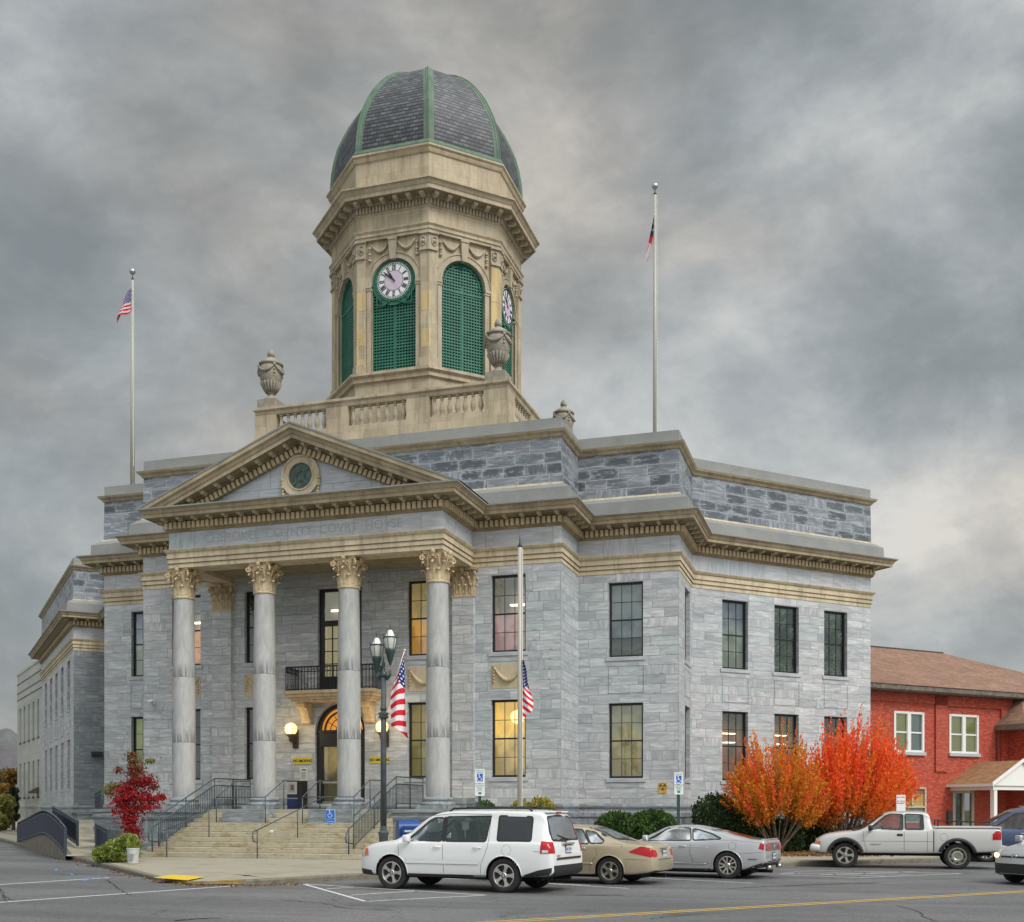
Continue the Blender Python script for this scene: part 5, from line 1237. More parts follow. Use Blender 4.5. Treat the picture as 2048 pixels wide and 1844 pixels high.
hedge('clipped_hedge', 'rounded dense green hedge against the wall behind the gold sedan', 39.0, 1190, 1354, 1624, 15000, 3, [(-.45, 0, .55, 1, .97), (.4, 0, .6, 1, 1)], depth=.9)
mm['loose'] = leaf_mat('loose evergreen leaf', [(0, (.02, .035, .014)), (.5, (.045, .08, .026)), (.8, (.10, .15, .05)), (.965, (.17, .21, .08)), (1, (.55, .50, .42))])
hedge('clipped_hedge', 'tall dark green hedge behind the silver coupe, sloping down to the right', 43.0, 1386, 1600, 1594, 17000, 4, [(-.58, 0, .42, 1, 1), (-.12, -.1, .42, 1, .84), (.32, -.1, .42, .9, .62), (.68, -.1, .34, .8, .5)], matl=mm['hedge_dk'], depth=1.0, rough=.05)
hedge('low_shrub', 'loose dark shrub with pale flowers in front of the orange bush', 44.2, 1535, 1660, 1652, 7000, 5, [(-.45, 0, .5, 1, 1), (.1, 0, .4, 1, .8), (.6, .1, .42, 1, .92)], 'shrub', mm['loose'], depth=.6, rough=.10)
hedge('low_shrub', 'dark shrub under the red bush beside the pickup bonnet', 45.0, 1640, 1800, 1652, 6500, 6, [(-.5, 0, .45, 1, .8), (.1, 0, .5, 1, 1), (.65, 0, .4, 1, .8)], 'shrub', mm['loose'], depth=.8, rough=.10)
hedge('golden_shrub', 'yellow and orange shrub behind the white suv roof', 37.5, 1012, 1116, 1599, 7000, 7, [(-.4, 0, .6, 1, .95), (.35, 0, .65, 1, 1)], 'shrub', mm['gold'], size=.06, depth=.6)
hedge('low_shrub', 'small green shrub at the foot of the parking sign by the golden shrub', 37.0, 942, 1000, 1606, 2500, 8, None, 'shrub', mm['hedge'], size=.07, depth=.5)

def spray_bush(name, label, D, pxc, pxl, pxr, ytop, ybase, zlow, n_sh, seed, stops, lean=0., lv=.075, cat='shrub'):
    """fountain-shaped shrub: stems splay up from the base and carry leaves along every shoot"""
    rg = random.Random(seed); c = at(pxc, D); t = thing(name, label, cat, (c[0], c[1], .16), PSI)
    Wl, Wr = (pxc-pxl)*D/2245, (pxr-pxc)*D/2245; H = zat(ytop, D)-.16
    stems = MB(); pts = []; dirs = []; tone = []
    for i in range(n_sh):
        a = rg.uniform(0, 2*math.pi); e = rg.random()**.5      # 0 = upright, 1 = flat
        ex = math.cos(a)*e; ey = math.sin(a)*e
        W = Wr if ex > 0 else Wl
        hh = H*math.cos(e*1.18)**.7*(rg.uniform(.74, .95) if rg.random() < .86 else rg.uniform(.95, 1.08))
        tip = Vector((math.copysign(min(1, abs(ex))**.85, ex)*W*1.02+lean*hh*.22*(1-e), ey*(Wl+Wr)*.42, hh))
        root = Vector((rg.gauss(0, .12), rg.gauss(0, .12), 0)); mid = Vector((tip.x*.52, tip.y*.5, hh*.40+.12*e))
        q = [root*(1-s)**2 + mid*2*s*(1-s) + tip*s*s for s in (0, .2, .4, .6, .8, 1)]
        if i < 26: stems.tube([v for v in q[:5]], [.045, .035, .026, .018, .01], 6)
        s0 = rg.uniform(.36, .62)
        k = int(58+34*rg.random())
        base_t = rg.gauss(.5, .3)
        for j in range(k):
            s = s0+(1-s0)*(j/k); p = root*(1-s)**2 + mid*2*s*(1-s) + tip*s*s; dd = (tip-mid).normalized()
            sp = .13*(1-s)**.8+.018
            if p.z < zlow+.35*math.sin(p.x*3.1+1)+rg.gauss(0, .12)+.25*abs(p.x)/(Wl+Wr): continue
            pts.append((p.x+rg.gauss(0, sp), p.y+rg.gauss(0, sp), p.z+rg.gauss(0, sp))); dirs.append(dd)
            tone.append(min(1, max(0, base_t*.55+.55*(s-.2)+rg.gauss(0, .12))))
    stems.build('trunk', mm['bark'], t, True)
    leaf_cloud('crown', pts, dirs, lv, leaf_mat(name+' leaf', stops, transl=.4), t, 2.0, .5, tone, seed)
    return t
spray_bush('burning_bush', 'orange and yellow autumn bush with thin upright tips, left of the red one', 42.0, 1556, 1440, 1662, 1450, 1660, 1.25, 330, 11,
   [(0, (.09, .085, .02)), (.25, (.36, .24, .03)), (.5, (.72, .34, .03)), (.78, (.86, .25, .03)), (1, (.85, .10, .07))], 0, .064)
spray_bush('burning_bush', 'large flaming red orange autumn bush between the wing and the brick house', 43.2, 1688, 1592, 1842, 1418, 1660, 1.25, 500, 12,
   [(0, (.10, .08, .02)), (.22, (.42, .20, .03)), (.45, (.88, .26, .03)), (.7, (.95, .19, .04)), (1, (.92, .09, .06))], .5, .064)
# a few very tall wands
def red_tree():
    D = 36.6; c = at(262, D); t = thing('dogwood_tree', 'small crimson leaved dogwood beside the left of the steps', 'tree', (c[0], c[1], .16), PSI)
    rg = random.Random(5); st = MB(); pts = []; dirs = []; tone = []; px = D/2245
    H = zat(1507, D)-.16
    st.tube([(0, 0, 0), (.02, 0, 1.0), (.1, 0, 2.0), (.12, 0, H*.86)], [.05, .045, .03, .012], 8)
    # clumps: (dx px from 262, y px, radius px x, radius px y)
    cl = [(4, 1520, 12, 14, .35), (8, 1540, 16, 12, .55), (14, 1562, 24, 12, .75), (-8, 1575, 22, 12, .8), (34, 1560, 14, 10, .75), (10, 1590, 34, 12, .9), (-18, 1598, 20, 14, .9), (42, 1596, 20, 9, .85), (62, 1592, 10, 6, .8), (-6, 1618, 26, 14, .95), (-2, 1640, 18, 16, .9), (4, 1660, 16, 16, .85), (30, 1612, 24, 8, .85), (-26, 1538, 8, 7, .5), (38, 1520, 12, 6, .08), (-36, 1572, 16, 9, .05), (-46, 1584, 10, 5, .02), (46, 1572, 12, 7, .45), (-2, 1500+8, 6, 6, .4), (6, 1674, 14, 9, .8)]
    for dx, y, rx, ry, tn in cl:
        cx_, cz_ = dx*px, zat(y, D)-.16; st.tube([(.06, 0, max(.3, cz_-.5)), (cx_*.6, rg.uniform(-.2, .2), cz_-.15), (cx_, 0, cz_)], [.02, .013, .006], 5)
        for i in range(int(rx*ry*2.1)):
            a = rg.uniform(0, 6.28); r = abs(rg.gauss(.0, .62)); pts.append((cx_+rx*px*r*math.cos(a)*1.05, rg.uniform(-1, 1)*rx*px*.9, cz_+ry*px*r*math.sin(a)*1.05-.05*rg.random())); dirs.append((math.cos(a)*.6, 0, -.8)); tone.append(min(1, max(0, rg.gauss(tn-.08, .2))))
    st.build('trunk', mm['bark'], t, True)
    leaf_cloud('crown', pts, dirs, .058, leaf_mat('dogwood leaf', [(0, (.22, .26, .09)), (.2, (.24, .15, .05)), (.4, (.13, .025, .02)), (.7, (.32, .018, .022)), (1, (.50, .03, .035))], transl=.35), t, 1.7, .5, tone, 9)
red_tree()
hedge('ground_cover', 'lime green leafy ground cover under the crimson dogwood', 35.2, 188, 276, 1672, 5200, 21, [(-.45, .3, .55, 1, .55), (.1, 0, .6, 1, .8), (.55, 0, .45, 1, 1)], 'plant', leaf_mat('lime leaf', [(0, (.10, .13, .03)), (.5, (.24, .30, .06)), (1, (.42, .46, .14))]), size=.11, depth=.6)

# leaf litter on the bed and in the gutter: nobody could count it
pts = []; dirs = []; rg = random.Random(77)
for i in range(5200):
    u = rg.random(); px = 1340+u*420+rg.gauss(0, 20); y = 1713-abs(rg.gauss(0, 9)); p = G(px, y, .17); pts.append((*p, .178+rg.random()*.03)); dirs.append((rg.gauss(0, 1), rg.gauss(0, 1), .05))
for i in range(300):
    k = rg.randrange(2, 12); a, b = kerb[k], kerb[k+1]; s = rg.random(); o = abs(rg.gauss(0, .18)); x, y = a[0]+(b[0]-a[0])*s, a[1]+(b[1]-a[1])*s
    nx, ny = (b[1]-a[1]), -(b[0]-a[0]); q = math.hypot(nx, ny); pts.append((x+nx/q*(o+.03), y+ny/q*(o+.03), .012)); dirs.append((rg.gauss(0, 1), rg.gauss(0, 1), .02))
o = leaf_cloud('fallen_leaves', pts, dirs, .06, leaf_mat('fallen leaf', [(0, (.10, .05, .025)), (.5, (.26, .10, .035)), (1, (.42, .22, .07))]), None, 1.4, .1, None, 5); tag(o, None, None, None, 'stuff')

# ------------------------------------------------------------------ distance on the left
def hill():
    m = MB(); rg = random.Random(2); nx, ny = 60, 14; vs = []
    for j in range(ny+1):
        for i in range(nx+1):
            px = -320+ i*9.5; D = 420+j*28; x, y = at(px, D)
            t = min(1, j/8); h = (50+2.5*math.sin(i*.11+.6)+1.2*math.sin(i*.37)+.6*math.sin(i*1.3))*(math.sin(t*math.pi/2)) * (1-.04*max(0, i-36)) - 2
            vs.append((x, y, h+rg.uniform(-.8, .8)))
    m.add(vs, [(j*(nx+1)+i, j*(nx+1)+i+1, (j+1)*(nx+1)+i+1, (j+1)*(nx+1)+i) for j in range(ny) for i in range(nx)])
    q = mat('distant bare woodland', (.1, .1, .1), .95); nt = q.node_tree; v = objco(nt)
    a = noise(nt, mapping(nt, v, (.03, .03, .06)), 1, 6, .7); b = noise(nt, v, .35, 5, .8); z = N_sep(nt, v, 2)
    c = ramp(nt, a, [(.35, (.085, .10, .115)), (.5, (.125, .11, .115)), (.65, (.125, .15, .145))]); c = mixc(nt, 1., c, ramp(nt, b, [(.3, .7), (.7, 1.25)]), 'MULTIPLY')
    L(nt, c, bs(q).inputs['Base Color']); struct(m.build('hill', q, None, True))
hill()
def far_tree(label, px, D, wpx, ytop, stops, seed, n=3500, cat='tree', squash=1., group=None, ybase=None):
    rg = random.Random(seed); c = at(px, D); r = wpx/2*D/2245; H = zat(ytop, D); z0 = 0 if ybase is None else max(0, zat(ybase, D))
    t = thing('broadleaf_tree' if cat == 'tree' else 'thicket', label, cat, (c[0], c[1], 0), 0, group); st = MB(); st.tube([(0, 0, 0), (.1, 0, H*.3), (0, .1, H*.75)], [.16, .13, .05], 7)
    pts = []; dirs = []; tone = []
    cl = [(rg.uniform(-.65, .65)*r, rg.uniform(-.6, .6)*r, z0+(H-z0)*rg.uniform(.22, .86), rg.uniform(.28, .5)*r) for k in range(16)]
    for k, (x, y, z, q) in enumerate(cl):
        st.tube([(0, 0, H*.3), (x*.6, y*.6, z*.8), (x, y, z)], [.06, .04, .02], 5); tb = rg.uniform(.2, .8)
        for i in range(n//16):
            v = Vector((rg.gauss(0, 1), rg.gauss(0, 1), rg.gauss(0, 1))).normalized()*q*rg.uniform(.5, 1.05); pts.append((x+v.x, y+v.y, z+v.z*.9*squash)); dirs.append(v.normalized()); tone.append(min(1, max(0, tb+rg.gauss(0, .15)+v.z/q*.15)))
    st.build('trunk', mm['bark'], t, True); leaf_cloud('crown', pts, dirs, .30, leaf_mat('far leaf', stops), t, 1.5, .7, tone, seed)
far_tree('orange brown autumn tree beyond the far end of the annex', 10, 98, 74, 1532, [(0, (.12, .08, .03)), (.5, (.36, .20, .05)), (1, (.5, .33, .08))], 31, 5000)
far_tree('yellow green leafy thicket at the far left edge', -2, 84, 70, 1592, [(0, (.12, .12, .03)), (.5, (.26, .27, .07)), (1, (.40, .38, .12))], 32, 5000, 'thicket')
far_tree('dark green tree standing in front of the autumn tree', 26, 88, 22, 1562, [(0, (.03, .05, .03)), (.5, (.07, .11, .06)), (1, (.14, .2, .1))], 33, 2600)
far_tree('tall hazy brown tree behind the annex end', -30, 120, 90, 1530, [(0, (.12, .10, .06)), (.5, (.25, .19, .10)), (1, (.35, .28, .15))], 34, 4000)
# ------------------------------------------------------------------ pale annex behind the left wing
mm['annex'] = marble('pale cast stone', (.36, .37, .33), (.44, .45, .40), (.50, .51, .46), bw=1.8, rh=.6, joint=(.28, .29, .26))
AA, AB = (-66.9, 77.0), (-57.05, 68.25)
annex = thing('annex_building', 'plain pale stone annex with narrow windows beyond the left wing', 'building', (AA[0], AA[1], 0))
def rel(o, mb): mb.v = [(x-o.location.x, y-o.location.y, z-o.location.z) for x, y, z in mb.v]; return mb
La = math.hypot(AB[0]-AA[0], AB[1]-AA[1]); hol = [(La*(.10+.178*k), La*(.10+.178*k)+.85, *z) for k in range(5) for z in ((7.2, 10.0), (2.75, 5.5))]
m = MB(); bk = (AA[0]+14, AA[1]+14); wall_panel(m, AA, AB, 0, 12.8, hol); wall_panel(m, bk, AA, 0, 12.8, [])
rel(annex, m).build('wall', mm['annex'], annex)
m = MB(); ap = [bk, AA, AB]
for z in (10.75, 11.3, 12.05): m.sweep(ap, [(.0, z-.03), (.03, z-.03), (.03, z+.03), (0, z+.03)])
rel(annex, m).build('wall_groove', mat('annex shadow groove', (.12, .12, .11), .9), annex)
m = MB(); m.sweep(ap, [(.0, 12.78), (.06, 12.78), (.06, 12.95), (-.4, 12.96)]); m.sweep(ap, [(0, 1.9), (.06, 1.92), (.06, 2.1), (.0, 2.14)]); rel(annex, m).build('coping', mm['annex'], annex)
for s0, s1, zl, zh in hol:
    d = ((AB[0]-AA[0])/La, (AB[1]-AA[1])/La); s = (s0+s1)/2; e = empty('window', (d[0]*s, d[1]*s, zl), math.atan2(d[1], d[0]), annex)
    q = MB(); h = zh-zl; q.quad((-.43, .2, 0), (.43, .2, 0), (.43, .2, h), (-.43, .2, h)); q.build('pane', mm['glass_dk'], e); q = MB(); q.box(-.43, .43, .17, .21, h/2-.03, h/2+.03); q.box(-.43, -.37, .17, .21, 0, h); q.box(.37, .43, .17, .21, 0, h); q.box(-.5, .5, -.05, .1, -.14, 0); q.build('window_frame', mm['frame'], e)
    q = MB(); q.quad((-.43, .5, 0), (.43, .5, 0), (.43, .5, h), (-.43, .5, h)); q.build('room_lining', rooms['dim'], e)
# dark awning light on the annex and on the left wing end wall
def ray(px, x0, y0, dx, dy):
    lo, hi = 0., 150.
    def f(t):
        x, y = x0+dx*t, y0+dy*t; return 1024+2245*(x*CP+y*SP)/(-x*SP+y*CP)-px
    a = f(lo)
    for _ in range(50):
        md_ = (lo+hi)/2
        if f(md_)*a > 0: lo = md_
        else: hi = md_
    return lo
t = thing('wall_light', 'dark box floodlight on the shaded end wall of the left wing', 'light', (*[LW[i]+ray(193, *LW, UX, UY)*(UX, UY)[i] for i in (0, 1)], 5.0), math.atan2(UY, UX))
m = MB(); m.bbox(-.3, .3, -.45, 0, -.1, .12, .02); m.box(-.26, .26, -.42, -.05, -.16, -.1); m.build('housing', mm['blk_plastic'], t)
m = MB(); m.box(-.12, .12, -.06, .01, -.14, .13); m.build('mount_plate', mm['blk_plastic'], t)
t = thing('wall_light', 'small dark wedge light low on the pale annex wall', 'light', (*[AB[i]+(AA[i]-AB[i])*.17 for i in (0, 1)], 3.1), R(-42))
m = MB(); m.add([(-.6, 0, 0), (.6, 0, 0), (.6, -.7, -.05), (-.6, -.7, -.05), (-.6, 0, .35), (.6, 0, .35)], [(0, 3, 2, 1), (3, 4, 5, 2), (0, 4, 3), (1, 2, 5), (0, 1, 5, 4)]); m.build('shade', mottled('brown awning', (.08, .06, .03), (.13, .10, .05), 4), t)
m = MB(); m.box(-.03, .03, -.65, 0, -.12, -.05); m.build('bracket', mm['blk_plastic'], t)

# ------------------------------------------------------------------ red brick building
def brickmat():
    m = mat('red painted brick', (.4, .06, .04), .7, 0, .35); nt = m.node_tree; uv = uvco(nt)
    b = brick(nt, uv, .235, .078, .009); wn = N(nt, 'ShaderNodeTexWhiteNoise', noise_dimensions='1D'); L(nt, M(nt, 'MULTIPLY', b.outputs['Color'], 61.), wn.inputs['W'])
    c = ramp(nt, wn.outputs[0], [(0, (.36, .050, .030)), (.5, (.50, .075, .042)), (1, (.60, .135, .08))])
    n_ = noise(nt, mapping(nt, uv, (.5, .5, 1)), 1, 5, .6); c = mixc(nt, ramp(nt, n_, [(.4, 0.), (.7, .45)]), c, (.46, .13, .085))
    c = mixc(nt, M(nt, 'MULTIPLY', b.outputs['Fac'], .75), c, (.20, .045, .035)); L(nt, c, bs(m).inputs['Base Color']); bump(m, M(nt, 'SUBTRACT', 1., b.outputs['Fac']), .6, .01); return m
mm['brick'] = brickmat()
def shingle():
    m = mat('brown asphalt shingles', (.2, .1, .06), .85); nt = m.node_tree; uv = uvco(nt)
    b = brick(nt, uv, .33, .16, .008); wn = N(nt, 'ShaderNodeTexWhiteNoise', noise_dimensions='1D'); L(nt, M(nt, 'MULTIPLY', b.outputs['Color'], 61.), wn.inputs['W'])
    c = ramp(nt, wn.outputs[0], [(0, (.22, .12, .075)), (1, (.34, .20, .14))]); s = noise(nt, mapping(nt, uv, (.4, .7, 1)), 1, 5, .6)
    c = mixc(nt, ramp(nt, s, [(.4, 0.), (.68, .6)]), c, (.17, .10, .07)); c = mixc(nt, M(nt, 'MULTIPLY', b.outputs['Fac'], .4), c, (.08, .05, .03)); L(nt, c, bs(m).inputs['Base Color']); return m
mm['shingle'] = shingle()
R0 = at(1741, 57.0); RS = (R0[0]-UX*7, R0[1]-UY*7)
def ru(px): return 7+ray(px, *R0, UX, UY)             # distance along the wall from RS
def rz(py, px):
    s = ru(px); x, y = RS[0]+UX*s, RS[1]+UY*s; return zat(py, -x*SP+y*CP)
red = thing('brick_building', 'red brick two storey building with brown shingle roof and white porch', 'building', (RS[0], RS[1], 0), R(45))
LR = ru(2048)+9; EZ = rz(1381, 1741)
holes = []
for a, b, yt, yb in ((1789, 1846, 1424, 1503), (1899.5, 1955, 1430, 1506)): holes.append((ru(a), ru(b), rz(yb, a), rz(yt, a)))
gw = (ru(1800), ru(1852), rz(1646, 1800), rz(1574, 1830)); dr = (ru(1907), ru(1946), .2, rz(1578, 1907))
m = MB(); wall_panel(m, (0, 0), (LR, 0), 0, EZ+.1, holes+[gw, dr], .15); wall_panel(m, (0, 12), (0, 0), 0, EZ+.1, [])
m.build('wall', mm['brick'], red)
m = MB()
s1, s2, s3 = ru(1869), ru(1742), ru(2000)
m.box(s1, s1+.9, -.10, .05, rz(1543, 1869), EZ); m.box(s1-.0, s3+.9, -.10, .05, EZ-.55, EZ-.02); m.box(s3, s3+.9, -.12, .05, rz(1545, 2000), EZ-.55); m.box(-1, s1, -.06, .05, EZ-.5, EZ-.02)
m.build('brick_pier', mm['brick'], red)
# eaves and roof
m = MB(); m.box(-1, LR+.6, -.75, .02, EZ+.0, EZ+.05); m.box(-1, LR+.6, -.80, -.66, EZ+.05, EZ+.30); m.build('eaves', mottled('weathered brown fascia', (.11, .09, .075), (.2, .17, .14), 4, .8), red)
RD = 6.5; rx = ru(1995); RZ = 1.8+335*(57+RD*.55)/2245
RZ = EZ+3.5
m = MB(); m.add([(-1, -.85, EZ+.3), (LR+.6, -.85, EZ+.3), (ru(2010)+2.6, RD, RZ), (-1, RD, RZ), (-1, 2*RD+.8, EZ+.3), (LR+.6, 2*RD+.8, EZ+.3)], [(0, 1, 2, 3), (2, 5, 4, 3), (1, 5, 2)])
o = m.build('roof', mm['shingle'], red); ul = o.data.uv_layers[0].data
for p in o.data.polygons:
    for li in p.loop_indices: co = o.data.vertices[o.data.loops[li].vertex_index].co; ul[li].uv = (co.x, co.y*1.14)
m = MB(); m.tube([(-1, RD, RZ+.02), (ru(2010)+2.6, RD, RZ+.02)], .06, 6); m.build('roof_ridge', mottled('dark ridge cap', (.06, .05, .045), (.1, .08, .07), 4), red)
mm['yblind'] = emis('olive yellow window blind', (.40, .40, .14), .12, (.44, .43, .17)); mm['wblind'] = mat('pale grey window blind', (.42, .50, .48), .8)
for i, (a, b, zl, zh) in enumerate(holes):
    e = empty('double_window', ((a+b)/2, 0, zl), 0, red); w_ = b-a; h = zh-zl; q = MB()
    for x0, x1, z0, z1 in ((-w_/2-.06, -w_/2+.08, -.0, h+.06), (w_/2-.08, w_/2+.06, 0, h+.06), (-w_/2, w_/2, h-.06, h+.06), (-w_/2, w_/2, 0, .1), (-.13, .13, 0, h)): q.box(x0, x1, -.04+.003*(x0 == -.13), .12, z0, z1)
    for s in (-1, 1): q.box(min(s*.13, s*(w_/2-.08)), max(s*.13, s*(w_/2-.08)), .02, .1, h*.5-.04, h*.5+.04)
    q.build('window_frame', mm['white'], e, bev=.006)
    q = MB(); q.bbox(-w_/2-.12, w_/2+.14, -.12, .1, -.17, -.002, .01); q.build('window_sill', mat('grey sill paint', (.42, .45, .46), .6), e)
    q = MB(); q.quad((-w_/2, .06, 0), (w_/2, .06, 0), (w_/2, .06, h), (-w_/2, .06, h)); q.build('pane', mm['glass'], e)
    q = MB(); q.quad((-w_/2, .13, 0), (0, .13, 0), (0, .13, h), (-w_/2, .13, h), 0); q.quad((0, .13, 0), (w_/2, .13, 0), (w_/2, .13, h), (0, .13, h), 1 if i == 0 else 0); q.build('window_blind', [mm['yblind'], mm['wblind']], e)
# ground floor window part boarded
e = empty('shop_window', ((gw[0]+gw[1])/2, 0, gw[2]), 0, red); w_ = gw[1]-gw[0]; h = gw[3]-gw[2]; q = MB()
for x0, x1, z0, z1 in ((-w_/2, -w_/2+.1, 0, h), (w_/2-.1, w_/2, 0, h), (-w_/2, w_/2, h-.1, h), (-w_/2, w_/2, h*.42, h*.47), (-w_/2, w_/2, -.0, .08), (-.1, 0, h*.5, h)): q.box(x0, x1, -.03, .12, z0, z1)
q.build('window_frame', mottled('peeling cream paint', (.42, .36, .26), (.55, .50, .38), 6), e)
q = MB(); q.quad((-w_/2, .07, 0), (w_/2, .07, 0), (w_/2, .07, h*.45), (-w_/2, .07, h*.45), 0); q.quad((-w_/2, .07, h*.45), (w_/2, .07, h*.45), (w_/2, .07, h*.8), (-w_/2, .07, h*.8), 1); q.quad((-w_/2, .07, h*.8), (w_/2, .07, h*.8), (w_/2, .07, h), (-w_/2, .07, h), 2)
q.build('pane', [mottled('grey frosted glass', (.16, .19, .18), (.30, .33, .30), 3, .2), mottled('yellowed board', (.38, .22, .07), (.5, .32, .12), 3), mottled('brown board', (.22, .12, .07), (.3, .2, .14), 4)], e)
# door and porch
e = empty('double_door', ((dr[0]+dr[1])/2, 0, .2), 0, red); w_ = dr[1]-dr[0]; h = dr[3]-.2; q = MB()
for x0, x1, z0, z1 in ((-w_/2-.06, -w_/2+.12, 0, h+.06), (w_/2-.12, w_/2+.06, 0, h+.06), (-w_/2, w_/2, h-.22, h+.08), (-.07, .07, 0, h-.22), (-w_/2, w_/2, 0, .15)): q.box(x0, x1, -.03+.003*(x0 == -.07), .12, z0, z1)
q.build('door_frame', mottled('beige door frame', (.40, .38, .32), (.5, .48, .42), 5), e); q = MB(); q.quad((-w_/2, .05, 0), (w_/2, .05, 0), (w_/2, .05, h), (-w_/2, .05, h)); q.build('pane', mm['glass_dk'], e)
q = MB(); q.quad((-w_/2, .6, 0), (w_/2, .6, 0), (w_/2, .6, h), (-w_/2, .6, h)); q.build('room_lining', rooms['trees'], e)
por = empty('porch', (0, 0, 0), 0, red)
pxl, pxr = ru(1905)-.1, ru(1990)+.5; pz = rz(1570, 1905); pd = 2.6; pc = (pxl+pxr)/2; ph = 1.25
m = MB(); m.add([(pxl-.35, -pd-.3, pz), (pc, -pd-.3, pz+ph), (pxr+.35, -pd-.3, pz), (pxl-.35, .05, pz), (pc, .05, pz+ph), (pxr+.35, .05, pz), (pxl-.35, -pd-.3, pz-.08), (pc, -pd-.3, pz+ph-.1), (pxr+.35, -pd-.3, pz-.08), (pxl-.35, .05, pz-.08), (pc, .05, pz+ph-.1), (pxr+.35, .05, pz-.08)],
      [(0, 1, 4, 3), (1, 2, 5, 4), (6, 9, 10, 7), (7, 10, 11, 8), (0, 3, 9, 6), (2, 8, 11, 5)])
o = m.build('porch_roof', mottled('rusty brown porch shingle', (.24, .12, .06), (.36, .20, .10), 3), por)
m = MB(); wd = .16
for s in (-1, 1):
    xo = pxl-.4 if s < 0 else pxr+.4
    m.add([(xo, -pd-.34, pz-.12), (pc, -pd-.34, pz+ph-.1), (pc, -pd-.34, pz+ph+.08), (xo, -pd-.34, pz+.06), (xo, -pd-.28, pz-.12), (pc, -pd-.28, pz+ph-.1), (pc, -pd-.28, pz+ph+.08), (xo, -pd-.28, pz+.06)], [(0, 1, 2, 3), (4, 7, 6, 5), (3, 2, 6, 7), (0, 4, 5, 1)])
m.add([(pxl-.3, -pd-.2, pz-.08), (pxr+.3, -pd-.2, pz-.08), (pc, -pd-.2, pz+ph-.1)], [(0, 1, 2)]); m.box(pxl-.1, pxr+.1, -pd-.12, -pd+.1, pz-.3, pz-.07); m.box(pxl-.4, pxl-.28, -pd-.3, 0, pz-.12, pz+.02)
m.box(pxl-.1, pxl+.1, -pd+.1, -.01, pz-.3, pz-.07)
m.build('porch_trim', mm['white'], por)
for x in (pxl+.12, pxr-.12):
    q = MB(); q.bbox(x-.12, x+.12, -pd-.1, -pd+.14, .15, pz-.3, .01); q.bbox(x-.17, x+.17, -pd-.15, -pd+.19, .15, .35, .01); q.build('porch_post', mm['white'], por)
m = MB(); m.box(pxl-.3, pxr+.3, -pd-.3, 0, .1, .22); m.build('porch_floor', mm['concrete'], por)
# downpipe
m = MB(); sx = ru(1993); m.tube([(sx, -.08, .2), (sx, -.08, rz(1450, 1993))], .06, 8); m.build('downpipe', mottled('brown red downpipe', (.16, .05, .04), (.22, .07, .05), 4), red)
# lower bay with hipped roof at the right edge
bay = empty('bay_wing', (0, 0, 0), 0, red); bx0 = ru(2012); bz = rz(1452, 2012)
m = MB(); m.add([(bx0-.9, -1.9, bz), (bx0+9, -1.9, bz), (bx0+9, .0, bz+1.9), (bx0+1.2, .0, bz+1.9), (bx0-.9, .0, bz)], [(0, 1, 2, 3), (0, 3, 4)]); m.build('bay_roof', mm['shingle'], bay)
m = MB(); m.box(bx0-.95, bx0+9, -1.95, 0, bz-.28, bz-.01); m.build('bay_fascia', mottled('taupe fascia', (.16, .14, .11), (.22, .2, .16), 4), bay)
m = MB(); wall_panel(m, (bx0, -1.4), (bx0+9, -1.4), .1, bz-.05, [(1.0, 3.4, rz(1528, 2030), bz-.55)], .12); m.quad((bx0, 0, .1), (bx0, -1.4, .1), (bx0, -1.4, bz-.05), (bx0, 0, bz-.05)); m.build('bay_wall', mm['brick'], bay)
q = MB(); zb_ = rz(1528, 2030); q.box(bx0+1.0, bx0+1.1, -1.44, -1.3, zb_, bz-.5); q.box(bx0+1.0, bx0+3.4, -1.44, -1.3, bz-.62, bz-.5); q.box(bx0+1.75, bx0+1.85, -1.43, -1.3, zb_, bz-.62); q.box(bx0+1.85, bx0+3.4, -1.42, -1.3, zb_+.8, zb_+.86); q.box(bx0+.8, bx0+3.6, -1.52, -1.3, zb_-.14, zb_); q.build('bay_window_frame', mm['white'], bay)
q = MB(); q.quad((bx0+1, -1.32, zb_), (bx0+3.4, -1.32, zb_), (bx0+3.4, -1.32, bz-.5), (bx0+1, -1.32, bz-.5)); q.build('pane', mm['glass_dk'], bay)
q = MB(); q.quad((bx0+1, -1.27, zb_), (bx0+3.4, -1.27, zb_), (bx0+3.4, -1.27, bz-.5), (bx0+1, -1.27, bz-.5)); q.build('room_lining', rooms['trees'], bay)
q = MB(); q.sphere((bx0+.75, -1.55, bz-.75), .12, 12, 8); q.build('red_lamp', emis('small red lamp', (1., .08, .03), 5.), bay, True)
q = MB(); q.box(dr[0]-.55, dr[0]-.25, -.14, .0, 1.0, 1.7); q.build('wall_box', mat('dark meter box', (.05, .05, .05), .5), red)
# dark stone hut roof glimpsed between the bushes
t = thing('stone_pier', 'dark stepped stone pier between the two autumn bushes', 'pier', at(1627, 46.5, .1), R(45)); m = MB()
m.box(-.95, .95, -.7, .7, 0, 1.1); m.box(-1.05, 1.05, -.8, .8, 1.1, 1.3); m.add([(-1, -.75, 1.3), (1, -.75, 1.3), (1, .75, 1.3), (-1, .75, 1.3), (0, 0, 2.75)], [(0, 1, 4), (1, 2, 4), (2, 3, 4), (3, 0, 4)]); m.build('pier_body', mottled('sooty stone', (.03, .035, .035), (.07, .075, .075), 4), t)
m = MB(); m.box(-1.1, 1.1, -.85, .85, 1.18, 1.24); m.build('pier_band', mottled('soot band', (.02, .022, .022), (.04, .04, .04), 4), t)
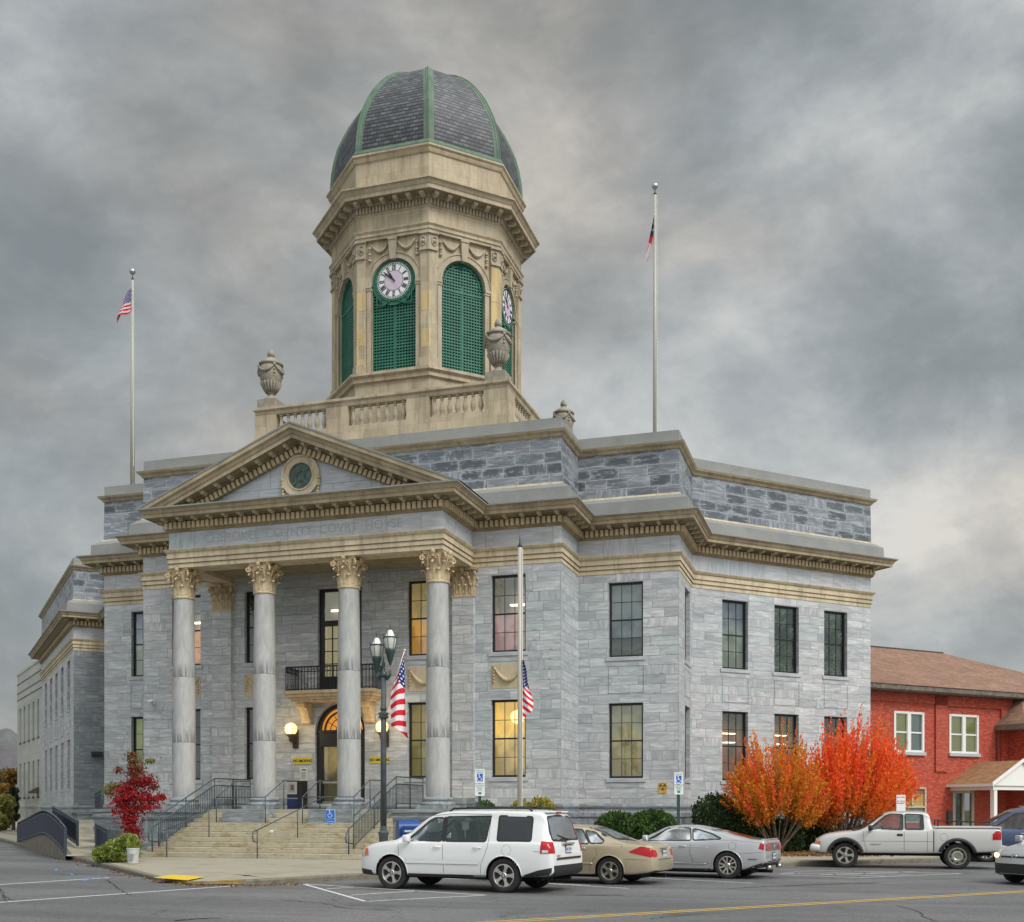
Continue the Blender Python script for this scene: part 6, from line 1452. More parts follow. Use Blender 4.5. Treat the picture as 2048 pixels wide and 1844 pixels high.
# ------------------------------------------------------------------ flags
def flag_mat(kind):
    m = mat(kind+' flag cloth', (.6, .05, .07), .8); nt = m.node_tree; uv = uvco(nt); u = N_sep(nt, uv, 0); v = N_sep(nt, uv, 1)
    if kind == 'striped':
        st = M(nt, 'MODULO', M(nt, 'FLOOR', M(nt, 'MULTIPLY', M(nt, 'SUBTRACT', 1., v), 13)), 2)
        c = mixc(nt, st, (.66, .012, .03), (.80, .78, .78))
        can = M(nt, 'MULTIPLY', M(nt, 'LESS_THAN', u, .4), M(nt, 'GREATER_THAN', v, 6/13))
        # staggered rows of stars as round dots
        su = M(nt, 'MULTIPLY', u, 5.5/.4*1.0); sv = M(nt, 'MULTIPLY', M(nt, 'SUBTRACT', v, 6/13), 9/(7/13))
        row = M(nt, 'MODULO', M(nt, 'FLOOR', sv), 2); fu = M(nt, 'SUBTRACT', M(nt, 'FRACT', M(nt, 'ADD', su, M(nt, 'MULTIPLY', row, .5))), .5); fv = M(nt, 'SUBTRACT', M(nt, 'FRACT', sv), .5)
        rr = M(nt, 'SQRT', M(nt, 'ADD', M(nt, 'POWER', M(nt, 'MULTIPLY', fu, 1.25), 2), M(nt, 'POWER', M(nt, 'MULTIPLY', fv, 1.0), 2)))
        an = M(nt, 'ARCTAN2', fu, fv); star = M(nt, 'LESS_THAN', rr, M(nt, 'ADD', .29, M(nt, 'MULTIPLY', M(nt, 'COSINE', M(nt, 'MULTIPLY', an, 5)), .11)))
        c = mixc(nt, can, c, mixc(nt, star, (.012, .02, .20), (.80, .80, .82)))
    else:
        c = mixc(nt, M(nt, 'GREATER_THAN', v, .5), (.72, .70, .72), (.55, .02, .05))
        b = mixc(nt, M(nt, 'LESS_THAN', M(nt, 'ABSOLUTE', M(nt, 'SUBTRACT', v, .5)), .06), (.03, .035, .10), (.55, .52, .42)); c = mixc(nt, M(nt, 'LESS_THAN', u, .34), c, b)
    L(nt, c, bs(m).inputs['Base Color'])
    tr = N(nt, 'ShaderNodeBsdfTranslucent'); L(nt, c, tr.inputs[0]); mx = N(nt, 'ShaderNodeMixShader'); mx.inputs[0].default_value = .15
    L(nt, bs(m).outputs[0], mx.inputs[1]); L(nt, tr.outputs[0], mx.inputs[2]); L(nt, mx.outputs[0], nt.nodes['Material Output'].inputs[0]); return m
fm_us = flag_mat('striped'); fm_nc = flag_mat('banded')
def drape_mat(name, sx, sy, slope, per, canton):
    """gathered cloth: UV holds the place on the hanging folds; stripes run slanted where the cloth falls off the hoist"""
    m = mat(name, (.6, .05, .07), .8); nt = m.node_tree; uv = uvco(nt); x = M(nt, 'MULTIPLY', N_sep(nt, uv, 0), sx); y = M(nt, 'MULTIPLY', N_sep(nt, uv, 1), sy)
    q = M(nt, 'DIVIDE', M(nt, 'ADD', y, M(nt, 'MULTIPLY', x, slope)), per); st = M(nt, 'LESS_THAN', M(nt, 'FRACT', q), .5)
    c = mixc(nt, st, (.80, .78, .78), (.66, .010, .03)); a, b, cw = canton      # canton: y < a + b*x, x < cw
    can = M(nt, 'MULTIPLY', M(nt, 'LESS_THAN', y, M(nt, 'ADD', a, M(nt, 'MULTIPLY', x, b))), M(nt, 'LESS_THAN', x, cw))
    su = M(nt, 'DIVIDE', x, .105); sv = M(nt, 'DIVIDE', y, .10); row = M(nt, 'MODULO', M(nt, 'FLOOR', sv), 2); fu = M(nt, 'SUBTRACT', M(nt, 'FRACT', M(nt, 'ADD', su, M(nt, 'MULTIPLY', row, .5))), .5); fv = M(nt, 'SUBTRACT', M(nt, 'FRACT', sv), .5)
    rr = M(nt, 'SQRT', M(nt, 'ADD', M(nt, 'POWER', fu, 2), M(nt, 'POWER', fv, 2))); an = M(nt, 'ARCTAN2', fu, fv); star = M(nt, 'LESS_THAN', rr, M(nt, 'ADD', .24, M(nt, 'MULTIPLY', M(nt, 'COSINE', M(nt, 'MULTIPLY', an, 5)), .08)))
    c = mixc(nt, can, c, mixc(nt, star, (.010, .016, .17), (.80, .80, .82))); L(nt, c, bs(m).inputs['Base Color']); return m
def cloth(t, fn, matl, nu=44, nv=26, name='cloth'):
    """fn(u, v) -> local point; u from the hoist, v from bottom to top"""
    vs = [fn(i/nu, j/nv) for j in range(nv+1) for i in range(nu+1)]; fs = [(j*(nu+1)+i, j*(nu+1)+i+1, (j+1)*(nu+1)+i+1, (j+1)*(nu+1)+i) for j in range(nv) for i in range(nu)]
    m = MB(); m.add(vs, fs); o = m.build(name, matl, t, True); me = o.data; ul = me.uv_layers[0].data
    for lp in me.loops: k = lp.vertex_index; ul[lp.index].uv = ((k % (nu+1))/nu, (k//(nu+1))/nv)
    return o
# limp flag: hoist runs along h0->h1 (bottom->top); the fly falls downward with folds
def limp(hb, ht, fly, drop, folds, amp, side, depth):
    hb, ht = Vector(hb), Vector(ht)
    def fn(u, v):
        p = hb.lerp(ht, v)
        # each thread leaves the hoist and falls
        ang = u*1.0
        out = side*fly*(u**.85)*(1-.35*(1-v)) ; dn = drop*(u**1.15)*(.55+.45*v)
        w_ = amp*math.sin(folds*math.pi*u + 2.2*v)*min(1, u*3)
        return (p.x+out+w_*.35, p.y+depth*u+w_, p.z-dn)
    return fn
# roof poles
fpl = flag_pole('roof_flagpole', 'tall roof flagpole on the left roof flying the striped flag', *at(265, 50.5), 16.0, zat(560, 50.5), .11, .05)
fpr = flag_pole('roof_flagpole', 'tall roof flagpole on the right roof with a limp two-coloured flag', *at(1310, 49), 16.0, zat(390, 49), .10, .06)
for f_ in (fpl, fpr): f_['group'] = 'flagpoles on the courthouse roof'
def screen_dirs(): return Vector((CP, SP, 0)), Vector((-SP, CP, 0))
D = 50.4; k = D/2245
t = thing('flag', 'red and white striped flag with blue canton on the left roof pole', 'flag', at(263, D, zat(576, D)), PSI)
def fn(u, v):       # blown a little to the left, hanging in folds
    top = 0; hz = -(1-v)*1.0
    p = Vector((-.0, 0, hz*.95))
    sx = -u*(.55+.35*(1-v)); 
    fold = math.sin(u*6.5+v*1.5)
    return (p.x+sx*(1-.5*max(0, u-.5)) + .12*fold*u, .12*math.sin(u*9+v*3), p.z-u*(.62+.18*v)-.10*fold*u)
cloth(t, fn, fm_us)
D = 49; t = thing('flag', 'limp flag, dark at the top then red and pale pink, on the right roof pole', 'flag', at(1308, D, zat(433, D)), PSI)
def fn(u, v):       # u across from the pole side, v = 1 at the top
    y = 88*(1-v); xr = -.5-9.5*max(0, (y-43)/45)-.03*y; xl = -.5-.19*y if y < 75 else -14.7-.25*(y-75)
    x = xr+(xl-xr)*u; return (x*D/2245, -.05+.06*math.sin(u*6+v*6), -(y-3*u*(1-v)+3*math.sin(u*5)*(1-v))*D/2245)
def band_mat():
    m = mat('limp banded flag cloth', (.5, .1, .1), .8); nt = m.node_tree; c = ramp(nt, N_sep(nt, uvco(nt), 1), [(.0, (.62, .50, .55)), (.20, (.70, .42, .46)), (.36, (.50, .02, .045)), (.53, (.03, .035, .10)), (.66, (.50, .47, .42)), (.70, (.03, .035, .10)), (.82, (.5, .48, .45)), (.86, (.04, .04, .09))], 'CONSTANT'); L(nt, c, bs(m).inputs['Base Color']); return m
cloth(t, fn, band_mat(), 12, 50)
# ground pole
D = 34.2; gx, gy = at(1040, D)
gpz = flag_pole('ground_flagpole', 'cream flagpole standing behind the white suv in front of the wall', gx, gy, .15, zat(1095, D), .085, .065, False)
t = thing('flag', 'half mast striped flag hanging limp on the cream pole behind the suv', 'flag', at(1045, D, zat(1320, D)), PSI)
def fn(u, v):       # u across (pole to free edge), v = 1 at the top
    y = 112*(1-v); wd = 2+19*min(1, (y/95))**1.0; x = wd*u + 1.5*math.sin(y*.09)*u
    y2 = y - (12*u if v < .2 else 12*u*0)*0 - 10*u*(1-v)
    return (x*D/2245, -.06+.05*math.sin(u*7+v*5), -(y2 + 6*(1-u)*(1-v))*D/2245)
cloth(t, fn, drape_mat('gathered flag on the pole', .33, 1.71, -1.6, .215, (-9., 0., 9.)), 24, 40)
for md_ in [t.children[0].data]:
    ul = md_.uv_layers[0].data
    for lp in md_.loops: ul[lp.index].uv = (ul[lp.index].uv[0], 1-ul[lp.index].uv[1])
mt = t.children[0].data.materials
mt[0] = drape_mat('gathered flag cloth on pole', .33, 1.71, -1.4, .215, (.80, .30, 9.))
# ------------------------------------------------------------------ twin headed street lamp
D = 29.6; lx, ly = at(767, D); t = thing('street_lamp', 'slate twin headed street lamp with acorn globes on the kerb corner', 'street lamp', (lx, ly, .15), PSI)
zt0 = zat(1348, D)-.15
m = MB(); m.lathe([(.2, 0), (.2, .12), (.17, .16), (.16, .5), (.13, .58), (.12, .62), (.12, .95), (.14, .98), (.14, 1.04), (.09, 1.08), (.085, 1.2)], 20); m.build('lamp_base', mm['lamp_post'], t, angle=40)
m = MB(); m.tube([(0, 0, 1.15), (0, 0, zt0)], [.082, .07], 16); m.lathe([(.09, 0), (.09, .06)], 16, (0, 0, zt0-.95)); m.build('lamp_pole', mm['lamp_post'], t, True)
m = MB(); m.lathe([(.07, -.1), (.09, -.05), (.09, .02), (.05, .06), (.035, .2), (.055, .26), (.02, .34), (.004, .5)], 14, (0, 0, zt0))
hd = [(-.20, .05, .36), (.20, -.12, .50)]
hd = [(-.19, .12, .33), (.19, -.12, .50)]
for hx, hy, hz in hd: m.tube([(0, 0, zt0-.05), (hx*.6, hy*.6, zt0-.16), (hx, hy, zt0-.05), (hx, hy, zt0+.08)], .028, 8); m.sphere((hx*.55, hy*.55, zt0-.06), .05, 8, 6)
m.build('lamp_arm', mm['lamp_green'], t, True)
mm['acorn'] = mat('pale prismatic lamp glass', (.62, .64, .56), .18, 0, .6)
for hx, hy, hz in hd:
    e = empty('lamp_head', (hx, hy, zt0+hz-.30), 0, t); e.scale = (.78, .78, .86)
    m = MB(); m.lathe([(.04, .02), (.05, .08), (.09, .16), (.12, .30), (.165, .42), (.175, .5), (.16, .52)], 20); m.build('lamp_fitter', mm['lamp_green'], e, angle=45)
    m = MB(); m.lathe([(.13, .52), (.165, .62), (.195, .74), (.195, .86)], 24, cap=False); m.lathe([(.195, .86), (.17, .90), (.125, .97), (.10, 1.02), (.085, 1.06), (.055, 1.09), (.01, 1.10)], 24, mi=1); m.build('lamp_globe', [mm['acorn'], mat('white lamp lid', (.78, .80, .76), .3)], e, True)
    m = MB()
    for q in range(6):
        a = q*math.pi/3+.25; m.tube([((r+.012)*math.cos(a), (r+.012)*math.sin(a), z) for r, z in ((.15, .5), (.185, .62), (.215, .76), (.215, .9), (.235, .98))], .009, 5)
        for w2 in (.0, .35, .7): m.sphere((.205*math.cos(a+w2), .205*math.sin(a+w2), .875), .022, 6, 4)
    m.lathe([(.205, .85), (.21, .87), (.205, .885)], 24); m.lathe([(.012, 1.08), (.03, 1.12), (.012, 1.15), (.028, 1.19), (.003, 1.3)], 8); m.build('lamp_cage', mm['lamp_green'], e)
m = MB(); zb_ = zat(1431, D)-.15; m.bbox(-.11, .11, -.1, .1, zb_-.08, zb_+.08, .02)
for sx in (-.12, .12):
    for sz in (-.05, .05): m.sphere((sx, -.03, zb_+sz), .022, 6, 4)
m.build('flag_bracket', mm['lamp_green'], t)
# staff flag on the lamp
fl = thing('flag', 'bright striped flag on a slanted staff fixed to the street lamp', 'flag', (lx, ly, .15), PSI)
z0 = zb_; tipx = (812-767)*D/2245; tipz = zat(1304, D)-.15
m = MB(); m.tube([(.05, -.08, z0), (tipx, -.35, tipz)], .014, 8); m.sphere((tipx, -.35, tipz), .03, 8, 6); m.build('flag_staff', mm['white'], fl, True)
H0 = Vector((tipx-.01, -.35, tipz-.03)); H1 = Vector((.10, -.13, z0+.25))
def fn(u, v):
    # hoist lies down the staff (v=1 at the tip); cloth hangs straight down, gathered
    hz = H0.lerp(H1, (1-v)*.86)
    s = 2.02*u
    # fly pulled together: bottom narrows and swings left
    x = H0.x + (hz.x-H0.x)*(1-.45*u) + .10*u*(v) - .06*u + .03*math.sin(u*5+v*6)
    z = hz.z*(1-u*.0) - s*(.93-.25*(1-v)) + (0)
    # lower edge of the gathered flag rises to the left as in the photo
    return (x, -.3+.06*math.sin(v*8+u*3)+.05*u, z)
def fn(u, v):
    # stations measured off the hanging cloth: right edge x=812..816 falling 1310->1480, left edge bellies to 786
    yt = 1308 + 0*u; 
    edge_r = (811+8*u - 3*math.sin(3*u), 1308+172*u)           # top hem of the flag hangs down the right side
    edge_l = (811-2*u - 26*math.sin(min(1, u*1.35)*math.pi*.55) + (0), 1316+ 138*u)
    w2 = 1-v; x = edge_r[0]*(1-w2)+edge_l[0]*w2; y = edge_r[1]*(1-w2)+edge_l[1]*w2
    y -= 16*math.sin(math.pi*w2)*.3
    X_ = (x-767)*D/2245; Z_ = zat(y, D)-.15
    return (X_+.012*math.sin(u*8+v*5), -.33+.075*math.sin(v*7.5+u*2.5)*min(1, u*4), Z_)
o = cloth(fl, fn, drape_mat('gathered flag cloth on lamp', .36, 2.27, -1.05, .30, (.98, -.55, .235)), 50, 30)
# cloth(): uv.x runs down the fall here and uv.y towards the staff side; turn it so x = across from the right edge, y = down
ul = o.data.uv_layers[0].data
for lp in o.data.loops: a_, b_ = ul[lp.index].uv; ul[lp.index].uv = (1-b_, a_)

# ------------------------------------------------------------------ handrails on the steps
def rail_thing(label, group='stair handrails'): return thing('stair_handrail', label, 'handrail', (CX, 0, 0), 0, group)
def stepz(y): return .15+.165*max(0, min(10, math.floor((y-33.3)/.42)+1)) if y >= 33.3 else .15
for s in (-1, 1):
    t = rail_thing(('left' if s < 0 else 'right')+' stair railing with slim vertical bars along the side of the steps')
    x = s*3.72; yA, yB, yC = 33.75, 37.3, 39.9; zA, zB = stepz(33.75), 1.8
    sl2 = .165/.42
    def zr(y): return 1.16+.15+ (y-33.1)*sl2 if y < yB else 1.16+.15+(yB-33.1)*sl2
    m = MB()
    for off, r in ((0, .026), (-.26, .024)): m.tube([(x, yA-.0, zr(yA)+off), (x, yB, zr(yB)+off), (x, yC, zr(yB)+off)], r, 8)
    # curved end return
    m.tube([(x, yA, zr(yA)-.26), (x, yA-.35, zr(yA)-.26-.35*sl2), (x, yA-.55, zr(yA)-.36-.55*sl2), (x, yA-.6, zr(yA)-.5-.55*sl2), (x, yA-.55, zr(yA)-.66-.5*sl2), (x, yA-.4, zr(yA)-.70-.45*sl2), (x, yA, zr(yA)-.75-.4*sl2)], .024, 8)
    m.build('top_rail', mm['metal_rail'], t, True)
    m = MB(); m.tube([(x, yA, zr(yA)-.99), (x, yB, zr(yB)-.97), (x, yC, zr(yB)-.97)], .02, 6)
    n_ = 30
    for i in range(n_+1): y = yA+(yB-yA)*i/n_; m.box(x-.009, x+.009, y-.009, y+.009, zr(y)-.98, zr(y)-.26)
    for i in range(1, 23): y = yB+(yC-yB)*i/23; m.box(x-.009, x+.009, y-.009, y+.009, zr(yB)-.96, zr(yB)-.26)
    m.build('railing_bars', mm['metal_rail'], t)
    for y in (yA-.38, yA, 35.4, yB, 38.6, yC):
        m = MB(); zb_ = stepz(y); zt2 = zr(y) if y >= yA else zr(yA)-.26-.35*sl2; m.tube([(x, y, zb_-.01), (x, y, zt2)], .024, 8); m.build('post', mm['metal_rail'], t, True)
for xc, lab in ((-1.74, 'left'), (1.74, 'right')):
    t = rail_thing('slim '+lab+' middle handrail wrapping the second step pedestal' if xc < 0 else 'slim right middle handrail wrapping the pedestal with the blue sign')
    m = MB(); xl = xc-1.0
    sl2 = .165/.42; zq = stepz(35.9)+.92
    a = (xl+.1, 33.0); 
    # lower run: loop at the bottom, climbing to the front bar
    y0_, y1_ = 33.15, 35.85; z0_ = .15+.95; zc_ = zq
    xr_ = xc+.0
    m.tube([(xl-.25, y0_, z0_), (xr_-.15, y1_, zc_)], .02, 8)
    m.tube([(xl-.25, y0_, z0_), (xl-.27, y0_-.18, z0_-.03), (xl-.27, y0_-.25, z0_-.12), (xl-.27, y0_-.25, z0_-.30), (xl-.27, y0_-.18, z0_-.38), (xl-.25, y0_, z0_-.40)], .02, 8)
    m.tube([(xl-.0, y1_, zc_), (xc+1.0, y1_, zc_)], .02, 8)
    for sx in (-1.0, 1.0):
        m.tube([(xc+sx, y1_, zc_), (xc+sx, 37.15, zc_+.62), (xc+sx, 38.2, zc_+.62)], .02, 8)
    m.build('top_rail', mm['metal_rail'], t, True)
    mid = (.5*(xl-.25+xr_-.15)+.12, .5*(y0_+y1_)+.2); zm = z0_+(zc_-z0_)*.56
    for (px_1, py_1, zt2) in ((xl-.25, y0_, z0_), (mid[0], mid[1], zm), (xc-1.0, y1_, zc_), (xc+1.0, y1_, zc_), (xc-1.0, 37.2, zc_+.62), (xc+1.0, 37.2, zc_+.62)):
        q = MB(); q.tube([(px_1, py_1, stepz(py_1)-.02), (px_1, py_1, zt2)], .02, 8); q.build('post', mm['metal_rail'], t, True)

# ------------------------------------------------------------------ ramps and navy guard panels on the left
m = MB()
pA = [at(131, 39.4), at(84, 45), at(36, 56)]; zAe = [.15, .72, .1]
rs1 = [at(133, 39.2, .16), at(192, 38.6, .16), at(190, 45, .62), at(186, 48.5, 1.0), at(150, 48.5, 1.0), at(90, 45, .75)]
m.poly([rs1[0], rs1[1], rs1[2], rs1[5]]); m.poly([rs1[2], rs1[3], rs1[4], rs1[5]])
m.poly([at(36, 56, .1), at(84, 45, .72), at(120, 56, .9), at(90, 60, .5)])
m.add([at(186, 48.5, 1.0), at(150, 48.5, 1.0), at(150, 52, 1.3), at(196, 52, 1.3)], [(0, 1, 2, 3)])
struct(m.build('ramp', mm['concrete']))
def guard(label, pts, h, panel=True, wall=True, name='guard_rail'):
    """pts: (x, y, z) along the foot"""
    t = thing(name, label, 'guard rail', pts[0], 0, 'navy guard rails by the ramp'); P0 = Vector(pts[0]); q = [Vector(p)-P0 for p in pts]
    up = Vector((0, 0, 1)); m = MB(); m.tube([p+up*(h+.13) for p in q], .032, 8); m.tube([p+up*h for p in q], .022, 6); m.tube([p+up*.1 for p in q], .022, 6); m.tube([p+up*.02 for p in q], .02, 6)
    for a, b in zip(q, q[1:]):
        n = max(2, int((b-a).length/.33))
        for i in range(n+1): p = a.lerp(b, i/n); m.box(p.x-.014, p.x+.014, p.y-.014, p.y+.014, p.z+h, p.z+h+.12); m.box(p.x-.014, p.x+.014, p.y-.014, p.y+.014, p.z, p.z+.1)
    for p in (q[0], q[-1]): m.box(p.x-.035, p.x+.035, p.y-.035, p.y+.035, p.z-.02, p.z+h+.14)
    m.build('rail', mm['metal_rail'], t)
    m = MB()
    for a, b in zip(q, q[1:]): m.add([a+up*.1, b+up*.1, b+up*h, a+up*h], [(0, 1, 2, 3)])
    m.build('panel', mm['navy'], t)
def curve(pts, n=6):
    out = []
    for i in range(len(pts)-1):
        p0, p1, p2, p3 = [Vector(pts[max(0, min(len(pts)-1, j))]) for j in (i-1, i, i+1, i+2)]
        for k in range(n): s = k/n; out.append(tuple(.5*((2*p1)+(p2-p0)*s+(2*p0-5*p1+4*p2-p3)*s*s+(3*p1-p0-3*p2+p3)*s**3)))
    return out+[tuple(pts[-1])]
ga = curve([at(131, 39.4, .16), at(112, 41.2, .52), at(92, 43.6, .74), at(78, 46, .70), at(56, 50.5, .42), at(36, 56, .12)], 4)
guard('arched navy panel guard rail curving along the kerb at the far left', ga, .86)
m = MB()
for a, b in zip(ga, ga[1:]): m.add([(a[0], a[1], 0), (b[0], b[1], 0), (b[0], b[1], b[2]), (a[0], a[1], a[2]), (a[0]+.25*UX, a[1]+.25*UY, a[2]), (b[0]+.25*UX, b[1]+.25*UY, b[2])], [(0, 1, 2, 3), (3, 2, 5, 4)])
m2_ = tag(m.build('ramp_wall', mm['kerb']), 'low stained concrete wall rising under the arched guard rail', 'wall')
guard('navy panel guard rail descending in front of the left wing', [at(155, 41.5, .45), at(107, 47.0, 1.0)], .78)
guard('short navy panel guard rail beside the lime ground cover', [at(218, 36.2, .2), at(193, 39.5, .35)], .80)
guard('upright navy guard rail against the corner of the left wall', [at(204, 44.5, 1.7), at(192, 47.5, 1.6)], .75)
t = thing('planter_wall', 'low grey stone retaining wall behind the crimson dogwood', 'wall', at(190, 40.8, 0)); a = Vector(at(190, 40.8)); b = Vector(at(262, 38.7))
m = MB(); path = [(0, 0), tuple(b-a)]; m.sweep([(0, 3), (0, 0), tuple(b-a)], [(0, 0), (0, 1.45), (.06, 1.5), (.06, 1.62), (-.4, 1.64)]); m.build('wall_face', mm['plinth'], t)
# ------------------------------------------------------------------ small things
wp = lambda: None
def bucket():
    D = 33.9; x, y = at(266, D); t = thing('bucket', 'white plastic bucket at the left foot of the steps', 'bucket', (x, y, .156)); m = MB(); m.lathe([(.155, 0), (.185, .42), (.195, .43), (.195, .46), (.18, .46), (.15, .05)], 20); m.build('bucket_body', mat('grey white plastic', (.50, .51, .50), .5), t, angle=40)
    m = MB(); m.box(-.02, .14, -.188, -.175, .12, .3); m.tube([(-.19, 0, .42), (-.2, -.12, .3), (0, -.23, .24), (.2, -.12, .3), (.19, 0, .42)], .006, 5); m.build('bucket_handle', mat('grey bucket print', (.3, .32, .33), .6), t)
bucket()
# mailbox
D = 30.3; x, y = at(816, D); t = thing('mailbox', 'blue collection mailbox with rounded top behind the white suv bonnet', 'mailbox', (x, y, .156), PSI+R(16)); mm['mail'] = mottled('postal blue paint', (.012, .055, .22), (.018, .075, .28), 4, .35, bumps=.02)
m = MB(); w2 = .30; pr = [(-.27, .22), (.27, .22), (.27, 1.05)] + [(.27*math.cos(a), 1.05+.30*math.sin(a)) for a in [math.pi*i/14 for i in range(1, 14)]] + [(-.27, 1.05)]
def ext_x(mb, pr, x0, x1): n = len(pr); mb.add([(x0, y, z) for y, z in pr]+[(x1, y, z) for y, z in pr], [tuple(range(n)), tuple(reversed(range(n, 2*n)))]+[(i, i+n, (i+1) % n+n, (i+1) % n) for i in range(n)])
ext_x(m, pr, -w2, w2); m.build('mailbox_body', mm['mail'], t, bev=.012)
m = MB()
for sx in (-1, 1):
    for sy in (-1, 1): m.box(sx*.26-.03, sx*.26+.03, sy*.23-.03, sy*.23+.03, 0, .24)
m.build('mailbox_leg', mm['mail'], t)
m = MB(); m.bbox(-.24, .24, -.33, -.24, .98, 1.16, .02); m.box(-.22, .22, -.345, -.32, 1.14, 1.19); m.build('mail_chute', mm['mail'], t)
m = MB(); m.box(-.16, .16, -.348, -.345, 1.03, 1.08); m.build('mail_label', mat('pale postal label', (.5, .55, .65), .5), t)
# newspaper box on the landing
D = 44.0; x = CX-1.55; t = thing('newspaper_box', 'blue and black newspaper vending box beside the entrance door', 'newspaper box', (x, Y1-.62, 1.8)); 
m = MB(); m.bbox(-.30, .34, -.24, .24, 0, 1.1, .015); m.build('box_body', mm['blk_plastic'], t)
m = MB(); m.box(-.295, .16, -.262, -.241, .05, .56); m.build('box_front', mat('navy news panel', (.015, .03, .13), .4), t)
m = MB(); m.box(-.285, .13, -.28, -.241, .58, 1.06, 0); m.box(-.22, .07, -.292, -.281, .66, 1.0, 1); m.box(-.12, .02, -.298, -.293, .74, .95, 2); m.build('box_window', [mat('pale window frame', (.55, .54, .48), .5), mat('newsprint', (.42, .38, .33), .7), mat('news photo', (.14, .13, .12), .7)], t)
text_mesh('Cherokee Scout', .075, mm['white'], 'box_lettering', t, Matrix.Translation((-.07, -.265, .42)), .002)
# paper notice stuck on the wall above it
t = thing('wall_notice', 'white paper notice taped above the newspaper box', 'notice', (CX-1.56, Y1-.012, 3.15)); m = MB(); m.box(-.18, .18, -.01, .0, -.22, .3); m.build('notice_board', mat('notice paper', (.62, .64, .58), .7), t)
m = MB(); m.box(-.08, .09, -.014, -.011, .18, .24); 
for k in range(6): m.box(-.11, .11-.03*(k % 3), -.014, -.011, .10-.045*k, .115-.045*k)
m.build('notice_print', mat('grey print', (.16, .17, .15), .7), t)
# NO SMOKING signs
mm['sign_y'] = mat('yellow sign plate', (.62, .50, .05), .5)
for xs, lab in ((CX-1.62, 'yellow no smoking sign to the left of the door'), (CX+1.72, 'yellow no smoking sign right of the door, cut by the lamp pole')):
    t = thing('no_smoking_sign', lab, 'sign', (xs, Y1-.012, 3.72), 0, 'no smoking signs'); m = MB(); m.bbox(-.40, .40, -.016, .0, -.135, .135, .004); m.build('sign_plate', mm['sign_y'], t)
    text_mesh('NO SMOKING', .155, mm['ink'], 'sign_lettering', t, Matrix.Translation((0, -.018, -.005)), .002, xs=.84, bold=.004)
mm['sign_w'] = mat('white sign plate', (.72, .76, .76), .4); mm['sign_b'] = mat('blue sign paint', (.01, .09, .48), .4); mm['post'] = mottled('green channel post', (.02, .05, .035), (.035, .07, .05), 8, .6); mm['sgreen'] = mat('green sign print', (.02, .22, .14), .5)
def wheelchair(mb, s, T, mi=0):
    mb.sphere((-.05*s, -.004, .36*s), .065*s, 12, 8, mi, sy=.1, T=T)
    def bar(p, q, w_=.05):
        d = Vector((q[0]-p[0], q[1]-p[1])).normalized(); n = Vector((-d.y, d.x))*w_*s/2
        mb.add([((p[0]*s+sg*n.x), -.004-dd, p[1]*s+sg*n.y) for dd in (0, .002) for sg in (-1, 1)] + [((q[0]*s+sg*n.x), -.004-dd, q[1]*s+sg*n.y) for dd in (0, .002) for sg in (-1, 1)], [(2, 3, 7, 6), (0, 2, 6, 4), (1, 5, 7, 3)], mi, T)
    bar((-.05, .30), (-.03, .0), .075); bar((-.04, .16), (.13, .16), .045); bar((-.03, .02), (.15, .02), .055); bar((.14, .03), (.21, -.22), .055); bar((.2, -.22), (.28, -.2), .045)
    q = MB(); ring(q, .20*s, .25*s, -.006, -.002, 22, 0, (0, 0), R(140), R(362)); mb.add([(x-.0*s, y, z-.10*s) for x, y, z in q.v], q.f, mi, T)
def park_sign(label, px, D, y0, y1, ybot):
    x, y = at(px, D); t = thing('parking_sign', label, 'sign', (x, y, .15), PSI+R(10), 'disabled parking signs'); z1 = zat(y0, D)-.15; z0 = zat(y1, D)-.15; zm = z0+(z1-z0)*.45
    m = MB(); m.box(-.03, .03, 0, .025, 0, z1-.05); m.box(-.045, -.03, -.01, .035, 0, z1-.05); m.box(.03, .045, -.01, .035, 0, z1-.05); m.build('sign_post', mm['post'], t)
    for a, b in ((zm+.01, z1), (z0, zm-.01)): m = MB(); m.bbox(-.15, .15, -.03, -.012, a, b, .004); m.build('sign_plate', mm['sign_w'], t)
    m = MB(); zc_ = zm+(z1-zm)*.42; m.box(-.09, .09, -.034, -.031, zc_-.12, zc_+.12); m.build('symbol_field', mm['sign_b'], t)
    m = MB(); wheelchair(m, .30, Matrix.Translation((-.01, -.033, zc_-.01))); m.build('wheelchair_symbol', mm['white'], t)
    text_mesh('RESERVED', .055, mm['sgreen'], 'sign_lettering', t, Matrix.Translation((0, -.032, z1-.055)), .001); text_mesh('PARKING', .055, mm['sgreen'], 'sign_lettering', t, Matrix.Translation((0, -.032, z1-.115)), .001)
    hh = (zm-z0)
    for s_, fz in (('MAXIMUM', .86), ('PENALTY', .72), ('$250', .56)): text_mesh(s_, .055 if s_ != '$250' else .075, mm['sgreen'], 'sign_lettering', t, Matrix.Translation((0, -.032, z0+hh*fz)), .001)
    m = MB(); m.box(-.11, .11, -.034, -.031, z0+hh*.42, z0+hh*.44); m.box(-.05, .05, -.034, -.031, z0+.05, z0+.12); m.build('sign_arrow', mm['sgreen'], t)
park_sign('green and white disabled parking sign left of the cream flagpole', 959.5, 34.6, 1538, 1592, 1610)
park_sign('disabled parking sign on a green post beside the round hedge, seen edge on', 1357, 36.4, 1545, 1589, 1650)
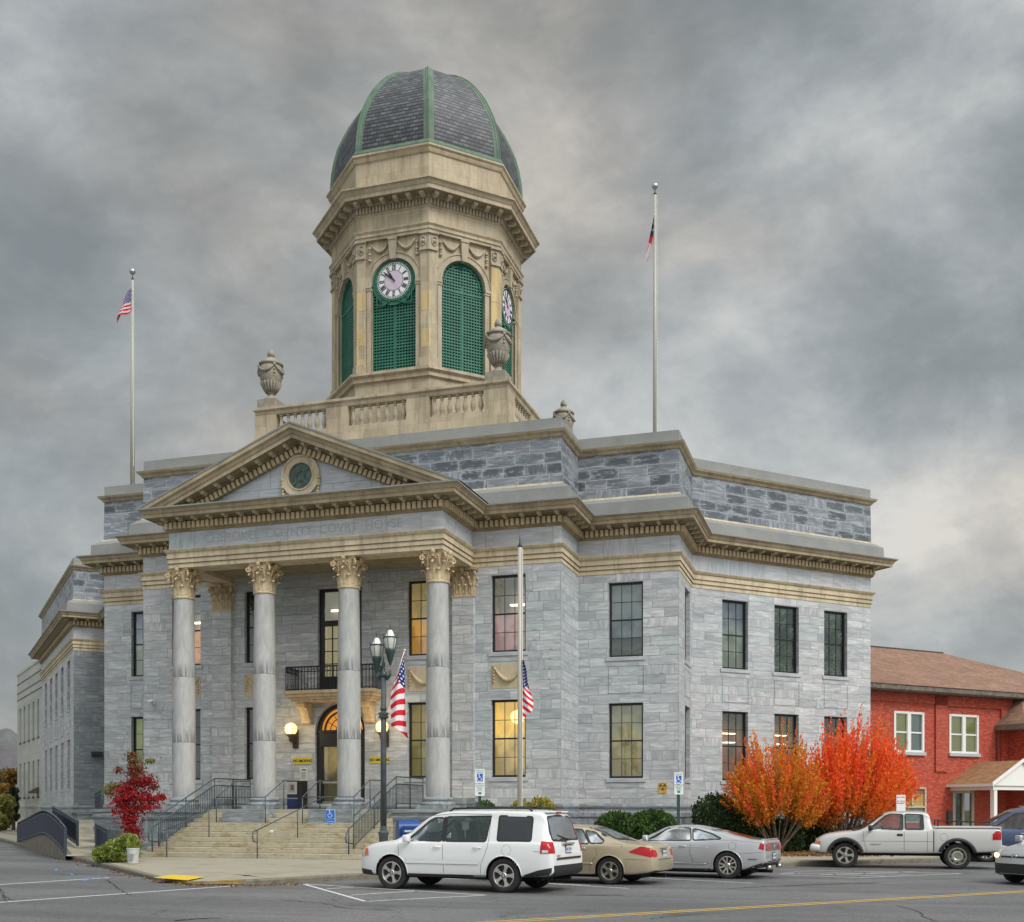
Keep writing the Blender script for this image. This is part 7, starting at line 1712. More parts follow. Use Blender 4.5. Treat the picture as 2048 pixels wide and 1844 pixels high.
# blue access sign on the pedestal face
t = thing('access_sign', 'blue wheelchair sign with an arrow fixed to the column pedestal', 'sign', (CX+1.74+.03, 35.985, 1.50)); m = MB(); m.bbox(-.185, .185, -.012, 0, -.36, .28, .01, 0); m.build('sign_plate', mm['sign_w'], t)
m = MB(); m.bbox(-.17, .17, -.02, -.011, -.345, -.06, .003); m.bbox(-.17, .17, -.02, -.011, -.045, .265, .003); m.build('sign_face', mat('bright blue sign', (.02, .16, .60), .4), t)
m = MB(); wheelchair(m, .36, Matrix.Translation((-.01, -.019, .12))); m.build('wheelchair_symbol', mm['white'], t); text_mesh('Entrance', .07, mm['white'], 'sign_lettering', t, Matrix.Translation((0, -.021, -.14)), .001)
m = MB(); m.poly([(-.1, -.022, -.25), (.06, -.022, -.25), (.06, -.022, -.285), (-.1, -.022, -.285)][::-1]); m.poly([(.06, -.022, -.21), (.06, -.022, -.325), (.13, -.022, -.267)][::-1]); m.build('sign_arrow', mm['white'], t)
# fallout shelter plate
X13 = CX+P2-.62; t = thing('shelter_sign', 'rusty yellow plate with a dark three bladed symbol on the marble wall', 'sign', (X13, Y2-.012, 2.62)); m = MB(); m.bbox(-.17, .17, -.012, 0, -.22, .2, .004); m.build('sign_plate', mottled('faded orange yellow plate', (.46, .27, .05), (.62, .40, .10), 5, .6), t)
m = MB(); disc(m, .135, -.014, 24, 0, (0, .04)); m.build('symbol_disc', mat('faded dark disc', (.10, .06, .02), .7), t)
m = MB()
for k in range(3): a = R(90+120*k); m.poly([(0, -.016, .04)] + [(.115*math.cos(a+b), -.016, .04+.115*math.sin(a+b)) for b in (-.5, -.25, 0, .25, .5)]); 
m.build('symbol_blades', mat('symbol yellow', (.58, .38, .08), .7), t)
# red and white sign behind the pickup
D = 39.5; x, y = at(1801.5, D); t = thing('street_sign', 'small white sign with red lettering standing behind the pickup cab', 'sign', (x, y, .15), PSI+R(8)); za, zb_ = zat(1622, D)-.15, zat(1590, D)-.15
m = MB(); m.bbox(-.17, .17, -.02, 0, za, zb_, .004); m.build('sign_plate', mm['white'], t); m = MB(); m.box(-.025, .025, 0, .03, 0, zb_-.05); m.build('sign_post', mm['post'], t)
mr = mat('red sign lettering', (.5, .03, .03), .6)
m = MB(); rg = random.Random(8)
for r_, zz0 in enumerate((zb_-.06, zb_-.20, zb_-.27)):
    for k in range(6): x0 = -.15+.05*k; m.box(x0, x0+rg.uniform(.025, .045), -.024, -.021, zz0-rg.uniform(.02, .05), zz0)
m.build('sign_lettering', mr, t)
# security camera on the left wall
t = thing('security_camera', 'small white security camera on the grey wall left of the first column', 'camera', (CX-P1+.55, Y1-.02, zat(1405, 46.5))); m = MB(); m.tube([(-.12, -.32, .04), (.1, -.2, .1)], .055, 10); m.build('camera_body', mm['white'], t, True); m = MB(); m.tube([(0, 0, -.1), (.02, -.18, -.05), (.02, -.24, .05)], .025, 6); m.box(-.06, .06, -.02, .02, -.16, -.02); m.build('camera_bracket', mat('grey bracket', (.4, .42, .44), .4), t)
# overhead stop bar, manhole-free; litter
t = thing('paper_cup', 'small white scrap of litter on the steps between the handrails', 'litter', (CX-.2, 35.2, 1.0)); m = MB(); m.lathe([(.03, 0), (.045, .1)], 10, T=Matrix.Rotation(R(75), 4, 'Y')); m.build('cup', mm['white'], t); m = MB(); m.poly([(.05, .05, .02), (.17, .02, .03), (.15, .12, .05)]); m.build('torn_lid', mm['white'], t)
# ------------------------------------------------------------------ vehicles
def pch(pts):
    """monotone cubic through (x, value) points"""
    pts = sorted(pts); xs = [p[0] for p in pts]; ys = [p[1] for p in pts]; n = len(xs)
    h = [xs[i+1]-xs[i] for i in range(n-1)]; d = [(ys[i+1]-ys[i])/h[i] for i in range(n-1)]; mt = [0]*n
    mt[0], mt[-1] = d[0], d[-1]
    for i in range(1, n-1):
        if d[i-1]*d[i] <= 0: mt[i] = 0
        else: w1, w2 = 2*h[i]+h[i-1], h[i]+2*h[i-1]; mt[i] = (w1+w2)/(w1/d[i-1]+w2/d[i])
    def f(x):
        if x <= xs[0]: return ys[0]
        if x >= xs[-1]: return ys[-1]
        i = max(j for j in range(n-1) if xs[j] <= x); t = (x-xs[i])/h[i]
        return (2*t**3-3*t*t+1)*ys[i]+(t**3-2*t*t+t)*h[i]*mt[i]+(-2*t**3+3*t*t)*ys[i+1]+(t**3-t*t)*h[i]*mt[i+1]
    return f
def carpaint(name, col, metal=.0, rough=.32, coat=.8, dirt=.12):
    m = mat(name, col, rough, metal, .5, coat); nt = m.node_tree; v = objco(nt); z = N_sep(nt, v, 2)
    n_ = noise(nt, v, 5, 5, .6); low = ramp(nt, M(nt, 'ADD', z, M(nt, 'MULTIPLY', n_, .25)), [(.35, 1.), (.75, 0.)])
    c = mixc(nt, M(nt, 'MULTIPLY', low, dirt*2.5), col, (.20, .18, .15)); c = mixc(nt, M(nt, 'MULTIPLY', n_, dirt*.5), c, tuple(x*.7 for x in col)); L(nt, c, bs(m).inputs['Base Color']); return m
mm['carglass'] = glass_mat('car side glass', (.035, .06, .055), .28, .02, .55)
mm['priv'] = glass_mat('tinted car glass', (.012, .014, .016), .86, .02, .6)
mm['seam'] = mat('panel gap', (.03, .03, .03), .6)
mm['seat'] = mat('grey car seat', (.10, .10, .095), .9)
mm['red_lens'] = mat('red lamp lens', (.42, .004, .010), .25, 0, .35, .25); mm['red_dk'] = mat('dark red lens', (.25, .005, .01), .2, 0, .6, 1.)
mm['clear_lens'] = mat('clear lamp lens', (.55, .57, .58), .1, .2, .6, 1.); mm['amber'] = mat('amber lens', (.75, .13, .01), .2, 0, .5, 1.)
mm['plate'] = mat('number plate', (.55, .58, .60), .5)

class Car:
    def __init__(s, name, label, sp, loc, heading, cat='car', group='cars parked along the kerb'):
        s.sp = sp; s.t = thing(name, label, cat, (*loc, 0.), heading, group)
        s.top, s.belt, s.bot, s.hw, s.rw = pch(sp['top']), pch(sp['belt']), pch(sp['bot']), pch(sp['hw']), pch(sp['rw'])
        s.x0, s.x1 = sp['x']; s.paint = sp['paint']
    def sec(s, x):
        """half cross-section from the bottom centre up over the side to the roof centre"""
        T, B, W, Rw, b = s.top(x), min(s.belt(x), s.top(x)-.004), s.hw(x), s.rw(x), s.bot(x)
        H = B-b; cr = s.sp.get('crown', .055); sh = s.sp.get('shoulder', .035)
        gh = T-B
        g = min(1, max(0, gh/.30)); Rw = Rw*g + (W*.90)*(1-g)
        crown = min(cr, gh*.8)
        ctl = [(0, b), (W*.82, b), (W*.955, b+.03*H+.01), (W*.988, b+.16*H), (W*1.0, b+.42*H), (W*.998, b+.66*H), (W*.985, b+.88*H), (W*.965, B-.015*min(1, H)), (W*.945, B+.0)]
        # greenhouse
        up = [(W*.945+(Rw-W*.945)*t, B+(gh-crown)*(t**1.0)) for t in (.25, .5, .75)]
        up += [(Rw+.02*g, T-crown*1.25), (Rw-.05, T-crown*.62), (Rw*.72, T-crown*.26), (Rw*.4, T-crown*.07), (0, T)] if gh > .02 else [(W*.93, T-.003), (W*.9, T-.002), (W*.6, T-.001), (W*.3, T), (0, T)]
        return ctl+up if gh > .02 else ctl+[(W*.94, T-.0035), (W*.937, T-.0032), (W*.935, T-.003)]+up
    def dense(s, x):
        if not hasattr(s, 'cache'): s.cache = {}
        k = round(x, 4)
        if k in s.cache: return s.cache[k]
        c = s.sec(x); out = []; n = len(c); K = s.K if hasattr(s, 'K') else 4
        for i in range(n-1):
            p0, p1, p2, p3 = c[max(0, i-1)], c[i], c[i+1], c[min(n-1, i+2)]
            for k_ in range(K):
                t = k_/K
                if i < 2: out.append((p1[0]+(p2[0]-p1[0])*t, p1[1]+(p2[1]-p1[1])*t)); continue
                # centripetal-ish: limit tangents to avoid overshoot
                f = lambda a0, a1, a2, a3: .5*((2*a1)+(a2-a0)*t+(2*a0-5*a1+4*a2-a3)*t*t+(3*a1-a0-3*a2+a3)*t**3)
                y = f(p0[0], p1[0], p2[0], p3[0]); z = f(p0[1], p1[1], p2[1], p3[1])
                z = min(max(z, min(p1[1], p2[1])), max(p1[1], p2[1])); y = min(max(y, min(p1[0], p2[0])-.004), max(p1[0], p2[0])+.004)
                out.append((y, z))
        out.append(c[-1]); s.cache[k] = out; return out
    def side_y(s, x, z):
        d = s.dense(x)
        for i in range(8, len(d)-1):
            if d[i][1] <= z <= d[i+1][1] and d[i+1][1]-d[i][1] > 1e-6:
                t = (z-d[i][1])/(d[i+1][1]-d[i][1]); return d[i][0]+(d[i+1][0]-d[i][0])*t
        return d[len(d)//2][0] if z < d[-1][1] else 0
    def top_z(s, x, y):
        d = s.dense(x)
        for i in range(len(d)-1, 12, -1):
            if d[i][0] <= y <= d[i-1][0] and d[i-1][0]-d[i][0] > 1e-7: t = (y-d[i][0])/(d[i-1][0]-d[i][0]); return d[i][1]+(d[i-1][1]-d[i][1])*t
        return d[24][1]
    def end_x(s, y, z, rear):
        """x of the front/rear end surface at (y, z)"""
        y = abs(y); e = s.x0 if rear else s.x1; sg = 1 if rear else -1; lo = 0.; 
        def inside(x):
            d = s.dense(x); 
            if y > max(p[0] for p in d): return False
            return s.bot(x) <= z <= s.top_z(x, y)
        st = 0
        while st < 2.4 and not inside(e+sg*st): st += .03
        a, b = max(0, st-.03), st
        for _ in range(12):
            m_ = (a+b)/2
            if inside(e+sg*m_): b = m_
            else: a = m_
        return e+sg*b
    def body(s):
        sp = s.sp; xs = set(); st = sp.get('step', .045)
        n = int((s.x1-s.x0)/st); xs |= {s.x0+(s.x1-s.x0)*i/n for i in range(n+1)}
        for e, sg in ((s.x0, 1), (s.x1, -1)):
            for k in range(1, 14): xs.add(e+sg*.5*(k/14)**2)
        for a, b in sp.get('fine', []):
            k = int((b-a)/.018); xs |= {a+(b-a)*i/k for i in range(k+1)}
        xs = sorted(xs); q = [xs[0]]
        for x in xs[1:]:
            if x-q[-1] > .004: q.append(x)
        xs = q; wh = sp['wheels']; Rw_ = sp['arch']
        vs = []; K = len(s.dense(xs[0])); m = MB()
        for x in xs:
            for y, z in s.dense(x):
                for wx in wh:     # snap to the arch circle
                    dx, dz = x-wx, z-sp['wr']; r = math.hypot(dx, dz)
                    if y > .45 and abs(r-Rw_) < .028 and r > 0: z = sp['wr']+dz*Rw_/r; xx = wx+dx*Rw_/r; break
                else: xx = x
                vs.append((xx, y, z))
        nX = len(xs)
        def gone(c):
            for wx in wh:
                if abs(c[1]) > .5 and math.hypot(c[0]-wx, c[2]-sp['wr']) < Rw_-.004 : return True
            for poly_, kind in s.cuts:
                if kind == 'side' and abs(c[1]) > .35 and c[2] > sp['cutz'] and pin(poly_, c[0], c[2]): return True
                if kind == 'front' and c[0] > 0 and pin(poly_, abs(c[1]), c[2]) and c[2] > s.belt(c[0])-.02 and c[2] < s.top(c[0])+.01 and sp['wsx'][0] < c[0] < sp['wsx'][1]: return True
                if kind == 'rear' and c[0] < 0 and pin(poly_, abs(c[1]), c[2]) and sp['rsx'][0] < c[0] < sp['rsx'][1]: return True
            return False
        fs = []
        for sgn in (1, -1):
            o = len(m.v); m.v += [(x, y*sgn, z) for x, y, z in vs]
            for i in range(nX-1):
                for j in range(K-1):
                    ids = [i*K+j, i*K+j+1, (i+1)*K+j+1, (i+1)*K+j]
                    c = [sum(vs[k][a] for k in ids)/4 for a in range(3)]
                    if gone(c): continue
                    f = tuple(o+k for k in ids); f = f if sgn > 0 else f[::-1]
                    m.f.append(f[::-1] if False else f); m.m.append(1 if j < 8 else 0)
        # end caps
        for i in (0, nX-1):
            ring_ = [(vs[i*K+j][0], vs[i*K+j][1], vs[i*K+j][2]) for j in range(K)]; full = ring_ + [(x, -y, z) for x, y, z in reversed(ring_)][1:-1]
            c = (full[0][0], 0, sum(p[2] for p in full)/len(full)); o = len(m.v); m.v += full+[c]; n = len(full)
            for k in range(n): f = (o+k, o+(k+1) % n, o+n); m.f.append(f if i else f[::-1]); m.m.append(0)
        me = bpy.data.meshes.new('body'); me.from_pydata(m.v, [], m.f); me.materials.append(s.paint); me.materials.append(mm['blk_plastic']); me.polygons.foreach_set('material_index', m.m)
        bm = bmesh.new(); bm.from_mesh(me); bmesh.ops.remove_doubles(bm, verts=bm.verts, dist=.0015); bmesh.ops.recalc_face_normals(bm, faces=bm.faces); bm.to_mesh(me); bm.free()
        me.polygons.foreach_set('use_smooth', [True]*len(me.polygons)); me.set_sharp_from_angle(angle=R(50))
        o = bpy.data.objects.new('body', me); C.objects.link(o); o.parent = s.t; return o
    # conforming panels ------------------------------------------------
    def side_panel(s, name, poly_, matl, off=.004, mirror=True, outline=None, res=.05, parent=None, only=0):
        """poly in (x, z); filled triangulated grid clipped by bmesh"""
        m = MB()
        tri = tess(poly_, res)
        for sg in ((1, -1) if mirror else (1,)):
            if only and sg != only: continue
            v, f = tri; m = MB(); m.add([(x, sg*(s.side_y(x, z)+off), z) for x, z in v], [q if sg < 0 else q[::-1] for q in f])
            o = m.build(name, matl, parent or s.t, True, autouv=False)
        return o
    def end_panel(s, name, poly_, matl, rear, off=.005, res=.06, mirror=False, parent=None):
        m = MB(); v, f = tess(poly_, res)
        for sg in ((1, -1) if mirror else (1,)):
            m.add([(s.end_x(y, z, rear)+(-off if rear else off), sg*y, z) for y, z in v], f)
        return m.build(name, matl, parent or s.t, True, autouv=False)
    def line(s, pts, r=.005, off=.002, mirror=True):
        m = MB()
        for sg in (1, -1) if mirror else (1,):
            q = []
            for a, b in zip(pts, pts[1:]):
                n = max(1, int(math.hypot(b[0]-a[0], b[1]-a[1])/.06)); q += [(a[0]+(b[0]-a[0])*i/n, a[1]+(b[1]-a[1])*i/n) for i in range(n)]
            q.append(pts[-1]); m.tube([(x, sg*(s.side_y(x, z)+off-r*.6), z) for x, z in q], r, 5)
        return m
def pin(poly_, x, y):
    c = False; n = len(poly_); j = n-1
    for i in range(n):
        if (poly_[i][1] > y) != (poly_[j][1] > y) and x < (poly_[j][0]-poly_[i][0])*(y-poly_[i][1])/(poly_[j][1]-poly_[i][1])+poly_[i][0]: c = not c
        j = i
    return c
def roundp(poly_, r, n=4):
    out = []; k = len(poly_)
    for i in range(k):
        a, b, c = Vector(poly_[i-1]), Vector(poly_[i]), Vector(poly_[(i+1) % k]); u = (a-b); v = (c-b); q = min(r, u.length*.45, v.length*.45)
        p0, p1 = b+u.normalized()*q, b+v.normalized()*q
        for t in range(n+1): t /= n; out.append(tuple(p0*(1-t)**2+b*2*t*(1-t)+p1*t*t))
    return out
def grow(poly_, d):
    k = len(poly_); out = []; area = sum(poly_[i-1][0]*poly_[i][1]-poly_[i][0]*poly_[i-1][1] for i in range(k)); sg = 1 if area > 0 else -1
    for i in range(k):
        a, b, c = Vector(poly_[i-1]), Vector(poly_[i]), Vector(poly_[(i+1) % k]); e1, e2 = (b-a).normalized(), (c-b).normalized()
        n1, n2 = Vector((e1.y, -e1.x)), Vector((e2.y, -e2.x)); m_ = (n1+n2)
        if m_.length < 1e-6: m_ = n1
        m_ = m_.normalized(); m_ = m_/max(.5, m_.dot(n1)); out.append(tuple(b+m_*d*sg))
    return out
def tess(poly_, res):
    bm = bmesh.new(); vs = [bm.verts.new((x, y, 0)) for x, y in poly_]; bm.faces.new(vs)
    x0, x1 = min(p[0] for p in poly_), max(p[0] for p in poly_); y0, y1 = min(p[1] for p in poly_), max(p[1] for p in poly_)
    for a0, a1, ax in ((x0, x1, 0), (y0, y1, 1)):
        n = int((a1-a0)/res)
        for i in range(1, n+1):
            co = [0, 0, 0]; co[ax] = a0+(a1-a0)*i/(n+1); no = [0, 0, 0]; no[ax] = 1
            bmesh.ops.bisect_plane(bm, geom=bm.verts[:]+bm.edges[:]+bm.faces[:], plane_co=co, plane_no=no, dist=1e-5)
    bmesh.ops.recalc_face_normals(bm, faces=bm.faces)
    bm.verts.index_update(); v = [(p.co.x, p.co.y) for p in bm.verts]; f = [tuple(q.index for q in fc.verts) for fc in bm.faces]; bm.free(); return v, f
def ringpoly(a, b, mapf, mb):
    n = len(a); mb.add([mapf(*p) for p in a]+[mapf(*p) for p in b], [(i, (i+1) % n, n+(i+1) % n, n+i) for i in range(n)])

def wheel(car, x, side, r, w_, y, spokes=5, style='twin', rimcol=None, steer=0):
    e = empty('wheel', (x, side*y, r), 0 if side > 0 else math.pi, car.t)      # local +y points outward
    X = Matrix.Rotation(R(-90), 4, 'X')     # lathe axis z -> +y
    rr = r*.655
    m = MB(); m.lathe([(rr, -w_*.42), (r*.90, -w_*.5), (r*.975, -w_*.44), (r, -w_*.3), (r, .0), (r, w_*.28), (r*.975, w_*.43), (r*.90, w_*.49), (r*.80, w_*.5), (rr+.01, w_*.44), (rr, w_*.40)], 40, T=X, cap=False)
    m.build('tyre', mm['rubber'], e, angle=40)
    rm = rimcol or mm['chrome']
    m = MB(); m.lathe([(rr+.004, w_*.42), (rr+.006, w_*.45), (rr-.012, w_*.455), (rr-.022, w_*.40), (rr-.03, w_*.1), (rr-.035, -w_*.3)], 40, T=X, cap=False, mi=0)
    yb = w_*.36
    if style == 'steel':
        m.lathe([(rr-.03, w_*.12), (rr*.72, w_*.20), (rr*.62, w_*.36), (rr*.45, w_*.38), (rr*.34, w_*.30), (.001, w_*.30)], 32, T=X, cap=False)
    else:
        for k in range(spokes):
            a = 2*math.pi*k/spokes+.3
            offs = ((-.05, .05),) if style != 'twin2' else ((-.115, -.045), (.045, .115))
            for o0, o1 in offs:
                w0, w1 = (.035, .055) if style == 'five' else (.03, .026)
                if style == 'five': o0, o1 = -.0, .0; pin_ = [(-.04, rr*.18), (.04, rr*.18), (.028, rr*.6), (.062, rr*.97), (-.062, rr*.97), (-.028, rr*.6)]
                else:
                    s0 = (o0+o1)/2; pin_ = [(s0*.25-.022, rr*.15), (s0*.25+.022, rr*.15), (s0+.028, rr*.97), (s0-.012, rr*.97)]
                pts = []
                for (px_1, py_1) in pin_:
                    dpt = yb+.012 if py_1 < rr*.5 else yb+.02
                    pts.append((px_1*math.cos(a)-py_1*math.sin(a), dpt, px_1*math.sin(a)+py_1*math.cos(a)))
                n = len(pts); m.add(pts+[(p[0], p[1]-.05, p[2]) for p in pts], [tuple(reversed(range(n)))]+[(i, (i+1) % n, n+(i+1) % n, n+i) for i in range(n)])
        m.lathe([(rr*.27, yb-.02), (rr*.27, yb+.015), (rr*.2, yb+.03), (.001, yb+.032)], 20, T=X, cap=False)
    m.build('rim', rm, e, angle=35)
    m = MB(); m.lathe([(rr-.02, w_*.05), (.01, w_*.06)], 30, T=X, cap=False)
    if style == 'steel':
        for k in range(8): a = k*math.pi/4; m.sphere((rr*.76*math.cos(a), w_*.235, rr*.76*math.sin(a)), .034, 8, 6, sy=.3)
    for k in range(5): a = 2*math.pi*k/5; m.sphere((rr*.17*math.cos(a), yb+.036 if style != 'steel' else w_*.31, rr*.17*math.sin(a)), .016, 6, 4, sy=.5)
    m.build('brake_disc', mat('dark wheel well metal', (.03, .03, .03), .6) if 'bd' not in mm else mm['bd'], e)
mm['bd'] = mat('dark hub metal', (.03, .03, .032), .6)

def finish(c):
    """parts shared by all vehicles"""
    sp = c.sp; b = c.body()
    # arch lips + liners
    wr = sp['wr']
    for wx in sp['wheels']:
        for sg in (1, -1):
            m = MB(); ln = MB()
            a0 = math.asin(max(-1, min(1, (c.bot(wx)+.04-wr)/sp['arch']))); pts = []
            for i in range(31):
                a = a0+(math.pi-2*a0)*i/30; x, z = wx+sp['arch']*math.cos(a), wr+sp['arch']*math.sin(a); pts.append((x, sg*(c.side_y(x, max(z, c.bot(x)+.02))+.0), z))
            lip = sp.get('flare', 0)
            if lip:
                for k in range(30):
                    p, q = pts[k], pts[k+1]; a1 = a0+(math.pi-2*a0)*k/30; a2 = a0+(math.pi-2*a0)*(k+1)/30
                    o1 = (wx+(sp['arch']+lip)*math.cos(a1), wr+(sp['arch']+lip)*math.sin(a1)); o2 = (wx+(sp['arch']+lip)*math.cos(a2), wr+(sp['arch']+lip)*math.sin(a2))
                    f1, f2 = c.side_y(o1[0], max(o1[1], c.bot(o1[0])+.02))+.01, c.side_y(o2[0], max(o2[1], c.bot(o2[0])+.02))+.01
                    m.add([(p[0], p[1]+sg*.055, p[2]), (q[0], q[1]+sg*.055, q[2]), (o2[0], sg*(f2+.03), o2[1]), (o1[0], sg*(f1+.03), o1[1]), (p[0], p[1]-sg*.03, p[2]), (q[0], q[1]-sg*.03, q[2]), (o2[0], sg*f2-sg*.01, o2[1]), (o1[0], sg*f1-sg*.01, o1[1])], [(0, 1, 2, 3), (0, 4, 5, 1), (3, 2, 6, 7)] if sg > 0 else [(3, 2, 1, 0), (1, 5, 4, 0), (7, 6, 2, 3)])
            else: m.tube(pts, .013, 6)
            for i in range(30): p, q = pts[i], pts[i+1]; ln.add([(p[0], p[1]-sg*.01, p[2]), (q[0], q[1]-sg*.01, q[2]), (q[0], sg*.42, q[2]), (p[0], sg*.42, p[2])], [(0, 1, 2, 3)])
            m.build('arch_trim', mm['blk_plastic'] if sp.get('flare') else c.paint, c.t, True); ln.build('wheel_housing', mm['dark'], c.t, True)
    for i, wx in enumerate(sp['wheels']):
        for sg in (1, -1): wheel(c, wx, sg, sp['wr']*(1.0), sp.get('tw', .235), c.hw(wx)-.145, sp.get('spokes', 5), (sp['wstyle'][i] if isinstance(sp['wstyle'], tuple) else sp['wstyle']), sp.get('rim'))
    m = MB(); m.tube([(sp['wheels'][0], -.7, wr), (sp['wheels'][0], .7, wr)], .05, 8); m.tube([(sp['wheels'][1], -.7, wr), (sp['wheels'][1], .7, wr)], .05, 8); m.box(c.x0+.5, c.x1-.6, -.35, .35, c.bot(0)-.06, c.bot(0)+.02); m.tube([(c.x0+.15, -.5, c.bot(0)-.02), (c.x0+.9, -.5, c.bot(0)-.03)], .05, 8); m.build('underbody', mm['dark'], c.t)
def glasswork(c, sides, front=None, rear=None, rearmat='carglass'):
    """sides: [(poly, material name, part name)]; each polygon gets a black seal ring and a pane"""
    for poly_, mn, nm in sides:
        p = roundp(poly_, .05); g = grow(p, .022); m = MB()
        for sg in (1, -1): ringpoly(g if sg > 0 else g[::-1], grow(p, -.012) if sg > 0 else grow(p, -.012)[::-1], lambda x, z: (x, sg*(c.side_y(x, z)+.004), z), m)
        m.build('window_seal', mm['blk_plastic'], c.t); c.side_panel(nm, p, mm[mn], .001)
    for poly_, rr in ((front, False), (rear, True)):
        if not poly_: continue
        full = [(y, z) for y, z in poly_] + [(-y, z) for y, z in reversed(poly_)]
        p = roundp(full, .06); g = grow(p, .03); m = MB()
        ringpoly(g, grow(p, -.015), lambda y, z: (c.end_x(y, z, rr)+(-.005 if rr else .005), y, z), m); m.build('windscreen_seal', mm['blk_plastic'], c.t)
        c.end_panel('rear_window' if rr else 'windscreen', p, mm[rearmat if rr else 'carglass'], rr, .002)
def cabin(c, rows, zf, zt, wy=.52):
    m = MB()
    for x in rows:
        for s in (-1, 1): m.bbox(x-.22, x+.25, s*.36-.24, s*.36+.24, zf, zf+.16, .04); m.bbox(x-.32, x-.17, s*.36-.23, s*.36+.23, zf+.1, zt-.16, .05); m.bbox(x-.31, x-.2, s*.36-.12, s*.36+.12, zt-.16, zt-.0, .04)
    m.build('seat', mm['seat'], c.t)
    m = MB(); m.bbox(rows[0]+.75, rows[0]+1.2, -.68, .68, zf+.1, zf+.42, .05); m.tube([(rows[0]+.58, .36+.17*math.cos(a*.5236), zf+.42+.17*math.sin(a*.5236)) for a in range(13)], .014, 6, cap=False); m.box(c.sp['cab'][0], c.sp['cab'][1], -.7, .7, zf-.12, zf-.06); m.build('dashboard', mm['blk_plastic'], c.t)
def handle(c, x, z, matl=None, w_=.09):
    m = MB()
    for sg in (1, -1):
        y = c.side_y(x, z); m.tube([(x-w_, sg*(y+.0), z), (x-w_*.7, sg*(y+.03), z+.002), (x+w_*.7, sg*(y+.03), z+.002), (x+w_, sg*(y), z)], .013, 8)
    m.build('door_handle', matl or c.paint, c.t, True)
def mirror_(c, x, z, matl):
    m = MB()
    for sg in (1, -1):
        y = c.side_y(x, z); m.bbox(x-.06, x+.07, min(sg*(y+.05), sg*(y+.24)), max(sg*(y+.05), sg*(y+.24)), z-.01, z+.15, .03); m.box(x-.02, x+.03, min(sg*y, sg*(y+.08)), max(sg*y, sg*(y+.08)), z-.01, z+.03)
    m.build('side_mirror', matl, c.t, True)
def numplate(c, z, rear=True, w_=.15, y=0.):
    x = c.end_x(y, z, rear); sg = -1 if rear else 1; m = MB(); m.box(min(x+sg*.012, x+sg*.02), max(x+sg*.012, x+sg*.02), y-w_, y+w_, z-.075, z+.075); m.build('number_plate', mm['plate'], c.t)
    m = MB(); m.box(min(x+sg*.006, x+sg*.012), max(x+sg*.006, x+sg*.012), y-w_-.02, y+w_+.02, z-.095, z+.095); m.build('plate_frame', mm['blk_plastic'], c.t)
    T = Matrix.Translation((x+sg*.022, y, z)) @ Matrix.Rotation(R(-90 if rear else 90), 4, 'Z'); text_mesh('AFC 2418', .085, mm['sign_b'], 'plate_lettering', c.t, T, .001, xs=.8)
def heading_from(pr, pf): return math.atan2(pf[1]-pr[1], pf[0]-pr[0])

# --- white SUV
Rr, Rf = Vector(G(1003, 1786)), Vector(G(778, 1775))
def place(rear_px, front_px, sp, S):
    """near side rear wheel stands at rear_px; the front one, a true wheelbase ahead, comes out at the column front_px[0]"""
    a, b = Vector(G(*rear_px)), Vector(G(*front_px)); wb = (sp['wheels'][1]-sp['wheels'][0])*S; h0 = math.atan2(b.y-a.y, b.x-a.x); best = None
    for k in range(-300, 301):
        h = h0+k*.002; p = a+Vector((math.cos(h), math.sin(h)))*wb; e = abs(1024+2245*(p.x*CP+p.y*SP)/(-p.x*SP+p.y*CP)-front_px[0])
        if best is None or e < best[0]: best = (e, h)
    h = best[1]; d = Vector((math.cos(h), math.sin(h))); n = Vector((-d.y, d.x)); o = a - d*sp['wheels'][0]*S - n*(sp['hwc']-.145+.11)*S
    return (o.x, o.y), h
def place_old(rear_px, front_px, sp, S):
    """ground positions of the near side wheels -> origin and heading; S scales the car's own dimensions"""
    a, b = Vector(G(*rear_px)), Vector(G(*front_px)); h = math.atan2(b.y-a.y, b.x-a.x); d = Vector((math.cos(h), math.sin(h))); n = Vector((-d.y, d.x))
    mid = (a+b)/2; wc = (sp['wheels'][0]+sp['wheels'][1])/2*S; y = (sp['hwc']-.145+.0)*S
    o = mid - d*wc - n*y           # near side is +y (left) when the car's left flank faces us
    return (o.x, o.y), h
suv = dict(x=(-2.43, 2.43), wheels=(-1.30, 1.475), wr=.372, arch=.425, hwc=.99, cutz=1.0,
  top=[(-2.43, .62), (-2.42, .80), (-2.40, 1.0), (-2.37, 1.10), (-2.30, 1.32), (-2.22, 1.55), (-2.15, 1.69), (-2.05, 1.755), (-1.8, 1.785), (-1.0, 1.80), (0, 1.79), (.35, 1.75), (.62, 1.66), (1.0, 1.42), (1.35, 1.20), (1.48, 1.135), (1.6, 1.11), (2.0, 1.06), (2.25, .99), (2.36, .90), (2.43, .70)],
  belt=[(-2.43, .55), (-2.40, .92), (-2.30, 1.06), (-1.5, 1.09), (0, 1.075), (1.3, 1.05), (1.7, 1.02), (2.1, .95), (2.35, .82), (2.43, .62)],
  bot=[(-2.43, .46), (-2.35, .36), (-1.8, .33), (0, .30), (2.0, .30), (2.3, .30), (2.43, .42)],
  hw=[(-2.43, .80), (-2.40, .88), (-2.33, .935), (-2.1, .975), (-1.3, .992), (0, .99), (1.4, .99), (1.9, .965), (2.15, .92), (2.3, .85), (2.39, .74), (2.43, .62)],
  rw=[(-2.43, .70), (-2.2, .70), (-1.5, .74), (0, .75), (.8, .72), (1.4, .70), (2.43, .6)],
  paint=carpaint('white car paint', (.76, .78, .78), dirt=.06), wstyle='five', spokes=5, wsx=(.40, 1.5), rsx=(-2.5, -1.9), cab=(-2.1, 1.3), fine=[(-2.43, -2.0), (.3, 1.6)], crown=.06)
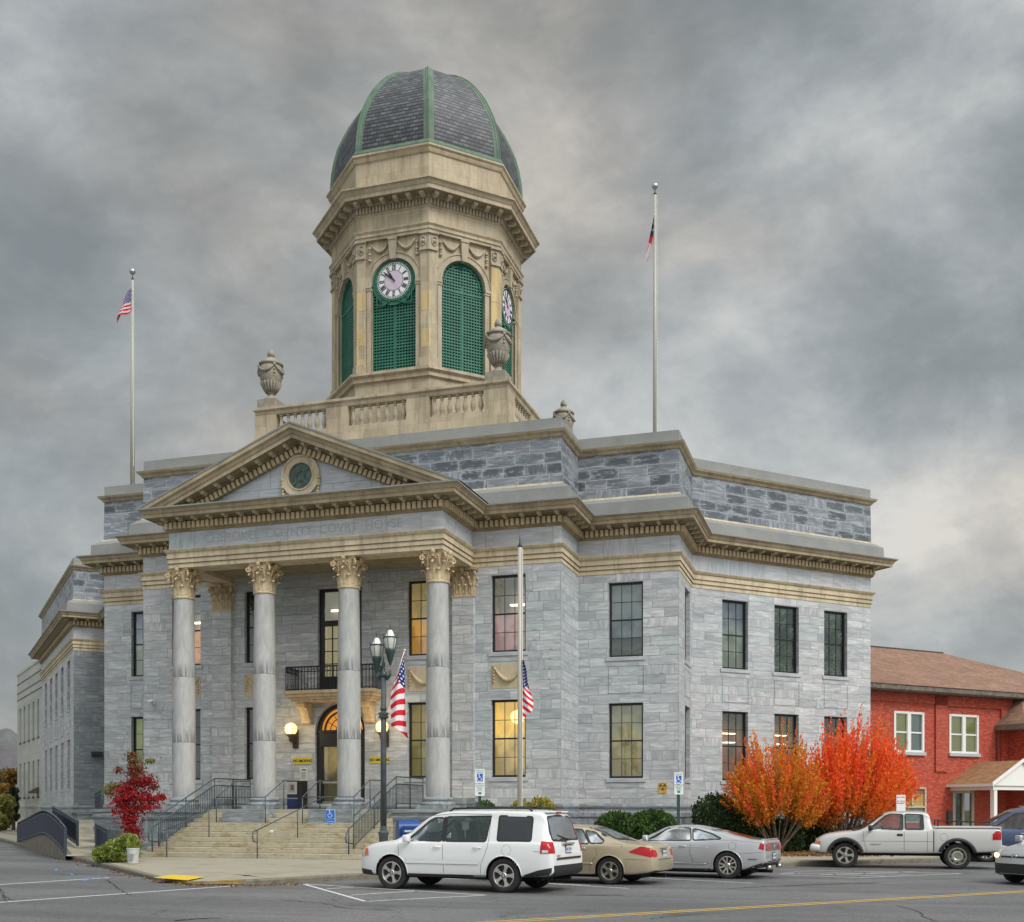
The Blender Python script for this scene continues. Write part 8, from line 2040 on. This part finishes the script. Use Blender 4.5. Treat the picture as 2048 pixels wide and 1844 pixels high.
loc, hd = place((1007, 1786), (783, 1775), suv, 1.0)
c = Car('suv', 'white suv parked at an angle in front of the courthouse steps', suv, loc, hd, 'suv'); c.t.scale = (1.0,)*3
wA = [(1.12, 1.10), (.22, 1.10), (.22, 1.60), (.45, 1.60), (.60, 1.53)]; wB = [(.12, 1.10), (-.86, 1.10), (-.92, 1.64), (.14, 1.62)]; wC = [(-1.14, 1.12), (-1.92, 1.12), (-1.90, 1.63), (-1.13, 1.65)]
rwp = [(0, 1.14), (.74, 1.14), (.70, 1.40), (.62, 1.62), (0, 1.65)]; fwp = [(0, 1.24), (.74, 1.24), (.66, 1.64), (0, 1.69)]
c.cuts = [(grow(wA, .004), 'side'), (grow(wB, .004), 'side'), (grow(fwp, .0), 'front')]
finish(c); glasswork(c, [(wA, 'carglass', 'front_door_window'), (wB, 'carglass', 'rear_door_window'), (wC, 'priv', 'quarter_window')], fwp, rwp, 'priv')
cabin(c, [.35, -.55], .72, 1.50)
c.side_panel('door_pillar', [(.20, 1.085), (.13, 1.085), (.15, 1.625), (.21, 1.63)], mm['blk_plastic'], .003)
m = c.line([(1.30, 1.06), (1.27, .75), (1.16, .42), (1.12, .34)]); 
for l in ([(.17, 1.08), (.16, .7), (.13, .35)], [(-.93, 1.68), (-.93, 1.0), (-.86, .8), (-.78, .62), (-.76, .36)], [(-2.0, .90), (-2.38, .88)], [(1.12, .36), (-.76, .36)], [(-.93, 1.68), (0, 1.70), (.5, 1.65)]): q = c.line(l); m.add(q.v, q.f)
m.build('panel_gap', mm['seam'], c.t)
m = MB(); v, f = tess([(1.1, .60), (-.72, .60), (-.74, .68), (1.12, .68)], .08)
for sg in (1, -1): m.add([(x, sg*(c.side_y(x, z)+.016), z) for x, z in v], f); q = c.line([(1.1, .68), (-.74, .68)], .012, .008); m.add(q.v, q.f); q = c.line([(1.1, .60), (-.72, .60)], .010, .008); m.add(q.v, q.f)
m.build('door_moulding', c.paint, c.t, True)
c.side_panel('lower_sill', [(1.05, .305), (-.86, .305), (-.86, .37), (1.05, .37)], mm['blk_plastic'], .006); c.side_panel('bumper_trim', [(-1.75, .34), (-2.38, .40), (-2.40, .56), (-2.1, .50), (-1.80, .40)], mm['blk_plastic'], .006); c.side_panel('front_bumper_trim', [(1.95, .30), (2.3, .32), (2.38, .46), (2.0, .42)], mm['blk_plastic'], .006)
c.end_panel('rear_bumper_trim', [(-.82, .40), (.82, .40), (.84, .60), (-.84, .60)], mm['blk_plastic'], True, .008); c.end_panel('bumper_step', [(-.70, .72), (.70, .72), (.70, .765), (-.70, .765)], mm['blk_plastic'], True, .02)
mm['suv_tail'] = mm['red_lens']
for sg in (1, -1):
    e = empty('tail_light', (0, 0, 0), 0, c.t); c.side_panel('lens', [(-2.16, .86), (-2.385, .86), (-2.375, 1.10), (-2.16, 1.12)], mm['red_lens'], .010, parent=e, only=sg)
    m = MB(); v, f = tess([(.76, .86), (.90, .86), (.90, 1.10), (.76, 1.10)], .04); m.add([(c.end_x(min(y, .9), z, True)-.010, sg*y, z) for y, z in v], f); m.build('rear_lens', mm['red_lens'], e)
    c.side_panel('reverse_lens', [(-2.2, .875), (-2.33, .875), (-2.33, .93), (-2.2, .93)], mm['clear_lens'], .014, parent=e, only=sg)
    e = empty('headlight', (0, 0, 0), 0, c.t); c.side_panel('lens', [(2.08, .74), (2.37, .72), (2.34, .88), (2.12, .93)], mm['clear_lens'], .008, parent=e, only=sg); c.side_panel('marker', [(2.08, .77), (2.2, .74), (2.2, .90), (2.12, .92)], mm['amber'], .012, parent=e, only=sg)
c.end_panel('grille', [(-.55, .66), (.55, .66), (.55, .84), (-.55, .84)], mm['blk_plastic'], False, .01)
numplate(c, .93, True)
text_mesh('PILOT', .065, mm['seam'], 'badge', c.t, Matrix.Translation((c.end_x(.6, .78, True)-.012, .58, .80)) @ Matrix.Rotation(R(-90), 4, 'Z'), .001)
m = MB(); x = c.end_x(.0, 1.05, True); m.bbox(x-.05, x+.02, -.34, .34, 1.03, 1.075, .01); m.build('tailgate_garnish', mm['chrome'], c.t); m = MB(); xa = c.end_x(.35, 1.14, True); m.tube([(xa-.02, -.05, 1.14), (c.end_x(.4, 1.28, True)-.02, .42, 1.24)], .012, 6); m.sphere((xa-.015, -.05, 1.14), .03, 8, 6); m.build('rear_wiper', mm['blk_plastic'], c.t)
m = MB(); x = c.end_x(0, 1.705, True); m.bbox(x-.05, x+.2, -.6, .6, 1.715, 1.755, .015); m.build('roof_spoiler', c.paint, c.t); m = MB(); m.box(x-.058, x-.03, -.14, .14, 1.715, 1.742); m.build('brake_light', mm['red_lens'], c.t)
m = MB()
for sg in (1, -1): m.tube([(.15, sg*.66, 1.74), (.05, sg*.66, 1.81), (-1.0, sg*.67, 1.83), (-1.75, sg*.66, 1.82), (-1.85, sg*.66, 1.755)], .022, 8)
for x in (-.3, -1.35): m.box(x-.03, x+.03, -.66, .66, 1.835, 1.86)
m.build('roof_rack', mm['blk_plastic'], c.t, True)
for x in (.30, -.68): handle(c, x, .965)
mirror_(c, 1.02, 1.08, c.paint)
m = c.line([(-1.37+.11*math.cos(a*.4488), .92+.11*math.sin(a*.4488)) for a in range(15)], .003, .001, False); m.build('fuel_flap', mm['seam'], c.t)

# --- gold sedan
sed = dict(x=(-2.5, 2.5), wheels=(-1.40, 1.36), wr=.33, arch=.372, hwc=.925, cutz=.94,
  top=[(-2.5, .50), (-2.49, .62), (-2.46, .78), (-2.42, .90), (-2.35, .965), (-2.2, .99), (-1.85, 1.02), (-1.6, 1.06), (-1.25, 1.20), (-.85, 1.355), (-.55, 1.41), (-.1, 1.42), (.3, 1.40), (.6, 1.32), (.95, 1.14), (1.2, 1.01), (1.35, .96), (1.9, .87), (2.3, .74), (2.45, .62), (2.5, .50)],
  belt=[(-2.5, .45), (-2.46, .70), (-2.38, .88), (-2.2, .935), (-1.5, .95), (0, .94), (1.1, .92), (1.6, .86), (2.1, .76), (2.4, .60), (2.5, .42)],
  bot=[(-2.5, .34), (-2.3, .27), (-1.8, .22), (0, .20), (2.0, .22), (2.4, .28), (2.5, .36)],
  hw=[(-2.5, .60), (-2.47, .70), (-2.38, .79), (-2.2, .85), (-1.8, .90), (-1.2, .925), (0, .93), (1.2, .925), (1.8, .89), (2.15, .82), (2.35, .72), (2.46, .58), (2.5, .48)],
  rw=[(-2.5, .5), (-1.2, .55), (-.6, .58), (.2, .60), (.8, .60), (1.4, .6), (2.5, .5)],
  paint=carpaint('gold metallic paint', (.52, .44, .30), .45, .35, .7, .1), wstyle='five', wsx=(.3, 1.4), rsx=(-2.0, -.6), cab=(-1.3, 1.0), fine=[(-2.5, -2.0), (2.1, 2.5)], crown=.07, rim=mat('warm silver wheel', (.5, .48, .40), .3, .8))
heads = hd
def place1(rear_px, sp, S, h):
    a = Vector(G(*rear_px)); d = Vector((math.cos(h), math.sin(h))); n = Vector((-d.y, d.x)); o = a - d*sp['wheels'][0]*S - n*(sp['hwc']-.145)*S; return (o.x, o.y), h
loc, h_ = place1((1222, 1769), sed, 1.0, hd-R(1))
c = Car('sedan', 'gold four door sedan between the white suv and the silver coupe', sed, loc, h_); c.t.scale = (1.0,)*3
wA = [(1.0, .975), (.12, .965), (.08, 1.33), (.38, 1.34)]; wB = [(.04, .965), (-.86, .975), (-.60, 1.30), (.0, 1.33)]; wC = [(-.90, .98), (-1.20, .99), (-1.20, 1.04), (-.92, 1.24), (-.68, 1.28)]
fwp = [(0, 1.04), (.60, 1.05), (.52, 1.34), (0, 1.375)]; rwp = [(0, 1.085), (.58, 1.09), (.50, 1.33), (0, 1.365)]
c.cuts = [(wA, 'side'), (wB, 'side'), (wC, 'side'), (fwp, 'front'), (rwp, 'rear')]
finish(c); glasswork(c, [(wA, 'carglass', 'front_door_window'), (wB, 'carglass', 'rear_door_window'), (wC, 'carglass', 'quarter_window')], fwp, rwp)
cabin(c, [.15, -.72], .55, 1.22)
m = c.line([(.08, .95), (.06, .6), (.05, .24)])
for l in ([(-1.02, .97), (-1.10, .72), (-.98, .55), (-.92, .42), (-.90, .24)], [(1.12, .93), (1.10, .5), (1.02, .24)], [(-1.80, .62), (-2.2, .60), (-2.44, .60)], [(-1.30, 1.1), (-1.8, .985), (-2.2, .955), (-2.4, .87)]): q = c.line(l, .004); m.add(q.v, q.f)
m.build('panel_gap', mm['seam'], c.t)
m = MB()
for l in ([(-.98, .50), (.98, .50)], ): q = c.line(l, .016, .012); m.add(q.v, q.f)
m.build('door_moulding', c.paint, c.t, True)
for sg in (1, -1):
    e = empty('tail_light', (0, 0, 0), 0, c.t); c.side_panel('lens', roundp([(-1.86, .78), (-2.42, .66), (-2.46, .72), (-2.40, .88), (-2.18, .93)], .06), mm['red_lens'], .008, parent=e, only=sg, res=.04)
    m = MB(); v, f = tess(roundp([(.52, .68), (.74, .66), (.78, .86), (.55, .82)], .05), .04); m.add([(c.end_x(y, z, True)-.008, sg*y, z) for y, z in v], f); m.build('rear_lens', mm['red_lens'], e)
    e = empty('headlight', (0, 0, 0), 0, c.t); c.side_panel('lens', [(2.0, .62), (2.4, .52), (2.36, .64), (2.1, .72)], mm['clear_lens'], .008, parent=e, only=sg)
numplate(c, .74, True); m = MB(); x = c.end_x(.1, .86, True); m.bbox(x-.03, x+.02, -.25, .25, .855, .90, .012); m.build('boot_garnish', c.paint, c.t)
c.end_panel('boot_gap', [(-.5, .60), (.5, .60), (.5, .612), (-.5, .612)], mm['seam'], True, .006)
for x in (.26, -.72): handle(c, x, .86, mm['chrome'])
mirror_(c, .98, .96, c.paint); m = MB(); m.tube([(-1.75, .62, 1.0), (-1.80, .62, 1.55)], .004, 5); m.build('antenna', mm['blk_plastic'], c.t)
m = MB(); y = c.side_y(-1.75, .93); m.sphere((-1.70, y+.005, .90), .022, 8, 6, sy=.4); m.build('fuel_lock', mm['seam'], c.t)

# --- silver coupe
cou = dict(x=(-2.39, 2.39), wheels=(-1.42, 1.30), wr=.352, arch=.392, hwc=.95, cutz=.95,
  top=[(-2.39, .58), (-2.38, .74), (-2.365, .90), (-2.345, 1.0), (-2.30, 1.02), (-2.15, 1.015), (-1.98, 1.03), (-1.6, 1.11), (-1.1, 1.235), (-.7, 1.32), (-.3, 1.375), (0, 1.38), (.35, 1.34), (.7, 1.20), (1.0, 1.03), (1.15, .97), (1.35, .94), (1.9, .86), (2.2, .76), (2.35, .64), (2.39, .5)],
  belt=[(-2.39, .55), (-2.365, .86), (-2.33, .975), (-1.9, .99), (-1.3, .985), (-.6, .95), (.9, .93), (1.3, .92), (1.9, .82), (2.25, .66), (2.39, .46)],
  bot=[(-2.39, .42), (-2.2, .30), (-1.8, .22), (0, .18), (2.0, .18), (2.3, .22), (2.39, .32)],
  hw=[(-2.39, .82), (-2.36, .865), (-2.28, .90), (-2.0, .94), (-1.4, .972), (-.7, .94), (0, .93), (.9, .94), (1.4, .95), (1.9, .90), (2.2, .80), (2.34, .66), (2.39, .55)],
  rw=[(-2.39, .5), (-1.9, .46), (-1.3, .50), (-.8, .55), (-.2, .58), (.5, .60), (1.2, .6), (2.39, .5)],
  paint=carpaint('silver metallic paint', (.52, .53, .55), .4, .3, .8, .06), wstyle='twin2', wsx=(.3, 1.2), rsx=(-1.95, -.5), cab=(-1.0, .9), fine=[(-2.39, -1.9), (2.0, 2.39)], crown=.07, tw=.25)
loc, h_ = place1((1457.6, 1757.4), cou, 1.0, hd-R(2))
c = Car('coupe', 'silver two door coupe with three bar red tail lights beside the gold sedan', cou, loc, h_); c.t.scale = (1.0,)*3
wA = [(.82, .97), (-.42, .985), (-.33, 1.29), (-.05, 1.315), (.28, 1.28)]; wB = [(-.48, .99), (-1.22, 1.03), (-.92, 1.15), (-.55, 1.255), (-.40, 1.28)]
fwp = [(0, 1.03), (.60, 1.04), (.52, 1.27), (0, 1.31)]; rwp = [(0, 1.045), (.44, 1.05), (.47, 1.27), (0, 1.315)]
c.cuts = [(wA, 'side'), (wB, 'side'), (fwp, 'front')]
finish(c); glasswork(c, [(wA, 'carglass', 'door_window'), (wB, 'carglass', 'quarter_window')], fwp, rwp, 'priv')
cabin(c, [-.05], .5, 1.18)
m = c.line([(-.45, .97), (-.40, .7), (-.56, .30), (-.56, .22)])
for l in ([(1.02, .93), (1.0, .5), (.92, .2)], [(-1.15, 1.0), (-1.8, .975), (-2.3, .95)], [(-1.75, .66), (-2.36, .70)], [(-1.55+.10*math.cos(a*.4488), .85+.10*math.sin(a*.4488)) for a in range(15)]): q = c.line(l, .004); m.add(q.v, q.f)
m.build('panel_gap', mm['seam'], c.t)
m = MB(); q = c.line([(.9, .80), (-.9, .80)], .010, .004); m.add(q.v, q.f); q = c.line([(.8, .40), (-.85, .38)], .012, .006); m.add(q.v, q.f); m.build('body_crease', c.paint, c.t, True)
c.side_panel('lower_scoop', [(.7, .37), (-.8, .33), (-.95, .40), (-.7, .42)], mat('shaded silver scoop', (.30, .31, .32), .4, .3), .004)
c.side_panel('sill_skirt', [(.85, .185), (-.98, .20), (-.98, .255), (.85, .24)], mm['blk_plastic'], .008)
for sg in (1, -1):
    e = empty('tail_light', (0, 0, 0), 0, c.t)
    for k in range(3):
        y0_ = .36+.15*k; m = MB(); v, f = tess([(y0_+.025, .73), (y0_+.135, .73), (y0_+.115, .92), (y0_+.0, .90)], .05); m.add([(c.end_x(min(y, .82), z, True)-.022-.004*k, sg*y, z) for y, z in v], f); m.build('lens', mm['red_lens'], e)
    c.side_panel('side_lens', [(-2.22, .79), (-2.38, .74), (-2.375, .92), (-2.26, .93)], mm['red_lens'], .008, parent=e, only=sg, res=.03)
    c.side_panel('side_reflector', [(-1.95, .50), (-2.2, .51), (-2.18, .53), (-1.96, .53)], mm['red_dk'], .010, parent=e, only=sg)
    e = empty('headlight', (0, 0, 0), 0, c.t); c.side_panel('lens', [(2.05, .62), (2.33, .56), (2.30, .66), (2.1, .72)], mm['clear_lens'], .008, parent=e, only=sg)
c.end_panel('tail_panel', [(-.36, .72), (.36, .72), (.36, .93), (-.36, .93)], mat('grey tail panel', (.12, .12, .125), .4), True, .012)
m = MB(); x = c.end_x(0, .83, True); T = Matrix.Translation((x-.03, 0, .83)) @ Matrix.Rotation(R(-90), 4, 'Z')
m.add([(-.11, 0, -.01), (-.06, 0, .02), (-.01, 0, .035), (.05, 0, .055), (.09, 0, .06), (.11, 0, .03), (.085, 0, .02), (.06, 0, .0), (.08, 0, -.045), (.05, 0, -.025), (.02, 0, -.015), (-.03, 0, -.045), (-.05, 0, -.04), (-.03, 0, -.01), (-.07, 0, -.0)], [tuple(range(15))], 0, T); m.build('tail_badge', mm['clear_lens'], c.t)
numplate(c, .58, True)
c.end_panel('diffuser', [(-.78, .24), (.78, .24), (.70, .46), (-.70, .46)], mm['blk_plastic'], True, .012); c.side_panel('diffuser_side', [(-1.85, .25), (-2.3, .31), (-2.33, .44), (-2.1, .36)], mm['blk_plastic'], .008)
m = MB()
for sg in (1, -1): m.lathe([(.05, 0), (.055, .12)], 14, T=Matrix.Translation((-2.33, sg*.55, .30)) @ Matrix.Rotation(R(-90), 4, 'Y')); 
m.build('exhaust_pipe', mm['chrome'], c.t, True)
m = MB(); x = c.end_x(0, 1.0, True); m.bbox(x-.015, x+.12, -.62, .62, 1.005, 1.028, .01); m.build('boot_spoiler', c.paint, c.t)
handle(c, -.22, .83, mm['chrome']); mirror_(c, .78, .96, c.paint)

# --- silver extended cab pickup
tr_ = dict(x=(-2.62, 2.62), wheels=(-1.42, 1.70), wr=.375, arch=.435, hwc=.86, cutz=1.0,
  top=[(-2.62, .75), (-2.60, 1.12), (-2.58, 1.195), (-2.4, 1.20), (-.78, 1.20), (-.755, 1.205), (-.72, 1.36), (-.66, 1.60), (-.58, 1.66), (-.3, 1.685), (.3, 1.685), (.50, 1.66), (.7, 1.56), (1.0, 1.33), (1.25, 1.16), (1.38, 1.125), (1.8, 1.08), (2.25, 1.0), (2.48, .88), (2.58, .76), (2.62, .62)],
  belt=[(-2.62, .70), (-2.59, 1.10), (-2.4, 1.165), (-.8, 1.165), (-.6, 1.13), (0, 1.13), (1.2, 1.10), (1.6, 1.04), (2.1, .95), (2.45, .80), (2.58, .66), (2.62, .55)],
  bot=[(-2.62, .56), (-2.5, .50), (-1.9, .46), (0, .42), (2.0, .42), (2.3, .42), (2.62, .46)],
  hw=[(-2.62, .80), (-2.58, .84), (-2.4, .86), (-.9, .865), (-.76, .85), (0, .855), (1.3, .86), (1.9, .86), (2.3, .83), (2.5, .76), (2.59, .68), (2.62, .62)],
  rw=[(-2.62, .78), (-.9, .78), (-.70, .62), (0, .64), (.6, .62), (1.2, .62), (2.62, .6)],
  paint=carpaint('silver white truck paint', (.60, .59, .57), .25, .4, .6, .2), wstyle=('steel', 'five'), wsx=(.3, 1.35), rsx=(-.8, -.5), cab=(-.5, 1.1), fine=[(-2.62, -2.4), (-.82, -.5), (2.3, 2.62)], crown=.06, flare=.10, shoulder=.02, tw=.25, rim=mat('dull truck wheel', (.42, .41, .36), .4, .7))
loc, h_ = place((1915, 1738.7), (1679.5, 1734.4), tr_, 1.03)
c = Car('pickup_truck', 'silver extended cab pickup with grey wheel flares parked by the autumn bushes', tr_, loc, h_, 'pickup truck'); c.t.scale = (1.03,)*3
wA = [(1.02, 1.155), (.08, 1.14), (.08, 1.585), (.42, 1.595), (.55, 1.55)]; wB = [(-.0, 1.15), (-.50, 1.15), (-.48, 1.575), (-.0, 1.59)]
fwp = [(0, 1.17), (.62, 1.18), (.54, 1.58), (0, 1.62)]
c.cuts = [(wA, 'side'), (wB, 'side'), (fwp, 'front')]
finish(c); glasswork(c, [(wA, 'carglass', 'door_window'), (wB, 'carglass', 'cab_rear_window')], fwp)
cabin(c, [.3], .72, 1.42)
m = c.line([(1.18, 1.09), (1.17, .80), (1.08, .48)])
for l in ([(.04, 1.62), (.04, .46)], [(-.60, 1.14), (-.60, .5)], [(1.25, .80), (-.76, .80)], [(.04, 1.64), (.5, 1.63), (.75, 1.45)]): q = c.line(l, .005); m.add(q.v, q.f)
m.build('panel_gap', mm['seam'], c.t); m = c.line([(-.775, 1.17), (-.775, .46)], .018, .004); m.build('bed_gap', mm['seam'], c.t)
m = c.line([(-1.05+.11*math.cos(a*.4488), .93+.11*math.sin(a*.4488)) for a in range(15)], .004, .001, False); m.build('fuel_flap', mm['seam'], c.t)
m = MB(); m.box(-2.52, -.85, -.68, .68, 1.203, 1.206); m.build('bed_shade_sheet', mat('painted bed shade', (.05, .05, .048), .8), c.t); m = MB()  # dark sheet on the closed bed top paints the hollow's shade
for sg in (1, -1): m.bbox(-2.58, -.80, min(sg*.72, sg*.83), max(sg*.72, sg*.83), 1.19, 1.235, .012)
m.bbox(-2.60, -2.52, -.8, .8, 1.0, 1.235, .012); m.build('bed_rail', c.paint, c.t)
m = MB(); m.tube([(-.9, .6, 1.24), (-.9, .6, 1.42), (-.9, -.6, 1.42), (-.9, -.6, 1.24)], .02, 6); m.tube([(-.9, .6, 1.40), (-2.3, .6, 1.37)], .018, 6); m.build('ladder_rack', mm['blk_plastic'], c.t)
m = MB(); m.bbox(-2.80, -2.60, -.78, .78, .50, .68, .03); m.build('rear_bumper', mat('step bumper', (.5, .5, .48), .35, .5), c.t)
m = MB(); m.bbox(2.40, 2.72, -.82, .82, .46, .70, .08); m.build('front_bumper', c.paint, c.t, True)
for sg in (1, -1):
    e = empty('tail_light', (0, 0, 0), 0, c.t); c.side_panel('lens', [(-2.36, .86), (-2.59, .86), (-2.59, 1.12), (-2.46, 1.12), (-2.36, 1.02)], mm['red_lens'], .008, parent=e, only=sg)
    e = empty('headlight', (0, 0, 0), 0, c.t); c.side_panel('lens', [(2.42, .82), (2.58, .76), (2.56, .84), (2.44, .92)], mm['clear_lens'], .008, parent=e, only=sg); c.side_panel('marker', [(2.40, .70), (2.60, .68), (2.59, .77), (2.42, .80)], mm['amber'], .010, parent=e, only=sg)
m = MB()
for sg in (1, -1): y = c.side_y(.16, .98); m.box(.08, .24, min(sg*(y+.002), sg*(y+.012)), max(sg*(y+.002), sg*(y+.012)), .955, 1.02)
m.build('door_handle', mm['blk_plastic'], c.t); mirror_(c, .98, 1.12, mm['blk_plastic'])
text_mesh('CHEVROLET', .055, mm['seam'], 'badge', c.t, Matrix.Translation((.85, c.side_y(.85, .70)+.006, .70)) @ Matrix.Rotation(R(180), 4, 'Z'), .001)
m = MB(); m.bbox(1.2, 1.32, -.6, .6, 1.14, 1.16, .01); m.build('cowl', mm['blk_plastic'], c.t)

# --- blue minivan beyond the pickup
van = dict(x=(-2.5, 2.5), wheels=(-1.5, 1.5), wr=.34, arch=.38, hwc=.97, cutz=1.0,
  top=[(-2.5, .7), (-2.47, 1.1), (-2.35, 1.6), (-2.2, 1.72), (-1.5, 1.78), (0, 1.78), (.5, 1.72), (1.0, 1.48), (1.55, 1.14), (1.8, 1.04), (2.2, .92), (2.42, .78), (2.5, .6)],
  belt=[(-2.5, .6), (-2.45, 1.0), (-2.3, 1.07), (0, 1.05), (1.4, 1.0), (1.9, .92), (2.3, .78), (2.5, .5)], bot=[(-2.5, .34), (-2, .26), (2, .24), (2.5, .32)],
  hw=[(-2.5, .8), (-2.4, .9), (-2, .96), (0, .975), (1.6, .96), (2.1, .88), (2.4, .7), (2.5, .55)], rw=[(-2.5, .68), (-1, .74), (.5, .72), (1.4, .7), (2.5, .55)],
  paint=carpaint('navy blue van paint', (.035, .065, .14), .4, .3, .9, .08), wstyle='twin2', wsx=(.4, 1.7), rsx=(-2.5, -2), cab=(-2, 1.2), crown=.07)
vx, vy = at(2060, 38.6)
c = Car('minivan', 'dark blue minivan behind the tail of the silver pickup', van, (vx, vy), hd+R(12), 'minivan'); c.t.scale = (1.05,)*3
wA = [(1.35, 1.06), (.38, 1.08), (.32, 1.58), (.62, 1.56)]; wB = [(.26, 1.08), (-.85, 1.10), (-.90, 1.62), (.2, 1.62)]; wC = [(-.95, 1.10), (-2.15, 1.14), (-2.05, 1.56), (-1.0, 1.62)]; fwp = [(0, 1.16), (.7, 1.17), (.62, 1.6), (0, 1.66)]
c.cuts = [(wA, 'side'), (wB, 'side'), (fwp, 'front')]; finish(c); glasswork(c, [(wA, 'carglass', 'front_door_window'), (wB, 'carglass', 'rear_door_window'), (wC, 'priv', 'quarter_window')], fwp); cabin(c, [.4, -.5], .7, 1.45)
m = c.line([(.30, 1.06), (.28, .3)]); q = c.line([(-.9, 1.08), (-.9, .4)], .005); m.add(q.v, q.f); q = c.line([(-.9, .98), (-2.2, .98)], .006); m.add(q.v, q.f); m.build('panel_gap', mm['seam'], c.t); handle(c, .42, .93, mm['chrome']); handle(c, -.05, .93, mm['chrome']); mirror_(c, 1.25, 1.05, mm['blk_plastic'])
for sg in (1, -1): e = empty('headlight', (0, 0, 0), 0, c.t); c.side_panel('lens', [(2.05, .66), (2.42, .6), (2.38, .74), (2.1, .8)], mm['clear_lens'], .008, parent=e, only=sg)
m = MB(); m.tube([(.2, .66, 1.80), (-1.9, .66, 1.80)], .018, 6); m.tube([(.2, -.66, 1.80), (-1.9, -.66, 1.80)], .018, 6); m.build('roof_rail', mm['chrome'], c.t, True)

# --- silver hatchback driving in from the right edge
hat = dict(x=(-2.1, 2.1), wheels=(-1.3, 1.27), wr=.31, arch=.35, hwc=.86, cutz=1.0,
  top=[(-2.1, .6), (-2.05, 1.0), (-1.9, 1.3), (-1.6, 1.44), (-.8, 1.5), (0, 1.49), (.4, 1.42), (.8, 1.22), (1.15, 1.02), (1.35, .96), (1.75, .86), (1.98, .72), (2.1, .5)],
  belt=[(-2.1, .5), (-2.0, .92), (0, .95), (1.1, .92), (1.5, .86), (1.85, .74), (2.1, .42)], bot=[(-2.1, .3), (-1.8, .2), (1.8, .2), (2.1, .26)],
  hw=[(-2.1, .7), (-1.9, .8), (-1, .855), (1.2, .86), (1.6, .83), (1.88, .72), (2.04, .55), (2.1, .42)], rw=[(-2.1, .55), (-1, .6), (.5, .6), (1, .6), (2.1, .5)],
  paint=carpaint('silver hatchback paint', (.56, .57, .58), .5, .28, .9, .05), wstyle='twin2', wsx=(.3, 1.3), rsx=(-2.1, -1.5), cab=(-1.5, .9), crown=.07, fine=[(1.5, 2.1)])
hx, hy = at(2046, 26.8); hh = math.atan2(-UY, -UX)+R(-6)
dd = Vector((math.cos(hh), math.sin(hh))); nn = Vector((-dd.y, dd.x))
c = Car('hatchback', 'silver hatchback with lit headlight driving in at the right edge', hat, (hx-dd.x*1.75-nn.x*.0, hy-dd.y*1.75), hh, 'car', None)
wA = [(.95, .99), (.0, .98), (.0, 1.38), (.35, 1.36)]; wB = [(-.08, .98), (-1.0, 1.0), (-1.1, 1.38), (-.08, 1.40)]; fwp = [(0, 1.04), (.6, 1.05), (.54, 1.36), (0, 1.41)]
c.cuts = [(wA, 'side'), (wB, 'side'), (fwp, 'front')]; finish(c); glasswork(c, [(wA, 'carglass', 'front_door_window'), (wB, 'carglass', 'rear_door_window')], fwp); cabin(c, [.1], .5, 1.25)
c.end_panel('lower_grille', [(-.58, .27), (.58, .27), (.66, .50), (-.66, .50)], mm['blk_plastic'], False, .012); c.end_panel('upper_grille', [(-.40, .64), (.40, .64), (.44, .68), (-.44, .68)], mm['blk_plastic'], False, .010)
m = MB(); x = c.end_x(0, .68, False); q = MB(); ring(q, .035, .05, -.01, .01, 20, 0, (0, 0), sx=1.5); m.add(q.v, q.f, 0, Matrix.Translation((x+.02, 0, .68)) @ Matrix.Rotation(R(90), 4, 'Z')); m.build('nose_badge', mm['chrome'], c.t)
c.end_panel('bumper_lip', [(-.6, .24), (.6, .24), (.6, .262), (-.6, .262)], c.paint, False, .03)
for sg in (1, -1):
    e = empty('headlight', (0, 0, 0), 0, c.t); c.side_panel('lens', [(1.62, .68), (1.96, .62), (1.92, .72), (1.66, .80)], mm['clear_lens'], .01, parent=e, only=sg, res=.03)
    m = MB(); v, f = tess([(.44, .64), (.66, .64), (.68, .74), (.46, .69)], .04); m.add([(c.end_x(y, z, False)+.012, sg*y, z) for y, z in v], f); m.build('front_lens', mm['clear_lens'], e)
    m = MB(); m.sphere((c.end_x(.6, .68, False)+.02, sg*.62, .69), .06, 12, 8, sx=.4); m.build('lit_bulb', emis('warm headlamp', (1, .62, .25), 6., (.8, .6, .3)), e, True)
mirror_(c, .95, 1.0, c.paint)

# left and right copies of a car part are objects of their own
def split_sides(root):
    for o in kids(root):
        if o.type != 'MESH':
            if not o.name.startswith('wheel'): split_sides(o)
            continue
        me = o.data; ys = [p.center.y for p in me.polygons]
        if not ys or min(abs(y) for y in ys) < .12 or not (min(ys) < 0 < max(ys)): continue
        if me.users > 1: continue
        new = o.copy(); new.data = me.copy(); C.objects.link(new); new.parent = o.parent
        for ob, keep in ((o, 1), (new, -1)):
            bm = bmesh.new(); bm.from_mesh(ob.data); bmesh.ops.delete(bm, geom=[f for f in bm.faces if f.calc_center_median().y*keep < 0], context='FACES'); bm.to_mesh(ob.data); bm.free()
for o in list(bpy.data.objects):
    if o.parent is None and o.type == 'EMPTY' and o.get('category') in ('suv', 'car', 'pickup truck', 'minivan'): split_sides(o)
sc.render.film_transparent = False
